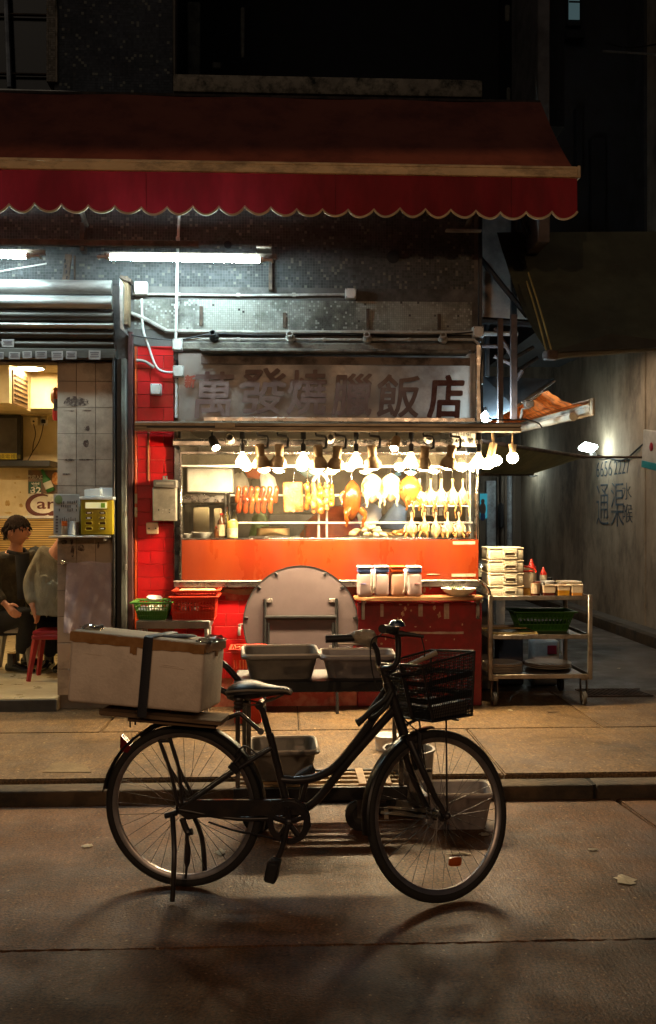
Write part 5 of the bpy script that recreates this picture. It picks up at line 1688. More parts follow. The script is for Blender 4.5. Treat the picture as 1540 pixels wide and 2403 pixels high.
# ---------------------------------------------------------------- people
def skin_mesh(J, edges, root, sub=2):
    names = list(J)
    me = bpy.data.meshes.new('sk')
    me.from_pydata([J[n][0] for n in names], [(names.index(a), names.index(b)) for a, b in edges], [])
    o = bpy.data.objects.new('sk', me)
    COL.objects.link(o)
    o.modifiers.new('s', 'SKIN').use_smooth_shade = True
    for n, v in zip(names, me.skin_vertices[0].data):
        r = J[n][1]
        v.radius = (r, r) if not hasattr(r, '__len__') else r
        v.use_root = n == root
    m = o.modifiers.new('d', 'SUBSURF')
    m.levels = m.render_levels = sub
    out = bpy.data.meshes.new_from_object(o.evaluated_get(bpy.context.evaluated_depsgraph_get()))
    bpy.data.objects.remove(o)
    return out


def fuse(meshes, voxel, smooth=3):
    bm = bmesh.new()
    for m in meshes:
        if isinstance(m, MB):
            me = bpy.data.meshes.new('t')
            bmesh.ops.recalc_face_normals(m.bm, faces=m.bm.faces[:])
            m.bm.to_mesh(me)
            m.bm.free()
            m = me
        bm.from_mesh(m)
    me = bpy.data.meshes.new('f')
    bm.to_mesh(me)
    bm.free()
    o = bpy.data.objects.new('f', me)
    COL.objects.link(o)
    r = o.modifiers.new('r', 'REMESH')
    r.mode = 'VOXEL'
    r.voxel_size = voxel
    s = o.modifiers.new('s', 'SMOOTH')
    s.iterations = smooth
    s.factor = .5
    out = bpy.data.meshes.new_from_object(o.evaluated_get(bpy.context.evaluated_depsgraph_get()))
    bpy.data.objects.remove(o)
    return out


def head_mesh(c, fwd, h=.235, tilt=0):
    """a head h tall, chin to crown, centred at c and looking along fwd"""
    f = Vector(fwd).normalized()
    up = Vector((0, 0, 1))
    l = up.cross(f).normalized()
    up = f.cross(l)
    m4 = Matrix(((f.x, l.x, up.x, c.x), (f.y, l.y, up.y, c.y), (f.z, l.z, up.z, c.z), (0, 0, 0, 1)))
    k = h / .235
    b = MB()
    nU, nV = 26, 20
    rs = []
    for j in range(1, nV):
        v = math.pi * j / nV
        z = .118 * math.cos(v)
        ring = []
        for i in range(nU):
            u = 2 * math.pi * i / nU
            cx, sx = math.cos(u), math.sin(u)
            rx, ry = .098 * math.sin(v), .077 * math.sin(v)
            t = max(0, -z / .118)
            if cx > 0:
                rx *= 1 - .12 * t
            else:
                rx *= 1 - .34 * t * t
            ry *= 1 - .30 * t ** 1.5
            p = Vector((rx * cx, ry * sx, z))
            w = max(0, cx) ** 6
            # brow, nose, lips, chin
            p.x += w * (.004 * math.exp(-((z - .028) / .012) ** 2) - .006 * math.exp(-((z - .010) / .012) ** 2) * (1 if abs(sx) > .2 else .2) + .005 * math.exp(-((z + .058) / .009) ** 2) + .008 * math.exp(-((z + .1) / .016) ** 2))
            ring.append(m4 @ (p * k))
        rs.append(ring)
    b.rings(rs)
    b.tube([m4 @ (Vector(q) * k) for q in ((.09, 0, .02), (.105, 0, .0), (.12, 0, -.022), (.102, 0, -.036))], [.008 * k, .010 * k, .0145 * k, .009 * k], 8)
    b.ball(m4 @ (Vector((.098, 0, -.058)) * k), (.010 * k, .010 * k, .006 * k), 10, 6)
    for s in (-1, 1):
        b.ball(m4 @ (Vector((-.008, s * .08, -.014)) * k), (.018 * k, .011 * k, .031 * k), 10, 8)
    return b, m4, k


m_skin = M('skin', (.60, .29, .17), .5, col2=(.54, .24, .14), nscale=14, sss=.15)
m_hair = M('dark brown hair', (.016, .009, .006), .9, col2=(.03, .018, .012), spec=.15, nscale=60, bump=.8, bscale=90)
m_jack = M('dark olive jacket', (.06, .05, .032), .85, col2=(.03, .026, .018), nscale=9, bump=.8, bscale=24, bdist=.02)
m_shirt = M('charcoal shirt', (.018, .016, .015), .8, bump=.2, bscale=30)
m_trou = M('black trousers', (.010, .010, .012), .85, bump=.3, bscale=18, bdist=.015)
m_shoe = M('black leather', (.012, .01, .01), .18, coat=.4)
m_knit = M('grey beige knit jumper', (.25, .22, .15), .95, col2=(.19, .165, .11), nscale=14, bump=.9, bscale=130, stretch=(1, 1, .5))


def hand(wrist, fw, side, spread=.5, k=1.):
    """palm, four fingers of unequal length and a thumb; fw points along the fingers, side from little finger to thumb"""
    f = Vector(fw).normalized()
    s = Vector(side)
    s = (s - s.dot(f) * f).normalized()
    n = f.cross(s)
    w = Vector(wrist)
    b = MB()
    b.tube([w - f * .02, w + f * .03 * k, w + f * .075 * k, w + f * .09 * k], [.026 * k, .032 * k, .04 * k, .036 * k], 10, flat=(s, 1, .5))
    for i, (o, L) in enumerate(((-.029, .055), (-.010, .07), (.010, .074), (.028, .066))):
        a = w + f * .082 * k + s * o * k
        b.tube([a - f * .012, a + f * L * .4 * k + s * o * spread * .2 - n * .004, a + f * L * .75 * k - n * .016 * k, a + f * L * .95 * k - n * .034 * k], [.0095 * k, .0092 * k, .0085 * k, .0062 * k], 8)
    a = w + f * .03 * k + s * .03 * k
    b.tube([a - s * .012, a + s * .022 * k + f * .02 * k, a + s * .03 * k + f * .046 * k - n * .01, a + s * .028 * k + f * .066 * k - n * .018], [.012 * k, .0125 * k, .0105 * k, .0075 * k], 8)
    return b


def obj_from(me, name, mat, parent=None, **kw):
    return finish(me, name, mat, parent, True, False, 180, **kw)


PY = 8.45
hc = W(41, 1245, PY)
hf = Vector((1, -.35, -.02))
hm, hM, hk = head_mesh(hc, hf, .255)
neck0 = W(39, 1283, PY + .02)
ches = W(30, 1330, PY + .04)
pel = W(14, 1440, PY + .12)
wri = W(14, 1418, PY - .26)
hnd = hand(wri, W(40, 1446, PY - .30) - wri, Vector((.5, -.3, .8)), k=1.05)
J = {'pel': (pel, .11), 'bel': (pel.lerp(ches, .45), .115), 'che': (ches, .12), 'neck': (neck0, .055), 'head': (hc + Vector((0, 0, -.03)), .05),
     'shR': (ches + Vector((-.12, -.16, .06)), .06), 'elR': (W(-14, 1392, PY - .22), .045), 'wrR': (wri, .028)}
body = skin_mesh(J, [('pel', 'bel'), ('bel', 'che'), ('che', 'neck'), ('neck', 'head'), ('che', 'shR'), ('shR', 'elR'), ('elR', 'wrR')], 'pel')
me = fuse([body, hm, hnd], .0055, 2)
p1 = obj_from(me, 'person', m_skin, None, origin=Vector((pel.x, pel.y, FZ)), label='seated young man with dark bowl-cut hair and a dark jacket, looking right', category='person')
# hair: a thick cap with a fringe
hb_ = MB()
rs = []
for j in range(1, 12):
    v = math.pi * .72 * j / 11
    ring = []
    for i in range(28):
        u = 2 * math.pi * i / 28
        cx, sx = math.cos(u), math.sin(u)
        lim = .03 + .01 * random.random() if cx > .45 else (.012 if cx > .2 else (.004 if cx > -.3 else -.075))
        z = max(.128 * math.cos(v), lim) + random.uniform(-.004, .004)
        rr = math.sin(min(v, math.pi / 2))
        p = Vector(((.106 * rr + .004 * math.sin(9 * u)) * cx - .002, (.087 * rr + .003 * math.sin(11 * u)) * sx, z + .002)) + Vector((random.uniform(-.003, .003), random.uniform(-.003, .003), 0))
        ring.append(hM @ (p * hk))
    rs.append(ring)
hb_.rings(rs)
for _i in range(170):
    u, v = random.uniform(0, 6.283), random.uniform(.15, 1.5)
    q = Vector((.107 * math.sin(v) * math.cos(u), .088 * math.sin(v) * math.sin(u), .128 * math.cos(v)))
    dn = Vector((q.x * .25, q.y * .25, -.055)) + Vector((random.uniform(-.012, .012), random.uniform(-.012, .012), 0))
    if math.cos(u) > .4 and q.z < .075: dn *= .45
    hb_.tube([hM @ (q * hk), hM @ ((q * 1.05 + dn * .5) * hk), hM @ ((q * 1.0 + dn) * hk)], [.008, .007, .001], 4)
hb_.build('hair', m_hair, p1, angle=180)
eb = MB()
for s in (-1, 1):
    eb.tube([hM @ (Vector(q) * hk) for q in ((.095, s * .018, .008), (.0925, s * .03, .011), (.083, s * .046, .007))], .0023, 6)
    eb.tube([hM @ (Vector(q) * hk) for q in ((.099, s * .014, .026), (.094, s * .034, .029), (.082, s * .05, .024))], .0026, 6)
eb.build('brow_and_lash', m_hair, p1)
MB().ball(hM @ (Vector((.101, 0, -.0605)) * hk), (.010, .021, .0075), 10, 6).build('lips', M('lips', (.33, .06, .045), .5), p1)
# jacket, trousers, shoes
J = {'hem': (pel + Vector((0, 0, -.02)), .19), 'wai': (pel.lerp(ches, .4), .18), 'che': (ches, .185), 'col': (neck0 + Vector((-.01, .01, -.06)), .085),
     'shR': (ches + Vector((-.13, -.17, .07)), .085), 'elR': (W(-14, 1392, PY - .22), .072), 'cuR': (wri + Vector((-.012, .01, .01)), .05),
     'shL': (ches + Vector((.12, .14, .09)), .085), 'elL': (W(86, 1370, PY + .15), .07), 'cuL': (W(92, 1418, PY + .0), .05)}
me = fuse([skin_mesh(J, [('hem', 'wai'), ('wai', 'che'), ('che', 'col'), ('che', 'shR'), ('shR', 'elR'), ('elR', 'cuR'), ('che', 'shL'), ('shL', 'elL'), ('elL', 'cuL')], 'wai')], .012, 2)
obj_from(me, 'jacket', m_jack, p1)
MB().tube(spline([neck0 + Vector((-.06, -.05, -.04)), neck0 + Vector((.03, -.075, -.06)), neck0 + Vector((.09, .0, -.06)), neck0 + Vector((.04, .07, -.02))]), .02, 8).build('collar', m_shirt, p1)
MB().tube([W(52, 1300, PY - .15), W(56, 1360, PY - .17), W(58, 1405, PY - .18)], .06, 10, flat=((1, 0, 0), 1, .35)).build('shirt_front', m_shirt, p1)
kn1 = W(72, 1440, PY - .14)
an1 = W(50, 1533, PY + .02)
kn2 = W(84, 1432, PY + .26)
an2 = W(70, 1530, PY + .35)
J = {'pel': (pel + Vector((0, 0, -.03)), .15), 'h1': (pel + Vector((.05, -.12, -.03)), .11), 'k1': (kn1, .085), 'm1': (kn1.lerp(an1, .5), .075), 'a1': (an1, .066), 'h2': (pel + Vector((.06, .12, -.03)), .11), 'k2': (kn2, .08), 'a2': (an2, .06)}
me = fuse([skin_mesh(J, [('pel', 'h1'), ('h1', 'k1'), ('k1', 'm1'), ('m1', 'a1'), ('pel', 'h2'), ('h2', 'k2'), ('k2', 'a2')], 'pel')], .012, 2)
obj_from(me, 'trousers', m_trou, p1)


def shoe(heel, fwd, L=.27, sock=None):
    f = Vector((fwd[0], fwd[1], 0)).normalized()
    s = Vector((-f.y, f.x, 0))
    b = MB()
    prof = [(0, .034, .075), (.05, .038, .09), (.1, .038, .085), (.16, .045, .06), (.22, .045, .05), (.27, .022, .035)]
    rs = []
    for d, w, h in prof:
        c = Vector(heel) + f * (d - .05)
        rs.append([c + s * w * math.cos(q) + Vector((0, 0, max(0, h * .5 + h * .5 * math.sin(q)))) for q in [2 * math.pi * k / 14 for k in range(14)]])
    b.rings(rs)
    b.tube([Vector(heel) + f * .0 + Vector((0, 0, .05)), Vector(heel) + f * .0 + Vector((0, 0, .16))], [.045, .042], 12)
    return b


g1 = G(38, 1571, FZ)
shoe((g1.x, an1.y, FZ + .004), (1, -.35)).build('shoe', m_shoe, p1, angle=60)
shoe((an2.x - .02, an2.y, FZ + .004), (1, -.2)).build('shoe', m_shoe, p1, angle=60)


# second diner, seen from behind, mostly hidden by the pillar
QY = 8.15
ches = W(128, 1330, QY)
pel = W(122, 1448, QY + .0)
neck0 = W(150, 1266, QY - .02)
hc = W(163, 1228, QY - .04)
hm, hM, hk = head_mesh(hc, Vector((.8, .6, -.15)), .25)
wri = W(77, 1424, QY - .14)
hnd = hand(wri, W(92, 1456, QY - .1) - wri, Vector((.2, .8, .3)), k=1.)
J = {'pel': (pel, .1), 'bel': (pel.lerp(ches, .45), .11), 'che': (ches, .11), 'neck': (neck0, .055), 'head': (hc, .05), 'sh': (ches + Vector((-.13, 0, .06)), .05), 'el': (W(66, 1366, QY - .06), .042), 'wr': (wri, .028)}
me = fuse([skin_mesh(J, [('pel', 'bel'), ('bel', 'che'), ('che', 'neck'), ('neck', 'head'), ('che', 'sh'), ('sh', 'el'), ('el', 'wr')], 'pel'), hm, hnd], .0065, 2)
p2 = obj_from(me, 'person', m_skin, None, origin=Vector((pel.x, pel.y, FZ)), label='diner in a grey beige jumper seen from behind, half hidden by the pillar', category='person')
hb_ = MB().ball(hc + Vector((-.02, -.01, .03)), (.1, .095, .1), 18, 12)
hb_.build('hair', m_hair, p2)
J = {'hem': (pel + Vector((0, 0, .035)), .165), 'wai': (pel.lerp(ches, .45), .18), 'che': (ches, .18), 'up': (W(143, 1284, QY), .15), 'sh': (ches + Vector((-.1, -.01, .1)), .085), 'el': (W(70, 1368, QY - .06), .066), 'fo': (W(73, 1402, QY - .1), .055), 'cu': (wri + Vector((0, 0, .015)), .043)}
me = fuse([skin_mesh(J, [('hem', 'wai'), ('wai', 'che'), ('che', 'up'), ('che', 'sh'), ('sh', 'el'), ('el', 'fo'), ('fo', 'cu')], 'wai')], .011, 2)
obj_from(me, 'jumper', m_knit, p2)
J = {'pel': (pel + Vector((0, 0, -.04)), .145), 'h1': (pel + Vector((-.06, .1, -.05)), .1), 'k1': (W(124, 1462, QY + .42), .08), 'a1': (W(116, 1545, QY + .45), .06), 'h2': (pel + Vector((.08, .1, -.05)), .1), 'k2': (W(160, 1462, QY + .4), .08), 'a2': (W(150, 1545, QY + .45), .06)}
me = fuse([skin_mesh(J, [('pel', 'h1'), ('h1', 'k1'), ('k1', 'a1'), ('pel', 'h2'), ('h2', 'k2'), ('k2', 'a2')], 'pel')], .012, 2)
obj_from(me, 'trousers', m_trou, p2)
q = W(116, 1545, QY + .45)
shoe((q.x, q.y, FZ + .004), (-.2, -1)).build('shoe', m_shoe, p2, angle=60)
q = W(150, 1545, QY + .45)
shoe((q.x, q.y, FZ + .004), (-.1, -1)).build('shoe', m_shoe, p2, angle=60)


# stools
def stool(c, h, w, mat, label, spread=.045):
    t = thing('plastic_stool', label, 'stool', c)
    c = Vector(c)
    b = MB().box(c + Vector((0, 0, h - .02)), (w, w, .04), bev=.014, seg=2).box(c + Vector((0, 0, h - .055)), (w * 1.04, w * 1.04, .04), bev=.008)
    b.build('seat', mat, t)
    for sx in (-1, 1):
        for sy in (-1, 1):
            a = c + Vector((sx * (w / 2 - .025), sy * (w / 2 - .025), h - .06))
            d = c + Vector((sx * (w / 2 - .02 + spread), sy * (w / 2 - .02 + spread), 0))
            MB().tube([a, d], [.03, .02], 4, flat=((1, 0, 0), 1, 1)).build('leg', mat, t, angle=30)
    return t


m_stred = M('dark red plastic', (.30, .015, .02), .4, col2=(.24, .01, .014), nscale=5)
m_stgr = M('grey plastic', (.32, .29, .24), .5, dirt=.3)
stool((W(124, 1500, QY).x, QY, FZ), .415, .27, m_stred, 'dark red plastic stool under the diner in the jumper')
stool((W(34, 1500, PY + .1).x, PY + .12, FZ), .42, .3, m_stgr, 'grey plastic stool under the man in the jacket', .06)
# table behind the diners, mostly off frame
tb = thing('dining_table', 'small table with a dark bag behind the seated man', 'table', (W(150, 1, 9.4).x, 9.4, FZ))
MB().box((W(160, 1, 9.4).x, 9.4, FZ + .73), (.9, .7, .03), bev=.006).build('tabletop', m_cream, tb)
for sx in (-1, 1):
    for sy in (-1, 1):
        MB().cyl((W(160, 1, 9.4).x + sx * .4, 9.4 + sy * .3, FZ), (W(160, 1, 9.4).x + sx * .4, 9.4 + sy * .3, FZ + .72), .018).build('leg', m_black, tb)
_bp = Vector((W(84, 1, 9.3).x, 9.3, FZ + .745))
tag(MB().lathe([(0, 0), (.12, 0), (.14, .05), (.13, .16), (.1, .25), (.05, .31), (0, .33)], 18, Matrix.Translation(_bp)).build('dark_bag', m_trou, None), 'dark bag standing on the table behind the seated man', 'bag')

# ================================================================ THINGS ALONG THE SHOP FRONT
m_plred = M('bright red crate plastic', (.62, .05, .02), .38, col2=(.52, .03, .014), nscale=5)
m_plgreen = M('green basket plastic', (.07, .22, .035), .4, col2=(.05, .16, .025), nscale=6)
m_gsteel = M('dull grey steel', (.24, .22, .2), .5, metal=.5, dirt=.4, dscale=6)

# steel ledge with two baskets
LYF = YF - .36
ld = thing('steel_bench', 'grey steel bench holding the green and red baskets', 'bench', W(406, 1640, LYF))
X = lambda x, Y=LYF: W(x, 1200, Y).x
ZL = fz(1456, 406, LYF)
MB().bx(X(320), X(493), LYF, YF - .02, ZL - .06, ZL, .006).build('top', m_gsteel, ld)
for x in (328, 484):
    for y in (LYF + .03, YF - .06):
        MB().bx(X(x) - .015, X(x) + .015, y - .015, y + .015, WZ, ZL - .062, .003).build('leg', m_alu, ld)


def basket(name, label, x0, x1, y0, y1, z0, z1, mat, flare=.03, nx=12, ny=6, nz=3, slats=.006, solid=0., group=None, band=()):
    """open plastic basket: tapered walls of ribs, a rolled rim, a ribbed floor"""
    t = thing(name, label, 'basket', ((x0 + x1) / 2, (y0 + y1) / 2, z0), group)

    def P(u, v, w):
        k = flare * (1 - w)
        return Vector((x0 + k + (x1 - x0 - 2 * k) * u, y0 + k + (y1 - y0 - 2 * k) * v, z0 + (z1 - z0) * w))
    b = MB()
    for i in range(nx + 1):
        u = i / nx
        for v in (0, 1):
            b.tube([P(u, v, .02), P(u, v, .97)], slats, 4)
    for i in range(1, ny):
        v = i / ny
        for u in (0, 1):
            b.tube([P(u, v, .02), P(u, v, .97)], slats, 4)
    b.build('side_rib', mat, t, smooth=False)['kind'] = 'stuff'
    b = MB()
    for k in range(nz + 1):
        w = .03 + k / nz * .94
        b.tube([P(0, 0, w), P(1, 0, w), P(1, 1, w), P(0, 1, w)], slats * (1.1 if 0 < k < nz else 1.6), 4, closed=True)
    b.build('hoop', mat, t, smooth=False)
    for w0, w1 in band:
        b = MB()
        b.rings([[P(u, v, w) for u, v in ((0, 0), (1, 0), (1, 1), (0, 1))] for w in (w0, w1)], caps=False)
        bmesh.ops.solidify(b.bm, geom=b.bm.faces[:], thickness=.003)
        b.build('side_band', mat, t, smooth=False)
    o = .016
    rim = [P(0, 0, 1) + Vector((-o, -o, 0)), P(1, 0, 1) + Vector((o, -o, 0)), P(1, 1, 1) + Vector((o, o, 0)), P(0, 1, 1) + Vector((-o, o, 0))]
    MB().tube(rim, .011, 6, closed=True, flat=((0, 0, 1), .7, 1.3)).build('rim', mat, t)
    MB().prism([P(0, 0, .02), P(1, 0, .02), P(1, 1, .02), P(0, 1, .02)], (0, 0, .004)).build('floor', mat, t, smooth=False)
    return t


B0 = LYF + .01
gb = basket('green_basket', 'green plastic basket of white bowls on the steel bench', X(313), X(397), B0, B0 + .26, ZL + .001, fz(1414, 355, B0), m_plgreen, .035, 12, 8, 4, .0035, band=((.02, .5),))
rb1 = basket('red_basket', 'lower red crate beside the green basket, jars inside', X(402), X(505), B0, B0 + .28, ZL + .001, fz(1401, 450, B0), m_plred, .012, 14, 8, 3, .006, band=((.02, .42), (.82, .98)))
zr = fz(1401, 450, B0) + .012
rb2 = basket('red_basket', 'upper red basket with a cream tray stacked on the lower red crate', X(408), X(507), B0 + .06, B0 + .32, zr, fz(1388, 450, B0), m_plred, .02, 14, 8, 2, .005, band=((.5, .98),))
MB().bx(X(414), X(500), B0 + .09, B0 + .28, zr + .008, zr + .03, .006).build('cream_tray', M('cream tray', (.65, .5, .28), .5), None)
tag(COL.objects[-1], 'flat cream tray lying in the upper red basket', 'tray')
for i, (x, y, z, rx, ry, lab) in enumerate(((362, 0, 1416, 10, 5, 'upright white bowl on top of the green basket'), (340, .03, 1440, 150, 10, 'overturned white bowl at the left in the green basket'), (352, .1, 1432, 160, -12, 'overturned white bowl at the back of the green basket'), (376, .06, 1440, 150, 8, 'overturned white bowl at the right in the green basket'))):
    p = W(x, z if i == 0 else z, B0 + .12 + y)
    if i:
        p.z = ZL + .085
    bowl(p, .058, .05, m_porc, lab, 'bowl', 'white bowls in the green basket', rot=Euler((R(rx), R(ry), 0)))
spn = thing('soup_spoon', 'white soup spoon sticking out of the green basket', 'spoon', W(385, 1432, B0 + .14))
MB().tube(spline([W(372, 1434, B0 + .12), W(385, 1428, B0 + .12), W(398, 1416, B0 + .1), W(402, 1410, B0 + .1)]), .009, 8, flat=((0, 1, 0), .5, 1)).build('spoon_handle', m_porc, spn)
MB().ball(W(368, 1436, B0 + .12), (.03, .02, .012), 12, 8).build('spoon_bowl', m_porc, spn)
for x, lab in ((430, 'left glass jar inside the red crate'), (455, 'right glass jar inside the red crate')):
    p = Vector((X(x), B0 + .07, ZL + .012))
    t = thing('glass_jar', lab, 'jar', p)
    MB().lathe([(0, 0), (.034, 0), (.036, .01), (.036, .085), (0, .085)], 18, Matrix.Translation(p)).build('jar_body', M('dim jar glass', (.4, .33, .28), .2, trans=.4), t)
    MB().lathe([(0, .086), (.037, .086), (.037, .11), (0, .11)], 18, Matrix.Translation(p)).build('steel_lid', m_steelb, t)

# folded round table
TR = 134 / F * 7.2
tcy = 1461
c = W(706, tcy, 7.21)
rtb = thing('folded_table', 'round folding table leaning upside against the red wall, pinkish underside out', 'table', Vector((c.x, 7.14, WZ)))
m_tab = M('pinkish table underside', (.088, .062, .062), .6, col2=(.072, .048, .05), nscale=2, dirt=.35, dcol=(.05, .03, .03), dscale=2.2)
lean = R(9)
m4 = Matrix.Translation(c) @ Euler((R(90) - lean, 0, 0)).to_matrix().to_4x4()
# local: x right, y up in the disc, z towards the street
MB().lathe([(0, -.012), (TR - .006, -.012), (TR - .003, .008), (0, .008)], 72, m4).build('disc', m_tab, rtb, angle=30)
MB().lathe([(TR - .004, -.016), (TR + .004, -.014), (TR + .004, .012), (TR - .004, .012)], 72, m4, caps=False).build('edge_band', m_black, rtb)
k = TR / 134
pl_ = lambda x, y, z=.02: m4 @ Vector(((x - 706) * k, -(y - tcy) * k, z))
for xa in (622, 790):
    MB().tube([pl_(xa, 1405, .022), pl_(xa, 1400 + (pl_(xa, 1400, .022).z - WZ) / math.cos(lean) / k, .022)], .0125, 10).build('leg', m_black, rtb)
    MB().tube([pl_(xa + (8 if xa < 700 else -8), 1462, .02), pl_(xa + (8 if xa < 700 else -8), 1520, .02)], .01, 8).build('leg_brace', m_black, rtb)
    for yy in (1409, 1519):
        o = 9 if xa < 700 else -9
        MB().box(pl_(xa + o * 1.1, yy, .014), (.05, .012, .03), rot=Euler((-lean, 0, 0)), bev=.003).build('hinge_plate', m_steel, rtb)
MB().tube([pl_(622, 1449, .024), pl_(790, 1449, .024)], .016, 10, flat=((0, 0, 1), 1.1, .8)).build('cross_bar', m_black, rtb)
for a in (40, 63, 117, 140, 175, 5, -28):
    q = R(a)
    MB().box(m4 @ Vector(((TR - .02) * math.cos(q), (TR - .02) * math.sin(q), .014)), (.028, .016, .02), rot=Euler((-lean, R(-a), 0)), bev=.003).build('edge_clip', m_black, rtb)
# wall tap
tp = thing('wall_tap', 'small pale brass tap on the red tiles left of the round table', 'tap', W(565, 1470, YF - .05))
MB().tube(spline([W(562, 1474, YF), W(563, 1474, YF - .06), W(562, 1482, YF - .08), W(562, 1490, YF - .08)]), .012).build('spout', m_cond, tp)
MB().box(W(568, 1464, YF - .05), (.06, .014, .014), rot=Euler((0, R(-12), 0)), bev=.004).build('handle', m_cond, tp)
MB().cyl(W(563, 1474, YF - .05), W(564, 1465, YF - .05), .01).build('stem', m_cond, tp)

# red bin of skewers
RYB = 6.75
rbx = basket('red_bin', 'tall red plastic bin with pale sticks, behind the left grey tub', W(545, 1, RYB).x, W(618, 1, RYB).x, RYB, RYB + .22, WZ + .001, fz(1524, 580, RYB), m_plred, .02, 10, 6, 4, .006, band=((.0, .55), (.86, .98)))
for i, (x, h) in enumerate(((551, 1514), (562, 1517), (575, 1513), (580, 1516), (594, 1514), (600, 1518), (570, 1518))):
    tag(MB().cyl(Vector((W(x, 1, RYB).x + .02, RYB + .1 + .01 * i, WZ + .02)), W(x, h, RYB + .08), .007, seg=7).build('wooden_stick', M('pale stick wood', (.6, .42, .2), .6) if i == 0 else bpy.data.materials['pale stick wood'], None), 'pale wooden stick poking out of the red bin, %s' % ('leftmost', 'second from the left', 'fourth and tall', 'fifth beside the tall one', 'sixth', 'rightmost', 'third and short')[i], 'stick', 'sticks in the red bin')

# red counter box on the right with rounded table top
m_ctr = M('chipped dark red paint', (.24, .006, .012), .5, col2=(.16, .003, .008), nscale=4, dirt=.55, dcol=(.06, .01, .01), dscale=5, bump=.25, bscale=22)
ct = thing('red_counter', 'chipped dark red counter with a round-ended shelf top', 'counter', (fx(985), YF, WZ))
CYF = YF - .045
MB().bx(fx(838), fx(1128), CYF, YF + .2, WZ, fz(1412), .006).build('panel', m_ctr, ct)
TY0, TY1 = YF - .26, YF - .05
ztop_ = fz(1401, 985, TY0)
pts = []
xa, xb = W(834, 1, TY0).x, W(1140, 1, TY0).x
r_ = .12
for a in range(180, 271, 10):
    pts.append((xa + r_ + r_ * math.cos(R(a)), TY0 + r_ + r_ * math.sin(R(a))))
for a in range(270, 361, 10):
    pts.append((xb - r_ + r_ * math.cos(R(a)), TY0 + r_ + r_ * math.sin(R(a))))
pts += [(xb, TY1), (xa, TY1)]
b = MB().prism([(x, y, ztop_ - .026) for x, y in pts], (0, 0, .026))
bmesh.ops.bevel(b.bm, geom=[e for e in b.bm.edges if abs(e.verts[0].co.z - e.verts[1].co.z) < 1e-5], offset=.007, segments=2, affect='EDGES')
b.build('shelf_top', M('worn wooden top', (.46, .22, .09), .5, col2=(.34, .15, .06), nscale=6, dirt=.4, dscale=6, stretch=(.5, 3, 3)), ct)
for x in (851, 1118):
    MB().bx(fx(x - 4), fx(x + 4), YF - .2, YF - .045, ztop_ - .05, ztop_ - .027, .003).bx(fx(x - 4), fx(x + 4), YF - .06, YF - .046, fz(1452), ztop_ - .05, .003).build('bracket', m_steel, ct)
m_chip = M('bare chipped patch', (.34, .2, .13), .85, col2=(.5, .34, .24), nscale=40)
m_tapew = M('dirty white tape', (.45, .34, .3), .6, dirt=.4, dscale=9)
rnd = random.Random(9)
for x0, x1, y0, y1 in ((900, 1088, 1482, 1487), (1012, 1112, 1523, 1528)):
    pt_ = []
    n = 10
    for k in range(n + 1): pt_.append(tuple(W(x0 + (x1 - x0) * k / n, y0 + rnd.uniform(-.8, .8), CYF - .001)))
    for k in range(n, -1, -1): pt_.append(tuple(W(x0 + (x1 - x0) * k / n, y1 + rnd.uniform(-.8, .8), CYF - .001)))
    MB().prism(pt_, (0, -.002, 0)).build('tape_strip', m_tapew, ct, smooth=False)


def chip(x, y, rx, ry, mat=m_chip):
    n = 11
    return [tuple(W(x + rx * math.cos(6.283 * k / n) * rnd.uniform(.45, 1.15), y + ry * math.sin(6.283 * k / n) * rnd.uniform(.45, 1.15), CYF - .001)) for k in range(n)]


for x, y, rx, ry in ((945, 1440, 5, 9), (951, 1428, 4, 6), (941, 1452, 3, 4), (1031, 1443, 5, 9), (934, 1450, 2, 3), (1000, 1502, 2, 2), (895, 1510, 4, 3), (940, 1418, 7, 2), (958, 1418, 3, 3), (1020, 1425, 4, 7), (1066, 1500, 2, 3), (905, 1498, 2, 4), (1016, 1413, 6, 2), (965, 1432, 2, 4), (1046, 1436, 3, 8), (975, 1470, 3, 2), (1010, 1470, 2, 2), (930, 1463, 2, 2), (1085, 1465, 2, 3)):
    MB().prism(chip(x, y, rx, ry), (0, -.0015, 0)).build('paint_chip', m_chip, ct, smooth=False)
for x0, x1, y0, y1 in ((982, 992, 1417, 1446), (893, 900, 1416, 1446), (1042, 1054, 1416, 1452)):
    MB().bx(fx(x0, CYF), fx(x1, CYF), CYF - .003, CYF - .001, fz(y1, 985, CYF), fz(y0, 985, CYF)).build('tape_strip', m_tapew, ct, smooth=False)
for x, y, rx, ry in ((930, 1383, 6, 5), (950, 1381, 5, 3), (966, 1384, 5, 7), (958, 1394, 8, 4), (936, 1393, 5, 4), (980, 1380, 4, 3)):
    n = 11
    MB().prism([tuple(W(x + 30 + rx * math.cos(6.283 * q / n) * rnd.uniform(.5, 1.1), y + ry * math.sin(6.283 * q / n) * rnd.uniform(.5, 1.1), YF - .0045)) for q in range(n)], (0, -.0015, 0)).build('paint_chip', m_chip, rt, smooth=False)

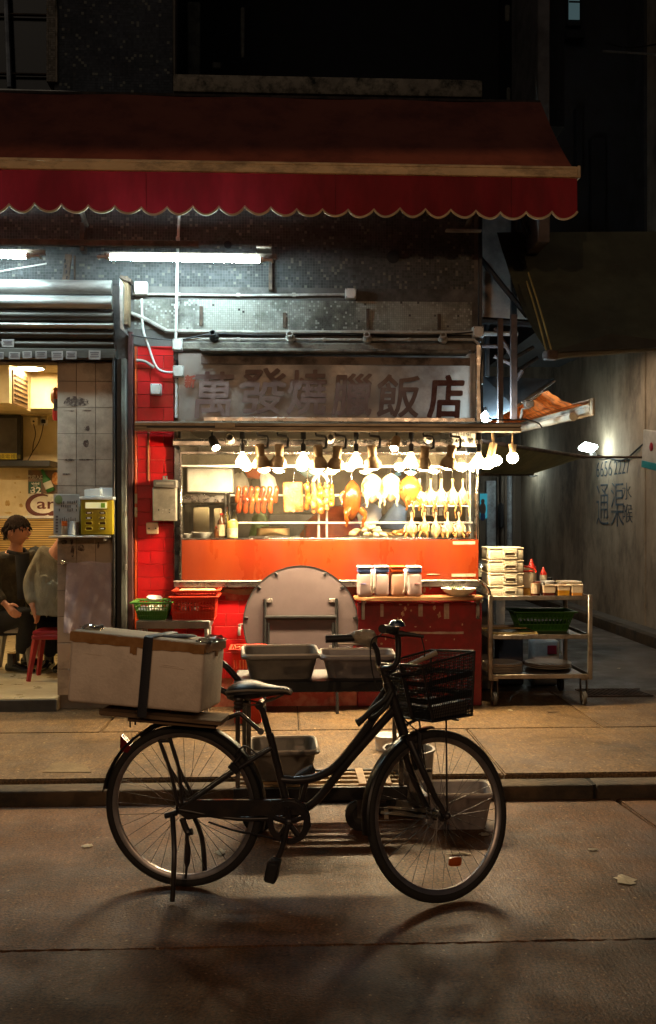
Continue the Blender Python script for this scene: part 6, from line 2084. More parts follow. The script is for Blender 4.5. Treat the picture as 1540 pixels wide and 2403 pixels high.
# jugs
JY = TY0 + .09
m_jug = M('cloudy white jug plastic', (.46, .34, .32), .35, col2=(.4, .29, .29), nscale=4, sss=.1)
m_jugp = M('cloudy peach jug plastic', (.46, .26, .18), .35, col2=(.4, .22, .16), nscale=4, sss=.1)
m_blid = M('blue jug lid', (.10, .17, .42), .35)
m_olid = M('orange jug lid', (.7, .12, .02), .35)
for x, w, mt, lm, hx, lab in ((865, 57, m_jug, m_blid, 1, 'leftmost cloudy jug with a blue lid on the red counter'), (893, 58, m_jug, m_blid, -1, 'second cloudy jug from the left, blue lid'), (932, 56, m_jugp, m_olid, 1, 'peach jug with an orange lid'), (960, 56, m_jug, m_blid, -1, 'rightmost cloudy jug with a blue lid')):
    pass
for i, (x0, x1, mt, lm, hx, lab) in enumerate(((837, 875, m_jug, m_blid, 876, 'leftmost cloudy jug with a blue lid on the red counter'), (877, 913, m_jug, m_blid, 874, 'second cloudy jug from the left with a blue lid'), (914, 951, m_jugp, m_olid, 950, 'peach cloudy jug with an orange lid'), (953, 989, m_jug, m_blid, 952, 'rightmost cloudy jug with a blue lid'))):
    Y = JY + (.01 if i in (1, 2) else 0)
    a, c_ = W(x0, 1402, Y), W(x1, 1402, Y)
    w, h = (c_.x - a.x) * .93, 72 / F * Y
    base = Vector(((a.x + c_.x) / 2, Y, ztop_ + .001))
    t = thing('water_jug', lab, 'jug', base, 'jugs on the red counter')
    dd = .135
    MB().bx(base.x - w / 2, base.x + w / 2, Y - dd / 2, Y + dd / 2, base.z, base.z + h * .78, .026, 4).build('jug_body', mt, t)
    MB().bx(base.x - w / 2 + .002, base.x + w / 2 - .002, Y - dd / 2 + .002, Y + dd / 2 - .002, base.z + h * .785, base.z + h * .93, .006, 2).build('lid_skirt', lm, t)
    MB().bx(base.x - w / 2 - .002, base.x + w / 2 + .002, Y - dd / 2 - .002, Y + dd / 2 + .002, base.z + h * .93, base.z + h, .01, 3).build('lid_top', M('pale jug top', (.72, .7, .74), .35) if i == 0 else (m_olid if i == 2 else bpy.data.materials['pale jug top']), t)
    xh = W(hx, 1, Y - dd / 2).x + (.006 if hx > x0 + 5 else -.006)
    MB().tube(spline([Vector((xh, Y - dd / 2 - .005, base.z + h * .86)), Vector((xh, Y - dd / 2 - .03, base.z + h * .8)), Vector((xh, Y - dd / 2 - .032, base.z + h * .5)), Vector((xh, Y - dd / 2 - .025, base.z + h * .3)), Vector((xh + (-.014 if hx > x0 + 5 else .014), Y - dd / 2 + .006, base.z + h * .14))]), [.012, .011, .01, .01, .009, .009, .009, .009, .009, .009, .009, .009, .009, .009, .009, .009, .009, .009, .009, .009, .009, .008, .008, .008, .008], 8).build('handle', M('pale jug handle', (.8, .72, .65), .3) if i == 0 else bpy.data.materials['pale jug handle'], t)
    if i in (0, 3):
        x_ = base.x + (-.02 if i == 0 else .02)
        MB().tube(spline([(x_ - .026 + .0065 * q, Y - dd / 2 - .002, base.z + h * .42 + (.006 if q % 2 else -.004)) for q in range(9)], 3), .0016, 4).build('marker_scrawl', M('marker ink %d' % i, (.12, .13, .4) if i == 0 else (.35, .14, .14), .5), t)

dp_ = bowl(W(1076, 1408, JY) * 1, .135, .06, m_porc, 'white dish of food on the right end of the counter', 'shallow_dish', cat='dish')
dp_.location.z = ztop_ + .001
heap_p = Vector(dp_.location)
t = thing('green_garnish', 'chopped green garnish in the white dish', 'food', heap_p + Vector((0, 0, .045)))
b = MB()
for i in range(26):
    b.box(heap_p + Vector((random.uniform(-.06, .06), random.uniform(-.05, .05), .052 + random.uniform(0, .014))), (.02, .006, .004), rot=Euler((random.random(), random.random(), random.random() * 6)))
b.build('leaf_pieces', M('dark green garnish', (.05, .09, .02), .6), t, smooth=False)['kind'] = 'stuff'
MB().ball(heap_p + Vector((0, 0, .04)), (.085, .07, .018), 18, 8).build('rice', m_porc, t)

# ================================================================ STEEL TROLLEY WITH CONDIMENTS
EY0, EY1 = 7.3, 7.95            # front and back posts
cart = thing('steel_cart', 'three-tier stainless steel cart with castors at the stall corner', 'cart', W(1265, 1632, EY0))
cart.location.z = WZ
q0, q1 = W(1150, 1, EY0).x, W(1384, 1, EY0).x
m_cart = M('dull stainless cart', (.34, .29, .24), .38, metal=.9, nscale=6, rvar=.1, dirt=.45, dcol=(.06, .045, .035), dscale=6)
zs = [fz(1588, 1265, EY0), fz(1495, 1265, EY0), fz(1404, 1265, EY0)]
for z in zs:
    MB().bx(q0 + .012, q1 - .012, EY0, EY1, z - .008, z - .002).build('shelf_pan', m_cart, cart, smooth=False)
    MB().bx(q0, q1, EY0 - .012, EY0, z - .012, z + .022, .003).build('shelf_lip', m_cart, cart)
    MB().bx(q0, q1, EY1, EY1 + .012, z - .012, z + .022, .003).build('shelf_lip', m_cart, cart)
    for x in (q0, q1):
        MB().bx(x - .006, x + .006, EY0, EY1, z - .012, z + .022, .003).build('shelf_lip', m_cart, cart)
for x, s in ((q0, 1), (q1, -1)):
    for y in (EY0 - .004, EY1 + .004):
        MB().bx(x - .016, x + .016, y - .016, y + .016, zs[0] - .02, zs[2] + .03, .004).build('post', m_cart, cart)
hz_ = fz(1367, 1140, EY0)
for y in (EY0 + .0, EY1):
    pass
MB().tube(spline([(q0, EY0, zs[2] + .02), (q0 - .01, EY0, zs[2] + .07), (q0 - .055, EY0 + .01, hz_), (q0 - .09, EY0 + .05, hz_ + .01), (q0 - .09, EY1 - .05, hz_ + .01), (q0 - .055, EY1 - .01, hz_), (q0, EY1, zs[2] + .03)], 5), .013, 10).build('push_handle', m_steelb, cart)
m_rub = M('grey castor rubber', (.06, .055, .05), .6)
for x, y in ((q0 + .04, EY0 + .03), (q1 - .04, EY0 + .03), (q0 + .04, EY1 - .03), (q1 - .05, EY1 - .03)):
    r = .058
    cw = MB().tube([(x - .014, y, WZ + r), (x - .012, y, WZ + r), (x + .012, y, WZ + r), (x + .014, y, WZ + r)], [r - .008, r, r, r - .008], 20).build('castor', m_rub, cart)
    MB().cyl((x - .018, y, WZ + r), (x + .018, y, WZ + r), .026, seg=14).build('hub', m_steel, cw)
    MB().bx(x - .026, x - .021, y - .02, y + .02, WZ + r - .01, zs[0] - .02, .002).bx(x + .021, x + .026, y - .02, y + .02, WZ + r - .01, zs[0] - .02, .002).bx(x - .026, x + .026, y - .022, y + .022, zs[0] - .03, zs[0] - .012, .002).build('fork', m_cart, cw)

# four stacked white drawers
DY = EY0 + .02
zz = zs[2] + .0005
dh = 30.2 / F * DY
m_drw = M('cream storage plastic', (.62, .53, .38), .45, col2=(.56, .47, .33), nscale=4, sss=.08)
m_drw2 = M('inner drawer shade', (.2, .165, .12), .6)
for i, lab in enumerate(('bottom cream drawer box of the stack on the cart', 'second cream drawer box from the bottom of the stack', 'third cream drawer box from the bottom of the stack', 'topmost cream drawer box of the stack on the cart')):
    x0, x1 = W(1149, 1, DY).x, W(1229, 1, DY).x
    z0, z1 = zz + i * dh, zz + (i + 1) * dh - .001
    t = thing('storage_drawer', lab, 'drawer', ((x0 + x1) / 2, DY + .15, z0), 'stacked cream drawer boxes')
    MB().bx(x0, x1, DY, DY + .3, z0, z1 - .012, .012, 2).bx(x0 - .004, x1 + .004, DY - .004, DY + .304, z1 - .014, z1, .005, 2).build('box_body', m_drw, t)
    cx = W(1197, 1, DY).x
    w, hh = 33 / F * DY, (z1 - z0)
    b = MB()
    zc = z0 + hh * .48
    for a, c_ in (((cx - w / 2, zc - hh * .4), (cx + w / 2, zc - hh * .16)), ((cx - w / 2, zc + hh * .14), (cx + w / 2, zc + hh * .4)), ((cx - w / 2, zc - hh * .16), (cx - w * .38, zc + hh * .14)), ((cx + w * .38, zc - hh * .16), (cx + w / 2, zc + hh * .14))):
        b.bx(a[0], c_[0], DY - .009, DY - .001, a[1], c_[1], .0025)
    b.build('handle_frame', m_drw, t)
    MB().bx(cx - w * .37, cx + w * .37, DY - .0045, DY - .0005, zc - hh * .15, zc + hh * .13).build('handle_slot', m_drw2, t, smooth=False)
    b = MB().tube([(cx - w * .37, DY - .01, zc - hh * .15), (cx + w * .37, DY - .01, zc - hh * .15), (cx + w * .37, DY - .01, zc + hh * .13), (cx - w * .37, DY - .01, zc + hh * .13)], .003, 6, closed=True)
    b.build('handle_lip', m_drw, t)

# jug, squeeze bottles, tubs of sauce
CYc = EY0 + .12
m_milk = M('milky bottle plastic', (.68, .56, .38), .4, sss=.1)
m_broth = M('amber broth', (.6, .3, .05), .3)


def squeeze(x, yb, yt, w, Y, label, cap_h=.22):
    p = W(x, yb, Y)
    p.z = zs[2] + .001
    top = W(x, yt, Y).z
    h = top - p.z
    r = w / 2 / F * Y
    t = thing('squeeze_bottle', label, 'bottle', p)
    MB().lathe([(0, 0), (r, 0), (r, .004), (r, h * .55), (r * .92, h * .72), (0, h * .72)], 18, Matrix.Translation(p)).build('bottle_body', m_milk, t)
    MB().lathe([(0, h * .72), (r * .95, h * .72), (r * .95, h * .77), (r * .6, h * .84), (r * .3, h * .95), (r * .12, h), (0, h)], 16, Matrix.Translation(p)).build('red_nozzle', m_redc, t)
    return t


squeeze(1247, 1397, 1311, 24, CYc + .12, 'tall squeeze bottle with a red nozzle behind the drawers')
squeeze(1275, 1397, 1330, 18, CYc + .22, 'smaller squeeze bottle with a red nozzle in the middle of the cart')
p = W(1237, 1397, CYc - .02); p.z = zs[2] + .001
t = thing('sauce_jug', 'square amber-filled jug with red flip lid beside the drawers', 'jug', p)
MB().bx(p.x - .04, p.x + .04, p.y - .04, p.y + .04, p.z, p.z + .075, .008).build('amber_fill', m_broth, t)
MB().bx(p.x - .041, p.x + .041, p.y - .041, p.y + .041, p.z + .076, p.z + .2, .01, 2).build('jug_body', m_milk, t)
MB().bx(p.x - .044, p.x + .044, p.y - .044, p.y + .044, p.z + .2, p.z + .212, .004).build('red_ring', m_redc, t)
MB().bx(p.x - .042, p.x + .042, p.y - .042, p.y + .042, p.z + .213, p.z + .235, .006).build('jug_cap', m_milk, t)
MB().tube([(p.x - .03, p.y - .03, p.z + .245), (p.x + .05, p.y - .04, p.z + .225), (p.x + .06, p.y - .045, p.z + .2)], .009, 8).build('red_spout', m_redc, t)
p = W(1290, 1397, CYc + .18); p.z = zs[2] + .001
t = thing('glass_bottle', 'small clear bottle with a dark cap behind the sauce tubs', 'bottle', p)
MB().lathe([(0, 0), (.026, 0), (.026, .1), (.024, .105), (0, .105)], 16, Matrix.Translation(p)).build('bottle_body', M('orange label glass', (.5, .26, .1), .3), t)
MB().lathe([(0, .106), (.022, .106), (.022, .14), (0, .14)], 14, Matrix.Translation(p)).build('cap', m_black, t)


def tub_sauce(x0, x1, yt, fill, fm, Y, label, square=True, lid=False):
    a, c_ = W(x0, 1397, Y), W(x1, 1397, Y)
    z0 = zs[2] + .001
    z1 = W(x0, yt, Y).z
    w = c_.x - a.x
    t = thing('sauce_tub', label, 'tub', ((a.x + c_.x) / 2, Y + w / 2, z0), 'sauce tubs on the cart')

    def ring(k, z):
        cx, cy = (a.x + c_.x) / 2, Y + w / 2
        h = w / 2 * k
        if square:
            return [Vector((cx + sx * h * (1 if e else .86), cy + sy * h * (.86 if e else 1), z)) for sx, sy, e in ((-1, -1, 1), (-1, -1, 0), (1, -1, 0), (1, -1, 1), (1, 1, 1), (1, 1, 0), (-1, 1, 0), (-1, 1, 1))]
        return [Vector((cx + h * math.cos(q), cy + h * math.sin(q), z)) for q in [2 * math.pi * k_ / 20 for k_ in range(20)]]
    zf = z0 + (z1 - z0) * fill
    MB().rings([ring(.84, z0), ring(.84 + .16 * fill, zf)]).build('sauce_fill', fm, t, smooth=not square)
    b = MB().rings([ring(.845 + .16 * fill, zf + .001), ring(1.0, z1), ring(1.05, z1), ring(1.05, z1 + .004), ring(.97, z1 + .004), ring(.82 + .16 * fill, zf + .002)], caps=False)
    b.build('tub_wall', m_tubw, t, smooth=not square)
    if lid:
        MB().rings([ring(1.02, z1 + .005), ring(1.02, z1 + .012)]).build('lid', m_tubw, t, smooth=False)
    return t


m_tubw = M('cloudy tub plastic', (.62, .48, .33), .35, col2=(.55, .42, .28), nscale=8, sss=.1)
m_dsauce = M('dark chilli oil', (.07, .012, .006), .2, col2=(.12, .025, .01), nscale=20)
m_must = M('mustard sauce', (.55, .27, .02), .3, col2=(.45, .18, .015), nscale=16)
m_orng = M('orange sauce', (.58, .25, .05), .35, col2=(.5, .2, .03), nscale=16)
tub_sauce(1245, 1272, 1370, .3, m_dsauce, CYc - .09, 'round tub of dark chilli sauce nearest the drawers', False)
tub_sauce(1274, 1306, 1374, .42, m_dsauce, CYc - .09, 'square tub of dark red sauce, second in the row')
tub_sauce(1308, 1340, 1374, .62, m_must, CYc - .09, 'square tub of mustard coloured sauce')
tub_sauce(1341, 1370, 1373, .4, m_orng, CYc - .09, 'square tub of orange sauce at the right end')
tub_sauce(1318, 1366, 1368, .3, m_orng, CYc + .12, 'lidded pale tub behind the mustard sauce', True, True)
bowl(Vector((W(1287, 1, CYc + .06).x, CYc + .09, zs[2] + .002)), .055, .12, m_porc, 'white paper bowl behind the dark sauce', 'paper_bowl')
tag(MB().tube([W(1283, 1392, CYc - .03), W(1276, 1366, CYc - .06)], .006, 8).build('ladle', m_black, None), 'dark ladle handle leaning out of the dark red sauce', 'ladle')
tag(MB().lathe([(0, 0), (.045, 0), (.045, .006), (0, .008)], 18, Matrix.Translation(Vector((W(1257, 1, CYc - .02).x, CYc - .035, W(1257, 1369, CYc - .09).z + .006)))).build('lid', M('brown red lid', (.25, .06, .03), .4), None), 'brown red lid resting on the round chilli tub', 'lid')
# middle shelf: green basket and tray
z_ = zs[1] + .0005
basket('green_basket', 'long dark green basket on the middle shelf of the cart', W(1212, 1, EY1 - .3).x, W(1348, 1, EY1 - .3).x, EY1 - .3, EY1 - .02, z_, W(1280, 1436, EY1 - .3).z, m_plgreen, .05, 14, 7, 3, .005, band=((.02, .35), (.7, .98)))
b = MB().bx(W(1150, 1, EY0 + .03).x, W(1258, 1, EY0 + .03).x, EY0 + .03, EY0 + .35, z_, z_ + .006)
t = tag(b.build('steel_tray', m_steel, None), 'shallow dark tray on the left of the middle shelf', 'tray')
x0, x1 = W(1148, 1, EY0 + .03).x, W(1260, 1, EY0 + .03).x
MB().tube([(x0, EY0 + .02, z_ + .028), (x1, EY0 + .02, z_ + .028), (x1, EY0 + .36, z_ + .028), (x0, EY0 + .36, z_ + .028)], .008, 6, closed=True).build('tray_rim', M('brassy rim', (.5, .36, .14), .35, metal=.8), t)
# bottom shelf: plates and canister
z_ = zs[0] + .0005
m_plate = M('cream melamine plate', (.55, .46, .34), .4, col2=(.5, .4, .3), nscale=6)


def plates(x, w, n, Y, label, group, st=.0125):
    c = W(x, 1, Y)
    r = w / 2 / F * Y
    names = ['bottom', 'second from bottom', 'third', 'fourth', 'fifth', 'top'] if n > 4 else ['bottom', 'middle', 'top']
    for i in range(n):
        p = Vector((c.x + random.uniform(-.006, .006), Y + random.uniform(-.006, .006), z_ + i * st))
        tag(MB().lathe([(0, .003), (r * .55, 0), (r * .62, .004), (r * .98, .016), (r, .018), (r, .022), (r * .97, .022), (r * .6, .011), (0, .009)], 36, Matrix.Translation(p)).build('plate', m_plate, None, origin=p), label % names[min(i, len(names) - 1)], 'plate', group)


plates(1180, 94, 6, EY0 + .22, 'cream plate, %s of the left stack on the cart bottom', 'left stack of plates on the cart')
plates(1285, 108, 3, EY1 - .22, 'cream plate, %s of the right stack on the cart bottom', 'right stack of plates on the cart', .014)
can = thing('white_canister', 'big white jerrycan with a red label standing behind the cart', 'canister', G(1280, 1566, WZ))
cp = Vector((W(1278, 1, 8.25).x, 8.25, WZ))
can.location = cp
MB().bx(cp.x - .13, cp.x + .11, 8.16, 8.34, WZ, W(1278, 1502, 8.16).z, .03, 3).build('can_body', M('white jerrycan', (.62, .55, .47), .45, dirt=.3), can)
MB().bx(cp.x + .0, cp.x + .08, 8.154, 8.1585, W(1, 1543, 8.16).z, W(1, 1522, 8.16).z).build('red_label', M('red label print', (.35, .02, .04), .5), can, smooth=False)
MB().tube(spline([(cp.x + .12, 8.25, W(1, 1500, 8.2).z), (cp.x + .16, 8.25, W(1, 1505, 8.2).z), (cp.x + .16, 8.25, W(1, 1545, 8.2).z)]), .02).build('can_handle', M('white can handle', (.6, .55, .48), .45), can)
MB().cyl((cp.x - .05, 8.25, W(1, 1502, 8.16).z), (cp.x - .05, 8.25, W(1, 1492, 8.16).z), .035).build('can_cap', m_white, can)
tag(MB().bx(cp.x - .42, cp.x - .2, 8.2, 8.36, WZ, W(1, 1490, 8.2).z, .01).build('dark_carton', M('dark carton', (.07, .05, .045), .8), None), 'dark carton standing behind the cart beside the jerrycan', 'carton')
# side table behind with steel lid, left of the drawers
sd = thing('side_counter', 'small cream counter behind the drawers with bowls on it', 'counter', (W(1140, 1, 8.1).x, 8.1, WZ))
MB().bx(BX1 + .02, W(1166, 1, 8.0).x, 7.98, 8.3, W(1, 1348, 8.).z - .03, W(1, 1337, 8.).z, .005).build('top', m_cream, sd)
MB().bx(BX1 + .05, W(1160, 1, 8.0).x, 8.02, 8.3, WZ, W(1, 1348, 8.).z - .031, .005).build('cabinet', m_gsteel, sd)
p = Vector((W(1132, 1, 8.08).x, 8.1, W(1, 1337, 8.).z + .001))
tag(MB().lathe([(0, 0), (.075, 0), (.07, .02), (.045, .05), (.012, .062), (.012, .075), (.022, .085), (0, .092)], 22, Matrix.Translation(p)).build('pot_lid', m_steelb, None), 'shiny steel pot lid on the cream side counter', 'lid')
bowl(Vector((W(1152, 1, 8.05).x, 8.06, p.z)), .05, .05, m_porc, 'small white bowl beside the shiny pot lid')
# upright boards leaning by the stall's flank, seen through the cart
for i, (x, lab) in enumerate(((1168, 'left pale plank leaning behind the cart'), (1178, 'right pale plank leaning behind the cart'))):
    tag(MB().box((W(x, 1, 8.5).x, 8.5, WZ + .42), (.045, .03, .84), rot=Euler((R(-6), R(2), 0)), bev=.003).build('plank', M('grey plank', (.26, .2, .15), .8, dirt=.5) if i == 0 else bpy.data.materials['grey plank'], None), lab, 'plank')

# ---------------------------------------------------------------- right side canopies, posts and cords
m_tarp = M('dark green tarpaulin', (.07, .08, .055), .8, col2=(.045, .05, .036), nscale=2, bump=.25, bscale=5, dirt=.3, bdist=.05)
tarp = thing('dark_tarpaulin', 'large dark tarpaulin canopy sloping over the alley', 'canopy', W(1400, 840, 8.4))
T0, T1, T2, T3 = W(1166, 545, 7.9), W(1700, 542, 7.9), W(1700, 805, 6.95), W(1284, 834, 6.95)


def tf(u, v):
    p = T0.lerp(T1, u).lerp(T3.lerp(T2, u), v)
    p.z -= .10 * math.sin(math.pi * v) * (1 if .02 < v else 0) + .02 * math.sin(u * 15 + v * 5) * v
    return p


MB().grid(tf, 24, 12).build('sheet', m_tarp, tarp)
MB().cyl(W(1275, 836, 6.95), W(1700, 801, 6.95), .028).build('edge_pole', M('tarp pole', (.09, .075, .05), .6, dirt=.5), tarp)
fl = MB().prism([tuple(W(1288, 826, 6.9)), tuple(W(1432, 783, 7.0)), tuple(W(1640, 808, 6.9)), tuple(W(1640, 812, 6.9))], (0, .01, .0))
fl.build('loose_flap', M('paler tarp flap', (.045, .042, .03), .8), tarp, smooth=False)
m_cord = M('yellowish cord', (.34, .28, .1), .7)
for a, b_ in (((1236, 660), (1284, 832)), ((1240, 640), (1296, 830))):
    MB().tube(spline([W(a[0], a[1], 7.3), W((a[0] + b_[0]) / 2 + 2, (a[1] + b_[1]) / 2, 7.05), W(b_[0], b_[1], 6.9)]), .007, 6).build('cord', m_cord, tarp)
MB().box(W(1292, 833, 6.9), (.09, .08, .07), rot=Euler((0, 0, .3)), bev=.01).build('pulley_block', m_rust, tarp)

fr = thing('steel_scaffold', 'rusty steel posts and braces at the building corner', 'frame', W(1205, 985, 7.5))
m_fr = M('brown steel post', (.13, .09, .08), .7, dirt=.4, dscale=5)
for x0, x1, y0, y1, Y, mt in ((1199, 1212, 510, 738, 8.0, m_black), (1198, 1213, 738, 985, 7.6, m_fr), (1168, 1180, 748, 996, 7.45, m_fr), (1137, 1148, 760, 884, 7.9, m_black)):
    MB().bx(W(x0, 1, Y).x, W(x1, 1, Y).x, Y - .02, Y + .02, W(1200, y1, Y).z, W(1200, y0, Y).z, .003).build('post', mt, fr)
for a, b_, r, mt in (((1090, 560), (1238, 742), .022, m_black), ((1160, 770), (1212, 850), .02, m_fr), ((1160, 835), (1212, 860), .018, m_fr), ((1130, 783), (1215, 783), .02, m_cond), ((1130, 812), (1190, 812), .016, m_fr), ((1212, 890), (1225, 870), .02, m_fr), ((1130, 752), (1260, 760), .03, m_black)):
    MB().tube([W(a[0], a[1], 7.7), W(b_[0], b_[1], 7.7)], r, 6).build('brace', mt, fr, smooth=False)
for a, b_, r in (((1190, 850), (1250, 815), .02), ((1200, 880), (1260, 840), .02)):
    MB().tube([W(a[0], a[1], 8.4), W(b_[0], b_[1], 8.8)], r, 6).build('brace', m_rust, fr, smooth=False)
tag(MB().bx(W(1046, 1, YF - .14).x, W(1130, 1, YF - .14).x, YF - .16, YF - .12, fz(553), fz(547), .004).build('angle_bar', m_cond, None), 'pale horizontal angle bar under the right end of the awning', 'bar')
tag(MB().tube([W(1218, 512, 7.6), W(1236, 560, 7.6)], .014, 6).tube([W(1230, 512, 7.6), W(1244, 550, 7.6)], .01, 6).build('wall_bracket', m_black, None), 'small dark slanted bracket under the awning corner', 'bracket')

# blue-lit metal sheet and the orange side awning
ms = thing('metal_sheet', 'shiny sheet metal canopy catching bluish light right of the sign', 'canopy', W(1200, 920, 8))
m_shiny = M('shiny sheet metal', (.5, .53, .56), .3, metal=.45, nscale=3, bump=.35, bscale=2.2, bdist=.05)
A0, A1, A2, A3 = W(1133, 885, 8.6), W(1300, 893, 8.3), W(1206, 956, 7.75), W(1135, 992, 7.75)
b = MB().prism([tuple(A0), tuple(A1), tuple(A2), tuple(A3)], (0, 0, .012))
b.build('sheet', m_shiny, ms, smooth=False)
MB().tube([A1, A2], .018, 6).tube([A2, A3], .014, 6).build('folded_edge', M('pale sheet edge', (.5, .55, .6), .3, metal=.6), ms)
oa = thing('orange_awning', 'glowing orange striped side awning with a cream cassette', 'awning', W(1290, 990, 8))
B0_, B1_, B2_, B3_ = W(1168, 1003, 9.2), W(1388, 946, 7.45), W(1286, 916, 7.45), W(1140, 990, 9.2)
m_or = M('orange awning canvas', (.8, .2, .03), .7, col2=(.34, .08, .02), nscale=5, lo=.45, hi=.6, stretch=(1, 5, 5), tl=.45)


def of(u, v):
    p = B0_.lerp(B1_, u).lerp(B3_.lerp(B2_, u), v)
    p.z += (.004 * math.sin(v * 26) - .05 * math.sin(math.pi * v))
    return p


MB().grid(of, 16, 40).build('canvas', m_or, oa)
m_cas = M('cream cassette', (.55, .46, .34), .5, dirt=.3, dscale=5)
d_ = (B1_ - B0_).normalized()
for k, (dz, r) in enumerate(((0, .035), (-.05, .03), (-.085, .016))):
    MB().tube([B0_ + Vector((0, 0, dz)), B1_ + Vector((0, 0, dz))], r, 8, flat=((0, 0, 1), 1, .8)).build('cassette_rail', m_cas, oa)
MB().box(B1_ + d_ * .01 + Vector((0, 0, -.03)), (.05, .03, .14), rot=Euler((0, 0, math.atan2(d_.y, d_.x))), bev=.008).build('cassette_end', m_cas, oa)
a, b_ = W(1200, 1012, 8.6), W(1342, 978, 7.5)
MB().tube([a, b_], .03, 10).build('lower_tube', m_cas, oa)
MB().cyl(b_, b_ + (b_ - a).normalized() * .02, .036).build('tube_cap', m_cas, oa)
MB().tube([W(1225, 945, 7.7), W(1245, 940, 7.7), W(1275, 918, 7.6), W(1290, 925, 7.6)], .012, 6).tube([W(1222, 985, 7.7), W(1226, 960, 7.7), W(1245, 955, 7.7)], .012, 6).bx(W(1232, 1, 7.7).x, W(1252, 1, 7.7).x, 7.68, 7.74, W(1, 948, 7.7).z, W(1, 935, 7.7).z, .004).build('gear_arm', m_rust, oa)
t = thing('small_lamp', 'small bright cool lamp between the sign and the shiny sheet', 'lamp', W(1135, 976, 7.55))
MB().ball(W(1138, 978, 7.55), (.03, .03, .04), 12, 8).build('bulb', E('small cool lamp', (.55, .82, 1), 800), t)
MB().cyl(W(1138, 965, 7.55), W(1138, 955, 7.55), .016).build('holder', m_black, t)

# green canopy in the alley
gc = thing('green_canopy', 'olive canopy stretched low across the alley', 'canopy', W(1240, 1090, 11))
m_gc = M('olive canopy canvas', (.22, .2, .09), .8, col2=(.15, .14, .07), nscale=2, dirt=.4, tl=.1)
C0, C1, C2, C3 = W(1128, 1035, 8.0), W(1372, 1072, 10.8), W(1250, 1112, 11.6), W(1128, 1112, 9.3)


def gf(u, v):
    p = C0.lerp(C1, u).lerp(C3.lerp(C2, u), v)
    p.z -= .08 * math.sin(math.pi * u) * math.sin(math.pi * v)
    return p


MB().grid(gf, 16, 10).build('sheet', m_gc, gc)
MB().tube([C0, C1], .02, 8).tube([C3, C2], .02, 8).build('edge_pole', m_rust, gc)
MB().tube([C1, (AX, C1.y, C1.z)], .014, 6).build('wall_tie', m_rust, gc)

# drain grate on the pavement
gr = thing('drain_grate', 'dark iron drain grate on the pavement right of the cart', 'grate', G(1440, 1626, WZ))
p = G(1440, 1626, WZ)
MB().box((p.x, p.y, WZ + .001), (.52, .3, .004)).build('sump', m_dark, gr, smooth=False)
for k in range(13):
    MB().box((p.x - .24 + k * .04, p.y, WZ + .007), (.018, .28, .008), rot=Euler((0, 0, R(14))), bev=.002).build('bar', m_rust, gr)
for s in (-1, 1):
    MB().box((p.x, p.y + s * .15, WZ + .007), (.55, .02, .01), bev=.002).build('bar', m_rust, gr)

# ================================================================ HAND TROLLEY WITH TUBS (on the road behind the bicycle)
TYn, TYf = 4.74, 5.1
tr = thing('tub_trolley', 'dark two-deck hand trolley carrying grey tubs behind the bicycle', 'trolley', (W(745, 1, TYn).x, TYn, 0))
tx0, tx1 = W(548, 1, TYn).x, W(957, 1, TYn).x
zu = W(745, 1598, TYn).z
zl = W(745, 1858, TYn).z
m_tp = M('worn grey trolley steel', (.15, .13, .11), .5, metal=.6, dirt=.5, dscale=6)
MB().bx(tx0, tx1, TYn, TYf, zu - .055, zu, .006).build('upper_deck', m_black, tr)
for x in (tx0 + .02, tx0 + .075, tx1 - .03):
    MB().bx(x - .011, x + .011, TYn + .02, TYn + .042, zl + .02, zu - .056, .003).build('post', m_tp, tr)
for x in (tx0 + .04, tx1 - .03):
    MB().bx(x - .011, x + .011, TYf - .05, TYf - .028, zl + .02, zu - .056, .003).build('post', m_tp, tr)
MB().bx(tx0, tx1, TYn, TYn + .03, zl - .045, zl + .02, .004).build('deck_beam', m_black, tr)
MB().bx(tx0, tx1, TYf - .03, TYf, zl - .045, zl + .02, .004).build('deck_beam', m_black, tr)
m_slt = M('worn wooden slat', (.42, .27, .12), .6, col2=(.3, .18, .08), nscale=9, stretch=(.4, 3, 3), dirt=.3)
for k in range(4):
    y = TYn + .055 + k * .075
    MB().bx(tx0 + .01, tx1 - .01, y, y + .03, zl + .0, zl + .018, .002).build('deck_slat', m_slt, tr)
for x in (848, 906):
    xx = W(x, 1, TYn + .15).x
    MB().bx(xx - .02, xx + .02, TYn + .032, TYf - .032, zl + .019, zl + .03, .002).build('cross_slat', M('pale cross slat', (.55, .33, .16), .6) if x == 848 else bpy.data.materials['pale cross slat'], tr)
for x, y in ((tx0 + .12, TYn + .05), (W(848, 1, TYn).x, TYn + .05), (tx0 + .12, TYf - .06), (tx1 - .1, TYf - .06)):
    r = .078
    cw = MB().tube([(x, y - .018, r), (x, y - .014, r), (x, y + .014, r), (x, y + .018, r)], [r - .012, r, r, r - .012], 24).build('castor', M('black castor tyre', (.014, .013, .013), .6) if x == tx0 + .12 and y < 4.9 else bpy.data.materials['black castor tyre'], tr)
    MB().tube([(x, y - .021, r), (x, y + .021, r)], .04, 18).build('wheel_disc', M('dark wheel disc', (.05, .05, .05), .4, metal=.5) if 'dark wheel disc' not in bpy.data.materials else bpy.data.materials['dark wheel disc'], cw)
    MB().bx(x - .02, x + .02, y - .03, y - .024, r - .01, zl - .045, .002).bx(x - .02, x + .02, y + .024, y + .03, r - .01, zl - .045, .002).build('fork', m_tp, cw)
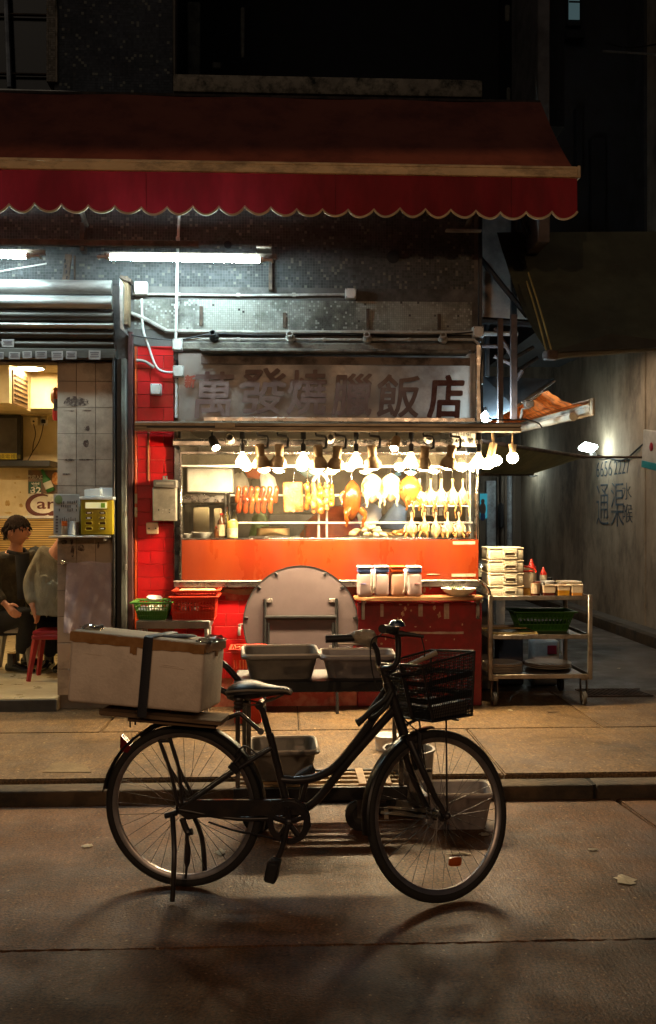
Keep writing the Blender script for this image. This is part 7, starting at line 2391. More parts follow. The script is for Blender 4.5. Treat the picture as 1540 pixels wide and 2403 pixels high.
# bent push handle at the left end
for dy, o in ((.05, 0), (.25, .0)):
    y = TYn + dy
    MB().tube(spline([W(566, 1604 + o, y), W(545, 1578, y), W(525, 1558, y), W(505, 1549, y), W(490, 1556, y), W(485, 1580, y), W(500, 1606, y), W(532, 1625, y), W(552, 1640, y)], 5), .015, 10).build('handle_loop', m_black, tr)


def tub(label, c, w, d, h, mat, rz=0., flare=.03, lipw=.014):
    """rectangular rolled-rim plastic tub; c is the middle of its base"""
    t = thing('grey_tub', label, 'tub', c, 'grey plastic tubs', (0, 0, rz))

    def ring(k, z, r=.045):
        a, b_ = w / 2 - flare + flare * k, d / 2 - flare + flare * k
        out = []
        for sx, sy, q0 in ((1, 1, 0), (-1, 1, 90), (-1, -1, 180), (1, -1, 270)):
            for q in (0, 30, 60, 90):
                out.append(Vector((sx * (a - r) + r * math.cos(R(q0 + q)), sy * (b_ - r) + r * math.sin(R(q0 + q)), z)))
        return out
    L = lipw
    b = MB().rings([ring(0, 0), ring(.05, .006), ring(.8, h * .78), ring(1, h - .02), ring(1 + L / flare, h - .018), ring(1 + (L + .004) / flare, h - .006), ring(1 + L / flare, h), ring(1, h), ring(.86, h - .012), ring(.05, .012), ring(0, .008)])
    b.build('tub_shell', mat, t, local=True, angle=60)
    rim = [v + Vector((0, 0, 0)) for v in ring(1 + .5 * L / flare, h)]
    MB().tube(rim, .0085, 6, closed=True).build('rolled_rim', m_rim, t, local=True)
    return t


m_tubg = M('scuffed grey tub', (.21, .19, .16), .38, col2=(.16, .145, .125), nscale=4, dirt=.35, dcol=(.05, .045, .04), dscale=7, rvar=.1)
m_tubl = M('pale scuffed grey tub', (.28, .25, .24), .4, col2=(.22, .195, .19), nscale=4, dirt=.35, dcol=(.07, .06, .06), dscale=7)
m_rim = M('worn rim highlight', (.85, .75, .6), .3, spec=1.)  # worn rim, colour brightened further to stand in for its highlight
tub('dark grey tub behind the saddle, left on the upper deck', Vector((W(658, 1, 4.9).x, 4.93, zu + .001)), .37, .33, .125, m_tubg, R(3))
tub('grey tub behind the handlebar, right on the upper deck', Vector((W(838, 1, 4.9).x, 4.9, zu + .001)), .36, .24, .115, m_tubl, R(-1))
tub('deep grey tub low on the trolley behind the seat tube', Vector((W(670, 1, 4.9).x - .01, 4.96, zl + .031)), .33, .3, .155, m_tubg, R(2))
tub('grey tub standing on the road behind the front wheel', Vector((W(1072, 1, 4.85).x, 4.86, .001)), .345, .23, .185, m_tubl, R(-2))
# white bucket, slatted board behind the front wheel
bp = Vector((W(965, 1, 5.02).x, 5.12, .001))
bk = thing('white_bucket', 'tall white bucket in the gutter behind the front wheel', 'bucket', bp)
bh = W(965, 1762, 5.1).z
MB().lathe([(0, 0), (.11, 0), (.115, .006), (.135, bh), (.142, bh), (.142, bh + .012), (.128, bh + .012), (.105, .02), (0, .02)], 30, Matrix.Translation(bp)).build('bucket_body', M('grimy white plastic', (.34, .31, .27), .45, dirt=.4, dscale=5), bk)
lp = G(910, 1762, WZ)
ldd = thing('white_pail', 'small white lidded pail on the pavement edge behind the down tube', 'pail', lp)
lp = Vector((lp.x, lp.y + .05, WZ + .001))
MB().lathe([(0, 0), (.07, 0), (.075, .07), (0, .07)], 26, Matrix.Translation(lp)).build('pail_body', m_white, ldd)
MB().lathe([(0, .071), (.082, .071), (.084, .078), (.082, .09), (.074, .094), (0, .09)], 26, Matrix.Translation(lp)).build('lid', m_white, ldd)
pb = thing('slatted_board', 'pale slatted board lying on the road behind the front hub', 'board', G(945, 1912))
for k in range(4):
    q0, q1 = G(895, 1892 + k * 9), G(1000, 1906 + k * 8)
    q0.z = q1.z = .02 + .045 - k * .012
    MB().tube([q0, q1], .018, 4, flat=((0, 0, 1), .5, 1.)).build('slat', M('weathered pale slat', (.3, .26, .2), .7, dirt=.4) if k == 0 else bpy.data.materials['weathered pale slat'], pb, smooth=False)
for x in (905, 985):
    q0, q1 = G(x, 1893), G(x + 2, 1922)
    q0.z, q1.z = .04, .012
    MB().tube([q0, q1], .016, 4).build('runner', bpy.data.materials['weathered pale slat'], pb, smooth=False)

# ================================================================ BICYCLE
A = G(434, 2079)
Bc = G(1032, 2112)
hd = (Bc - A)
hd.z = 0
hd.normalize()
nl = Vector((-hd.y, hd.x, 0))               # bicycle's left, away from the street side camera
bike = thing('bicycle', 'black step-through bicycle with front basket and rear rack on its stand', 'bicycle', A, None, (0, 0, math.atan2(hd.y, hd.x)))
binv = bike.matrix_basis.inverted()


def BP(x, y, off=0.):
    """bicycle space (x forward, y left, z up) of a print position, on the plane y = off"""
    d = _ray(x, y)
    o = Vector((0, 0, CAMZ))
    t = ((A + nl * off - o).dot(nl)) / d.dot(nl)
    return binv @ (o + d * t)


m_bk = M('black bicycle enamel', (.012, .012, .014), .32, col2=(.02, .017, .016), nscale=12, dirt=.4, dcol=(.05, .035, .025), dscale=9, coat=.3)
m_tyre = M('bicycle tyre', (.016, .015, .014), .8, bump=.3, bscale=120)
m_rimm = M('dull alloy rim', (.42, .40, .40), .35, metal=.9, dirt=.4, dcol=(.12, .09, .07), dscale=8)
m_spoke = M('steel spoke', (.12, .11, .1), .4, metal=.8)
m_rubk = M('black rubber', (.014, .014, .014), .6, bump=.2, bscale=90)
m_alloy = M('scratched alloy', (.4, .36, .3), .35, metal=.9, dirt=.3, dscale=9)
RW = .345


def wheel(name, parent, c, M4=None):
    m4 = (M4 or Matrix()) @ Matrix.Translation(c) @ Euler((R(90), 0, 0)).to_matrix().to_4x4()
    hub = bpy.data.objects.new(name, None)
    COL.objects.link(hub)
    hub.parent = parent
    circ = lambda r, z=0, n=72: [m4 @ Vector((r * math.cos(6.28319 * k / n), r * math.sin(6.28319 * k / n), z)) for k in range(n)]
    MB().tube(circ(RW - .019), .019, 10, closed=True).build('tyre', m_tyre, hub, local=True)
    b = MB()
    prof = [(RW - .036, -.012), (RW - .030, -.0125), (RW - .046, -.011), (RW - .052, -.006), (RW - .052, .006), (RW - .046, .011), (RW - .030, .0125), (RW - .036, .012)]
    prof = [(RW - .03, -.0125), (RW - .047, -.011), (RW - .053, -.006), (RW - .053, .006), (RW - .047, .011), (RW - .03, .0125)]
    b.rings([[m4 @ Vector((r * math.cos(6.28319 * k / 72), r * math.sin(6.28319 * k / 72), z)) for k in range(72)] for r, z in prof], caps=False)
    b.build('rim', m_rimm, hub, local=True)
    for k in range(36):
        a = 2 * math.pi * k / 36
        s = 1 if k % 2 else -1
        q = a + s * (.42 if (k // 2) % 2 else -.42) * 1.0
        h = Vector((.022 * math.cos(q + (1.25 if (k // 2) % 2 else -1.25)), .022 * math.sin(q + (1.25 if (k // 2) % 2 else -1.25)), s * .03))
        r = Vector(((RW - .05) * math.cos(a), (RW - .05) * math.sin(a), 0))
        MB().tube([m4 @ h, m4 @ r], .0013, 4).build('spoke', m_spoke, hub, local=True, smooth=False)
    MB().tube([m4 @ Vector((0, 0, -.055)), m4 @ Vector((0, 0, -.035)), m4 @ Vector((0, 0, -.03)), m4 @ Vector((0, 0, -.025)), m4 @ Vector((0, 0, .025)), m4 @ Vector((0, 0, .03)), m4 @ Vector((0, 0, .035)), m4 @ Vector((0, 0, .055))], [.01, .012, .026, .018, .018, .026, .012, .01], 14).build('hub', m_bk, hub, local=True)
    return hub


rc = BP(431, 1893)
rc = Vector((rc.x, 0, RW))
wheel('rear_wheel', bike, rc)
bb = BP(682, 1918)
off = -.055                                # the side the camera sees


def bt(pts, r, name, mat=m_bk, n=6, seg=10, parent=bike, sm=True):
    return MB().tube(spline(pts, n) if sm and len(pts) > 2 else pts, r, seg).build(name, mat, parent, local=True)


# frame tubes
seat_top = BP(612, 1652)
st_low = BP(680, 1912)
bt([BP(633, 1720), st_low], .0165, 'seat_tube')
bt([seat_top, BP(640, 1748)], .0135, 'seat_post', m_bk)
head_t, head_b = BP(909, 1600), BP(948, 1722)
bt([head_t, head_b], .021, 'head_tube')
bt([BP(662, 1828), BP(700, 1830), BP(745, 1822), BP(790, 1795), BP(840, 1735), BP(880, 1680), BP(916, 1628)], .0175, 'top_tube')
bt([st_low + Vector((.0, 0, 0)), BP(740, 1880), BP(820, 1782), BP(928, 1660)], .0175, 'down_tube')
for s in (-1, 1):
    o = Vector((0, s * .055, 0))
    bt([rc + o, BP(560, 1800) + Vector((0, s * .04, 0)), BP(640, 1752) + Vector((0, s * .018, 0))], .009, 'seat_stay', n=4)
    bt([rc + o, BP(560, 1912) + Vector((0, s * .045, 0)), st_low + Vector((0, s * .03, 0))], .01, 'chain_stay', n=4)
MB().cyl(st_low + Vector((0, -.04, 0)), st_low + Vector((0, .04, 0)), .024).build('bottom_bracket', m_bk, bike, local=True)
bt([BP(722, 1828), BP(714, 1856), BP(708, 1880)], .01, 'frame_gusset')
# saddle
sd_ = bpy.data.objects.new('saddle', None)
COL.objects.link(sd_)
sd_.parent = bike
secs = [(536, .045, 1612, 30), (548, .085, 1603, 44), (570, .105, 1597, 50), (595, .1, 1597, 46), (620, .07, 1604, 34), (645, .045, 1609, 24), (668, .036, 1611, 20), (680, .028, 1616, 16), (684, .015, 1624, 8)]
rs = []
s_ = 4.03 / F
for x, hw, yt, dz in secs:
    c = BP(x, yt)
    h = dz * s_
    ring = []
    for k in range(18):
        q = 2 * math.pi * k / 18
        cz = math.sin(q)
        ring.append(Vector((c.x, hw * math.cos(q) * (1 if cz > -.2 else .75), c.z - h * .45 + h * .45 * cz * (1 if cz < 0 else 1))))
    rs.append(ring)
MB().rings(rs).build('saddle_shell', M('black saddle vinyl', (.012, .011, .011), .42, bump=.1, bscale=30), sd_, local=True, angle=60)
MB().tube([r[8] + Vector((0, 0, .002)) for r in rs], .005, 6).tube([r[1] + Vector((0, 0, .002)) for r in rs], .005, 6).build('piping', M('worn pale piping', (.3, .26, .2), .4), sd_, local=True)
for s in (-1, 1):
    MB().tube(spline([BP(560, 1640) + Vector((0, s * .05, 0)), BP(600, 1650) + Vector((0, s * .03, 0)), BP(640, 1640) + Vector((0, s * .02, 0)), BP(665, 1630)]), .004, 6).build('saddle_rail', m_alloy, sd_, local=True)
    c = BP(568, 1640) + Vector((0, s * .06, 0))
    MB().lathe([(.02, -.03), (.023, -.02), (.018, -.012), (.023, -.004), (.018, .004), (.023, .012), (.02, .02)], 12, Matrix.Translation(c)).build('saddle_spring', m_bk, sd_, local=True)
MB().cyl(BP(612, 1652) + Vector((0, -.03, 0)), BP(612, 1652) + Vector((0, .03, 0)), .018).build('saddle_clamp', m_bk, sd_, local=True)
# mudguards


def arc(c, r, a0, a1, n=26, M4=Matrix()):
    return [M4 @ (c + Vector((r * math.cos(R(a0 + (a1 - a0) * k / n)), 0, r * math.sin(R(a0 + (a1 - a0) * k / n))))) for k in range(n + 1)]


def guard(c, r, a0, a1, name, parent, M4=Matrix(), w=.028):
    rot = M4.to_3x3()
    P = arc(c, r, a0, a1, 30, M4)
    P2 = arc(c, r - .012, a0, a1, 30, M4)
    Y = rot @ Vector((0, 1, 0))
    b = MB()
    vs = []
    for p, p2 in zip(P, P2):
        vs.append([b.bm.verts.new(q) for q in (p2 - Y * w, p2.lerp(p, .6) - Y * w * .8, p, p2.lerp(p, .6) + Y * w * .8, p2 + Y * w)])
    for a_, b2 in zip(vs, vs[1:]):
        for j in range(4):
            b.bm.faces.new((a_[j], a_[j + 1], b2[j + 1], b2[j]))
    bmesh.ops.solidify(b.bm, geom=b.bm.faces[:], thickness=.002)
    return b.build(name, m_bk, parent, local=True)


guard(rc, RW + .018, -14, 172, 'rear_mudguard', bike)
# reflector fin, stand, rack
c = BP(287, 1748)
MB().prism([BP(283, 1726, -.02), BP(308, 1752, -.02), BP(300, 1766, -.02), BP(282, 1763, -.02)], (0, .04, 0)).build('rear_reflector', M('dark red reflector', (.12, .01, .01), .2), bike, local=True)
for s in (-1, 1):
    y = s * .075
    bt([BP(374, 1735, y), BP(398, 1800, y), rc + Vector((-.0, y, .02))], .0075, 'rack_stay', n=3)
    bt([BP(398, 1730, y), BP(420, 1800, y), rc + Vector((.015, y, .03))], .0075, 'rack_stay', n=3)
    bt([BP(302, 1688, y), BP(400, 1695, y), BP(500, 1693, y), BP(520, 1690, y)], .007, 'rack_rail', n=3)
    MB().cyl(BP(374, 1738, y), BP(400, 1738, y), .007).build('rack_lug', m_bk, bike, local=True)
for x in (330, 400, 470, 515):
    MB().cyl(BP(x, 1692, -.075), BP(x, 1692, .075), .006, seg=8).build('rack_cross', m_bk, bike, local=True)
bt([BP(515, 1692), BP(530, 1686), BP(560, 1674), BP(566, 1675), BP(612, 1716)], .0095, 'rack_arm', sm=False)
MB().cyl(BP(612, 1716, -.02), BP(612, 1716, .02), .014).build('rack_clamp', m_bk, bike, local=True)
bt([BP(330, 1725), BP(352, 1710), BP(372, 1698)], .012, 'rack_spring', sm=False)
MB().tube([BP(306, 1690, -.03), BP(306, 1706, -.03)], .004, 6).tube([BP(318, 1690, -.03), BP(318, 1700, -.03)], .004, 6).build('rack_hook', m_bk, bike, local=True)
ks = bpy.data.objects.new('kick_stand', None)
COL.objects.link(ks)
ks.parent = bike
fa = binv @ G(405, 2121)
fb = Vector((fa.x + .05, .13, .0))
bt([rc + Vector((-.03, -.065, -.01)), Vector((fa.x - .003, fa.y * .6 - .04, .2)), fa + Vector((0, 0, .012))], .011, 'stand_leg', parent=ks, n=4)
bt([rc + Vector((.0, .065, -.01)), Vector((fb.x - .01, .11, .18)), fb + Vector((0, 0, .012))], .011, 'stand_leg', parent=ks, n=4)
bt([BP(437, 1935, -.06), BP(441, 2000, -.06), BP(436, 2060, -.05)], [.008] * 5 + [.013] * 4 + [.006] * 4, 'stand_lock', parent=ks, n=6)
bt([Vector((rc.x - .03, -.066, RW - .02)), Vector((rc.x - .03, .066, RW - .02))], .012, 'stand_axle', parent=ks)
MB().cyl(BP(388, 1914, -.07), BP(415, 1906, -.07), .012).build('axle_plate', m_bk, bike, local=True)
MB().tube(spline([BP(428, 1920, -.075), BP(440, 1950, -.075), BP(452, 1950, -.075)], 4), .014, 8).build('dropout_cover', m_bk, bike, local=True)
# chain case, chainring, cranks
oc = -.06
cg = MB()
pts = [BP(418, 1884, oc), BP(470, 1877, oc), BP(600, 1877, oc), BP(690, 1875, oc), BP(715, 1887, oc), BP(727, 1912, oc), BP(729, 1940, oc), BP(718, 1962, oc), BP(712, 1958, oc), BP(718, 1935, oc), BP(706, 1910, oc), BP(680, 1912, oc), BP(600, 1914, oc), BP(470, 1918, oc), BP(440, 1924, oc), BP(420, 1910, oc)]
cg.prism(pts, (0, .016, 0))
bmesh.ops.bevel(cg.bm, geom=cg.bm.edges[:], offset=.003, segments=1, affect='EDGES')
cg.build('chain_case', m_bk, bike, local=True)
cw = BP(678, 1928, oc)
m4 = Matrix.Translation(cw + Vector((0, -.006, 0))) @ Euler((R(90), 0, 0)).to_matrix().to_4x4()
rr = 49 * s_
rg = MB()
rg.rings([[m4 @ Vector((r * math.cos(6.28319 * k / 48), r * math.sin(6.28319 * k / 48), z)) for k in range(48)] for r, z in ((rr, -.006), (rr, .006), (rr * .72, .006), (rr * .72, -.006), (rr, -.006))], caps=False)
for a in range(5):
    q = R(72 * a + 20)
    rg.tube([m4 @ Vector((0, 0, 0)), m4 @ Vector((rr * .75 * math.cos(q), rr * .75 * math.sin(q), 0))], .012, 6)
rg.ball(cw + Vector((0, -.008, 0)), (.022, .014, .022), 14, 8)
rg.build('chain_ring', m_bk, bike, local=True)
dsk = MB()
dsk.rings([[m4 @ Vector((r * math.cos(6.28319 * k / 40) - .012, r * math.sin(6.28319 * k / 40), z)) for k in range(40)] for r, z in ((rr * .86, -.012), (rr * .86, -.008))])
ped = BP(645, 2032, oc - .03)
bt([cw + Vector((.0, -.02, 0)), BP(662, 1990, oc - .028), ped + Vector((.01, .0, .03))], .0125, 'crank', m_alloy if False else m_bk, n=3)
MB().box(ped + Vector((0, -.04, 0)), (.05, .085, .085), rot=Euler((0, R(12), 0)), bev=.008).build('pedal', m_rubk, bike, local=True)
cw2 = cw + Vector((.01, .12, 0))
up = BP(712, 1823, .09)
bt([cw2, BP(708, 1870, .07), up], .0115, 'crank', n=3)
MB().box(up + Vector((0, .045, 0)), (.085, .085, .04), rot=Euler((0, R(-30), 0)), bev=.008).build('pedal', m_rubk, bike, local=True)
bt([BP(490, 1928, oc + .01), BP(550, 1948, oc + .01), BP(600, 1957, oc + .01), BP(660, 1972, oc + .01)], .0045, 'chain', n=4, seg=6)
# rear brake
bk_ = BP(556, 1795)
MB().box(bk_ + Vector((0, -.045, 0)), (.05, .02, .03), rot=Euler((0, R(40), 0)), bev=.004).box(bk_ + Vector((0, .045, 0)), (.05, .02, .03), rot=Euler((0, R(40), 0)), bev=.004).tube(spline([bk_ + Vector((0, -.045, .02)), bk_ + Vector((.03, 0, .06)), bk_ + Vector((0, .045, .02))]), .008).tube(spline([BP(548, 1775, -.03), BP(575, 1750, -.03), BP(612, 1778, -.03)]), .0035, 6).build('rear_brake', m_bk, bike, local=True)

# ---- front end, turned about the steering axis
DEL = R(37)
axd = (head_t - head_b).normalized()
ax0 = head_b.copy()
steer = Matrix.Translation(ax0) @ Matrix.Rotation(DEL, 4, axd) @ Matrix.Translation(-ax0)
fcen = BP(1029, 1920)
un = steer.inverted()
tgt = BP(1029, 1923, -.0)
fcen = Vector((tgt.x + .012, 0, RW))
fcen = un @ Vector((tgt.x, (steer @ fcen).y, RW))
fcen.y = 0
fw = bpy.data.objects.new('front_end', None)
COL.objects.link(fw)
fw.parent = bike
T3 = steer.to_3x3()
up3 = Vector((0, 0, 1))
wheel('front_wheel', bike, fcen, steer)
SV = lambda p: steer @ Vector(p)
crown = head_b + (head_b - head_t).normalized() * .03
for s in (-1, 1):
    MB().tube(spline([SV(crown + Vector((0, s * .03, 0))), SV(crown.lerp(fcen, .35) + Vector((-.012, s * .048, 0))), SV(crown.lerp(fcen, .75) + Vector((-.012, s * .055, 0))), SV(fcen + Vector((0, s * .055, 0)))], 5), [.015] * 5 + [.0145] * 4 + [.012] * 4 + [.0105] * 3, 10).build('fork_blade', m_bk, fw, local=True)
    MB().ball(SV(fcen + Vector((0, s * .062, 0))), .016, 10, 8).build('axle_nut', m_bk, fw, local=True)
MB().tube([SV(crown + Vector((0, -.035, 0))), SV(crown + Vector((0, .035, 0)))], .019, 10).build('fork_crown', m_bk, fw, local=True)
guard(fcen, RW + .016, 92, 188, 'front_mudguard', fw, steer)
MB().tube([SV(p) for p in arc(fcen + Vector((0, 0, .022)), RW + .03, 72, 112, 10)], .01, 8, flat=(T3 @ Vector((0, 1, 0)), 2.2, .5)).build('mudguard_tip', m_bk, fw, local=True)
MB().tube(spline([SV(crown + Vector((.05, -.03, .03))), SV(crown + Vector((.045, -.03, -.05))), SV(crown + Vector((.06, -.028, -.12)))]), .01, 8).tube(spline([SV(crown + Vector((.05, .03, .03))), SV(crown + Vector((.045, .03, -.05))), SV(crown + Vector((.06, .028, -.12)))]), .01, 8).box(SV(crown + Vector((.07, -.03, -.12))), (.05, .012, .014), bev=.003).build('front_brake', m_bk, fw, local=True)
# spoke reflector
rf = steer @ (fcen + Vector((.06, -.012, -.19)))
MB().box(rf, (.062, .012, .036), rot=Euler((0, R(8), DEL)), bev=.01, seg=2).build('spoke_reflector', M('amber reflector', (.5, .10, .02), .25, emit=None), fw, local=True)
# stem and bars
stem = head_t + axd * .03
MB().tube([SV(head_t), SV(stem + axd * .03)], .016, 12).build('stem', m_bk, fw, local=True)
gz = .155
Ls, Rs = Vector((0, 1, 0)), Vector((0, -1, 0))
ctr = stem + axd * .03
ctr0 = ctr
FX = Vector((.028, 0, 0))
bl = [ctr, ctr + Ls * .05 + Vector((.01, 0, .005)), ctr + FX + Ls * .09 + Vector((0, 0, .075)), ctr + FX + Ls * .125 + Vector((-.008, 0, gz - .035)), ctr + FX + Ls * .15 + Vector((-.035, 0, gz - .02)), ctr + FX + Ls * .18 + Vector((-.09, 0, gz - .018)), ctr + FX + Ls * .215 + Vector((-.18, 0, gz - .02))]
br_ = [ctr, ctr + Rs * .05 + Vector((.01, 0, .0)), ctr + FX + Rs * .075 + Vector((0, 0, .03)), ctr + FX + Rs * .085 + Vector((0, 0, gz - .04)), ctr + FX + Rs * .10 + Vector((-.02, 0, gz - .012)), ctr + FX + Rs * .16 + Vector((-.09, 0, gz - .006)), ctr + FX + Rs * .225 + Vector((-.155, 0, gz - .01))]
L_ = [SV(p) for p in spline(bl, 5)]
R_ = [SV(p) for p in spline(br_, 5)]
MB().tube(L_[:24], .0125, 10).build('handlebar', m_bk, fw, local=True)
MB().tube(R_[:24], .0125, 10).build('handlebar', m_bk, fw, local=True)
MB().tube(L_[21:], [.0165] * (len(L_) - 21), 12).build('grip', m_rubk, fw, local=True)
MB().tube(R_[21:], [.0175] * (len(R_) - 21), 12).build('grip', m_rubk, fw, local=True)
# brake levers
lv = L_[18]
MB().tube(spline([L_[17], L_[17] + Vector((-.01, -.02, -.02)), L_[23] + Vector((0, -.03, -.022)), L_[-4] + Vector((0, -.02, -.018))], 4), .006, 8).build('brake_lever', m_alloy, fw, local=True)
MB().tube(spline([R_[18], R_[18] + Vector((.05, .0, -.002)), R_[18] + Vector((.11, .01, -.012))], 4), [.013] * 3 + [.009] * 3 + [.007] * 3, 8).build('brake_lever', m_bk, fw, local=True)
# bell
bc = SV(br_[4] + Vector((.02, .02, .03)))
MB().lathe([(.0, .022), (.02, .02), (.033, .008), (.036, -.004), (.03, -.006), (.0, -.004)], 24, Matrix.Translation(bc + Vector((.0, 0, .0)))).build('bell', m_steelb, fw, local=True)
MB().cyl(bc, bc + Vector((0, 0, -.03)), .012).build('bell_mount', m_bk, fw, local=True)
# plastic bag knotted on the left grip joint
bgc = L_[19]
b = MB()
rs = []
for x, hw, hh in ((-.06, .008, .012), (-.04, .024, .026), (-.01, .03, .034), (.02, .034, .04), (.04, .03, .036), (.055, .012, .02)):
    rs.append([bgc + Vector((x, hw * math.cos(q) * (1 + .2 * math.sin(4 * q + x * 90)), hh * math.sin(q) * (1 + .2 * math.sin(5 * q + x * 70)) - x * .15)) for q in [2 * math.pi * k / 16 for k in range(16)]])
b.rings(rs)
bm_ = M('crumpled clear bag', (.45, .38, .27), .2, col2=(.3, .25, .18), nscale=30, bump=.6, bscale=40, alpha=.85)
b.build('plastic_wrap', bm_, fw, local=True, angle=25)
# cables
MB().tube(spline([L_[16] + Vector((.02, 0, 0)), SV(ctr + Vector((.03, -.03, .17))), R_[20]], 8), .0028, 6).build('cable', m_alloy, fw, local=True)
MB().tube(spline([R_[18] + Vector((.1, 0, -.01)), R_[18] + Vector((.11, .01, -.1)), SV(ctr + Vector((.1, -.02, -.0))), SV(ctr + Vector((.06, 0, -.16))), SV(crown + Vector((.06, -.03, .02)))], 8), .003, 6).build('cable', m_rubk, fw, local=True)
MB().tube(spline([R_[15], SV(ctr + Vector((-.06, -.03, .12))), SV(ctr + Vector((-.05, .0, -.02))), BP(900, 1650, -.02), BP(860, 1715, -.02), BP(800, 1790, -.02)], 8), .003, 6).build('cable', m_rubk, fw, local=True)
# basket
BD, BWd, BH = .195, .29, .225
tgtc = BP(1030, 1692, -.16)
o0 = binv @ W(1016, 1693, 3.80)                 # near bottom corner
brot = Euler((R(-6), R(-2), DEL)).to_matrix().to_4x4()
bk0 = Matrix.Translation(o0) @ brot            # local: x forward, y left, z up; origin = near rear bottom corner
bkt = bpy.data.objects.new('basket', None)
COL.objects.link(bkt)
bkt.parent = bike


def BK(u, v, w):
    """u forward 0..1, v to the left 0..1, w up 0..1; the top flares"""
    f, e = .034 * w, .012 * w
    return bk0 @ Vector((-f + (BD + 2 * f) * u, -e + (BWd + 2 * e) * v, (BH + .03 * u) * w))


m_wire = M('black basket wire', (.014, .014, .013), .5)
b = MB()
N1, N2, N3 = 24, 30, 20
for i in range(N1 + 1):
    for v in (0, 1):
        b.tube([BK(i / N1, v, 0), BK(i / N1, v, 1)], .0019, 3)
for i in range(1, N2):
    for u in (0, 1):
        b.tube([BK(u, i / N2, 0), BK(u, i / N2, 1)], .0019, 3)
for k in range(1, N3):
    b.tube([BK(0, 0, k / N3), BK(1, 0, k / N3), BK(1, 1, k / N3), BK(0, 1, k / N3)], .0019, 3, closed=True)
for i in range(1, N1):
    b.tube([BK(i / N1, 0, 0), BK(i / N1, 1, 0)], .0018, 3)
for i in range(1, N2):
    b.tube([BK(0, i / N2, 0), BK(1, i / N2, 0)], .0018, 3)
b.build('wire_mesh', m_wire, bkt, local=True, smooth=False)['kind'] = 'stuff'
MB().tube([BK(0, 0, 1), BK(1, 0, 1), BK(1, 1, 1), BK(0, 1, 1)], .0055, 8, closed=True).build('rim', m_bk, bkt, local=True)
MB().tube([BK(0, 0, 0), BK(1, 0, 0), BK(1, 1, 0), BK(0, 1, 0)], .005, 8, closed=True).build('base_hoop', m_bk, bkt, local=True)
for u, v in ((0, 0), (1, 0), (1, 1), (0, 1), (.0, .5)):
    MB().tube([BK(u, v, 0), BK(u, v, 1)], .005 if v != .5 else .01, 6).build('corner_rod', m_bk, bkt, local=True)
for w in (.62, .3):
    b = MB()
    P = [BK(0, 0, w), BK(1, 0, w), BK(1, 1, w), BK(0, 1, w)]
    Q = [BK(0, 0, w + .09), BK(1, 0, w + .09), BK(1, 1, w + .09), BK(0, 1, w + .09)]
    b.rings([P, Q], caps=False)
    bmesh.ops.solidify(b.bm, geom=b.bm.faces[:], thickness=.002)
    b.build('woven_band', m_wire, bkt, local=True, smooth=False)
for v in (.25, .75):
    MB().tube([SV(ctr + Vector((0, (v - .5) * .1, -.03))), BK(0, v, .86), BK(.5, v, .96)], .006, 6).build('basket_bracket', m_bk, bkt, local=True)
lin = MB()
lin.rings([[BK(u, v, w) for u, v in ((.06, .06), (.94, .06), (.94, .94), (.06, .94))] for w in (.03, .2, .24)], caps=True)
lin.build('bag_in_basket', M('crumpled grey bag', (.12, .10, .085), .6, bump=.8, bscale=18), bkt, local=True, smooth=False)
# wrapped handle resting on the basket rim
MB().tube([BK(.05, .35, 1.0), BK(.45, .2, 1.12)], .011, 8).build('wrapped_rod', M('taped pale rod', (.4, .32, .22), .5, bump=.6, bscale=90), bkt, local=True)
# two support rods from the axle to the basket
for s in (-1, 1):
    MB().tube([SV(fcen + Vector((0, s * .06, 0))), BK(.55, .2 + .35 * (s + 1), 0)], .004, 6).build('basket_strut', m_bk, bkt, local=True)
# cable lock hanging from the head
lk = MB().tube(spline([BP(918, 1618, -.05), BP(905, 1640, -.06), BP(875, 1664, -.06), BP(850, 1688, -.06), BP(838, 1696, -.06)], 5), [.012] * 15 + [.014] * 3 + [.017] * 3, 10)
lk.tube(spline([BP(905, 1615, .03), BP(888, 1640, .03), BP(868, 1668, .03)], 5), .011, 10)
lk.tube(spline([BP(922, 1625, -.05), BP(908, 1655, -.06), BP(885, 1678, -.06), BP(866, 1685, -.05)], 5), .01, 10)
tag(lk.build('bicycle_lock', m_rubk, bike, local=True))
COL.objects[-1].name = 'lock_tube'

# ---- foam box strapped on the rack: a thing of its own
ob = -.185
F0, F1, F2, F3 = BP(157, 1646, ob), BP(470, 1674, ob), BP(481, 1510, ob), BP(168, 1478, ob)
bmat = bike.matrix_basis
dvec = Vector((0, .34, -.026))
fb_ = thing('foam_box', 'grubby white foam box taped and strapped on the bicycle rack', 'box', bmat @ (F0.lerp(F1, .5) + dvec * .5))
m_foam = M('grubby polystyrene', (.74, .64, .53), .75, col2=(.66, .56, .46), nscale=3, bump=.25, bscale=90, dirt=.35, dcol=(.17, .13, .1), dscale=3.2)
m_btape = M('brown parcel tape', (.26, .12, .035), .35, col2=(.34, .18, .07), nscale=18)


def FB(u, v, w):
    """u along the box, v depth, w height"""
    p = F0.lerp(F1, u).lerp(F3.lerp(F2, u), w) + dvec * v
    return bmat @ p


def hexa(u0, u1, v0, v1, w0, w1, bev=.012, taper=0.):
    b = MB()
    c = [FB(u, v, w) for w in (w0, w1) for u, v in ((u0, v0), (u1, v0), (u1, v1), (u0, v1))]
    vs = [b.bm.verts.new(p) for p in c]
    for f in ((3, 2, 1, 0), (4, 5, 6, 7), (0, 1, 5, 4), (1, 2, 6, 5), (2, 3, 7, 6), (3, 0, 4, 7)):
        b.bm.faces.new([vs[i] for i in f])
    if bev:
        bmesh.ops.bevel(b.bm, geom=b.bm.edges[:], offset=bev, segments=3, affect='EDGES', profile=.5)
    return b


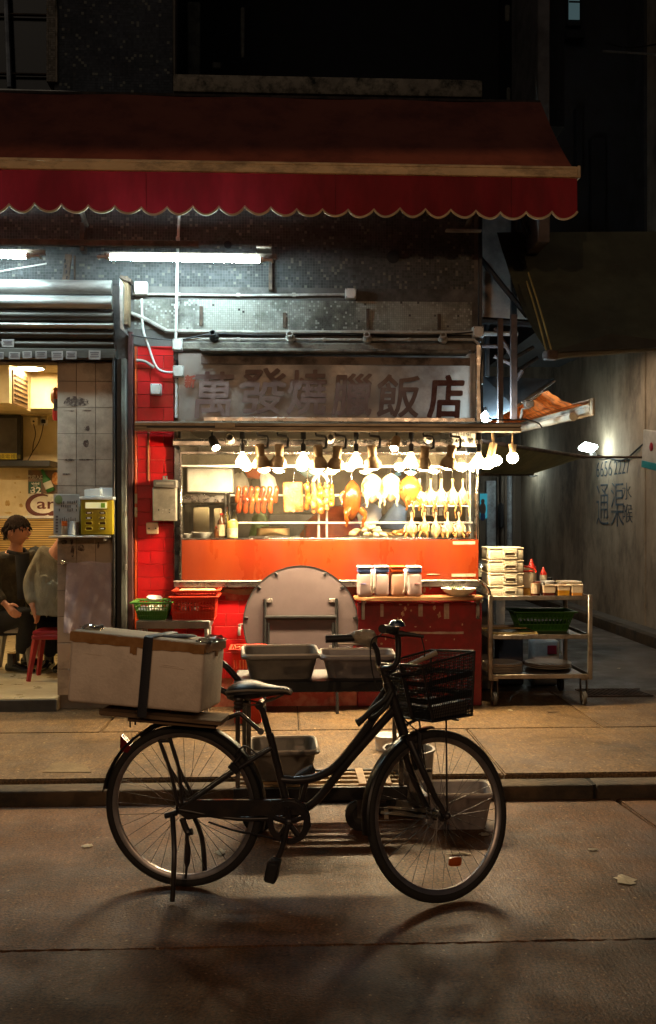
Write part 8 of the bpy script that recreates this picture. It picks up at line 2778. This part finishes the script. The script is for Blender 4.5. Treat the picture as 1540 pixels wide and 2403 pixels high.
hexa(.0, 1, 0, 1, 0, .885, .014).build('box_body', m_foam, fb_)
hexa(-.004, 1.004, -.008, 1.008, .89, 1.0, .008).build('lid', M('dusty foam lid', (.42, .33, .22), .8, col2=(.34, .26, .17), nscale=5, bump=.4, bscale=40), fb_)


def ragged(u0, u1, w0, w1, v=-.012, n=26, side=0):
    pts = []
    for k in range(n + 1):
        t = u0 + (u1 - u0) * k / n
        a = w1 + random.uniform(-.004, .004)
        pts.append(FB(t, v, a) if not side else FB(1.0 + .006, t, a))
    for k in range(n, -1, -1):
        t = u0 + (u1 - u0) * k / n
        a = w0 + random.uniform(-.014, .014)
        pts.append(FB(t, v, a) if not side else FB(1.0 + .006, t, a))
    d = bmat.to_3x3() @ (Vector((0, -.0025, 0)) if not side else Vector((.0025, 0, 0)))
    return MB().prism([tuple(p) for p in pts], d)


ragged(-.003, 1.003, .85, .985).build('parcel_tape', m_btape, fb_, smooth=False)
ragged(.0, 1.0, .86, .985, side=1).build('parcel_tape', m_btape, fb_, smooth=False)
ragged(.455, .505, .755, .87, v=-.014, n=6).build('tape_end', m_btape, fb_, smooth=False)
ragged(.5, .62, .78, .87, side=1, n=6).build('tape_end', m_btape, fb_, smooth=False)
for u0, u1, w in ((.12, .26, .70), (.68, .86, .62), (.70, .82, .645)):
    MB().tube([FB(u0, -.003, w), FB(u1, -.003, w - .01)], .0022, 6).build('moulded_line', m_foam, fb_)
# crumpled clear tape on top corners
for u, v in ((.06, .4), (.98, .2), (.97, .7)):
    b = MB().ball(FB(u, v, 1.0) + Vector((0, 0, .004)), (.05, .04, .012), 10, 6)
    for vv in b.bm.verts:
        vv.co += Vector((random.uniform(-.008, .008), random.uniform(-.008, .008), random.uniform(-.004, .01)))
    b.build('clear_tape', glassy('shiny clear tape %d' % (u * 100 + v * 10), (.8, .75, .65), .35, .1), fb_, smooth=False)
tag(MB().ball(FB(.7, .5, 1.0) + Vector((0, 0, .006)), (.09, .05, .008), 14, 6).build('dark_rag', M('dark rag', (.08, .06, .05), .8), None), 'flat dark rag lying on the foam box lid', 'rag')
# strap
st_ = MB()
uu = .583
ow = .022
W_ = lambda u, v, w, dx=0: binv @ FB(u, v, w)
loop = []
for v, w in ((-.03, -.12), (-.03, .1), (-.028, .5), (-.03, .9), (-.03, 1.01), (0.02, 1.03), (.5, 1.03), (1.0, 1.03), (1.03, 1.0), (1.03, .5), (1.03, -.1)):
    loop.append(FB(uu - .035 * (1 - w) * 0 + (w - .5) * .01, v, w))
hb2 = bmat.to_3x3() @ Vector((1, 0, 0))
st_.tube(loop, .02, 8, flat=(hb2, 1., .14))
tag(st_.build('luggage_strap', M('black webbing', (.012, .012, .018), .6, bump=.3, bscale=160), None), 'wide black strap around the white foam box', 'strap')
# boards under the box
bd1 = thing('rack_board', 'rough wooden boards between the foam box and the rack', 'board', FB(.6, .5, -.1))
m_brd = M('rough dirty board', (.16, .10, .055), .85, col2=(.09, .055, .03), nscale=8, stretch=(.5, 3, 6), bump=.5, bscale=30)
for (xa, ya, xb, yb, th, o0, o1) in ((233, 1667, 519, 1693, 9, -.16, -.02), (236, 1669, 519, 1693, 9, .0, .15), (300, 1685, 505, 1702, 7, -.12, .12)):
    a, c_ = BP(xa, ya, o0), BP(xb, yb, o0)
    e = Vector((0, o1 - o0, 0))
    dz = Vector((0, 0, -th * 4.0 / F))
    b = MB()
    P = [a, c_, c_ + e, a + e]
    b.prism([tuple(bmat @ p) for p in P], dz)
    b.build('board', m_brd, bd1, smooth=False)

# ================================================================ LITTER
m_litter = M('dirty paper', (.8, .7, .54), .8, dirt=.15)
for i, (x, y, sx, sy, z, lab) in enumerate(((1466, 2064, .1, .07, 0, 'crumpled pale paper on the road at the right'), (1392, 1993, .055, .02, 0, 'thin pale paper scrap on the road above the crumpled paper'), (518, 1999, .055, .045, 0, 'pale leaf-like scrap on the road seen through the rear wheel'),
                                (1136, 1957, .06, .03, 0, 'folded white paper beside the grey tub on the road'), (873, 1807, .09, .05, WZ, 'pale sheet on the pavement left of the white bucket'), (1452, 1568, .05, .03, WZ, 'white scrap on the alley floor at the right'), (1198, 1666, .045, .03, WZ, 'small white scrap on the pavement under the cart'), (1298, 1670, .11, .02, WZ, 'long brown strip of card on the pavement right of the cart'), (1080, 2003, .13, .02, 0, 'thin pale streak of paper on the road inside the front wheel'), (205, 1985, .05, .03, 0, 'faint pale scrap on the road left of the rear wheel'), (175, 1673, .03, .02, WZ, 'tiny white scrap on the pavement near the step'))):
    p = G(x, y, z + .004)
    n = 14
    b = MB()
    c = b.bm.verts.new(p + Vector((0, 0, .006)))
    ring = [b.bm.verts.new(p + Vector((sx * .5 * math.cos(6.283 * k / n) * random.uniform(.6, 1.15), sy * .9 * math.sin(6.283 * k / n) * random.uniform(.6, 1.15), random.uniform(0, .004)))) for k in range(n)]
    for k in range(n):
        b.bm.faces.new((c, ring[k], ring[(k + 1) % n]))
    bmesh.ops.solidify(b.bm, geom=b.bm.faces[:], thickness=.0015)
    tag(b.build('paper_scrap', m_litter if i != 7 else m_rust, None, smooth=False), lab, 'litter')
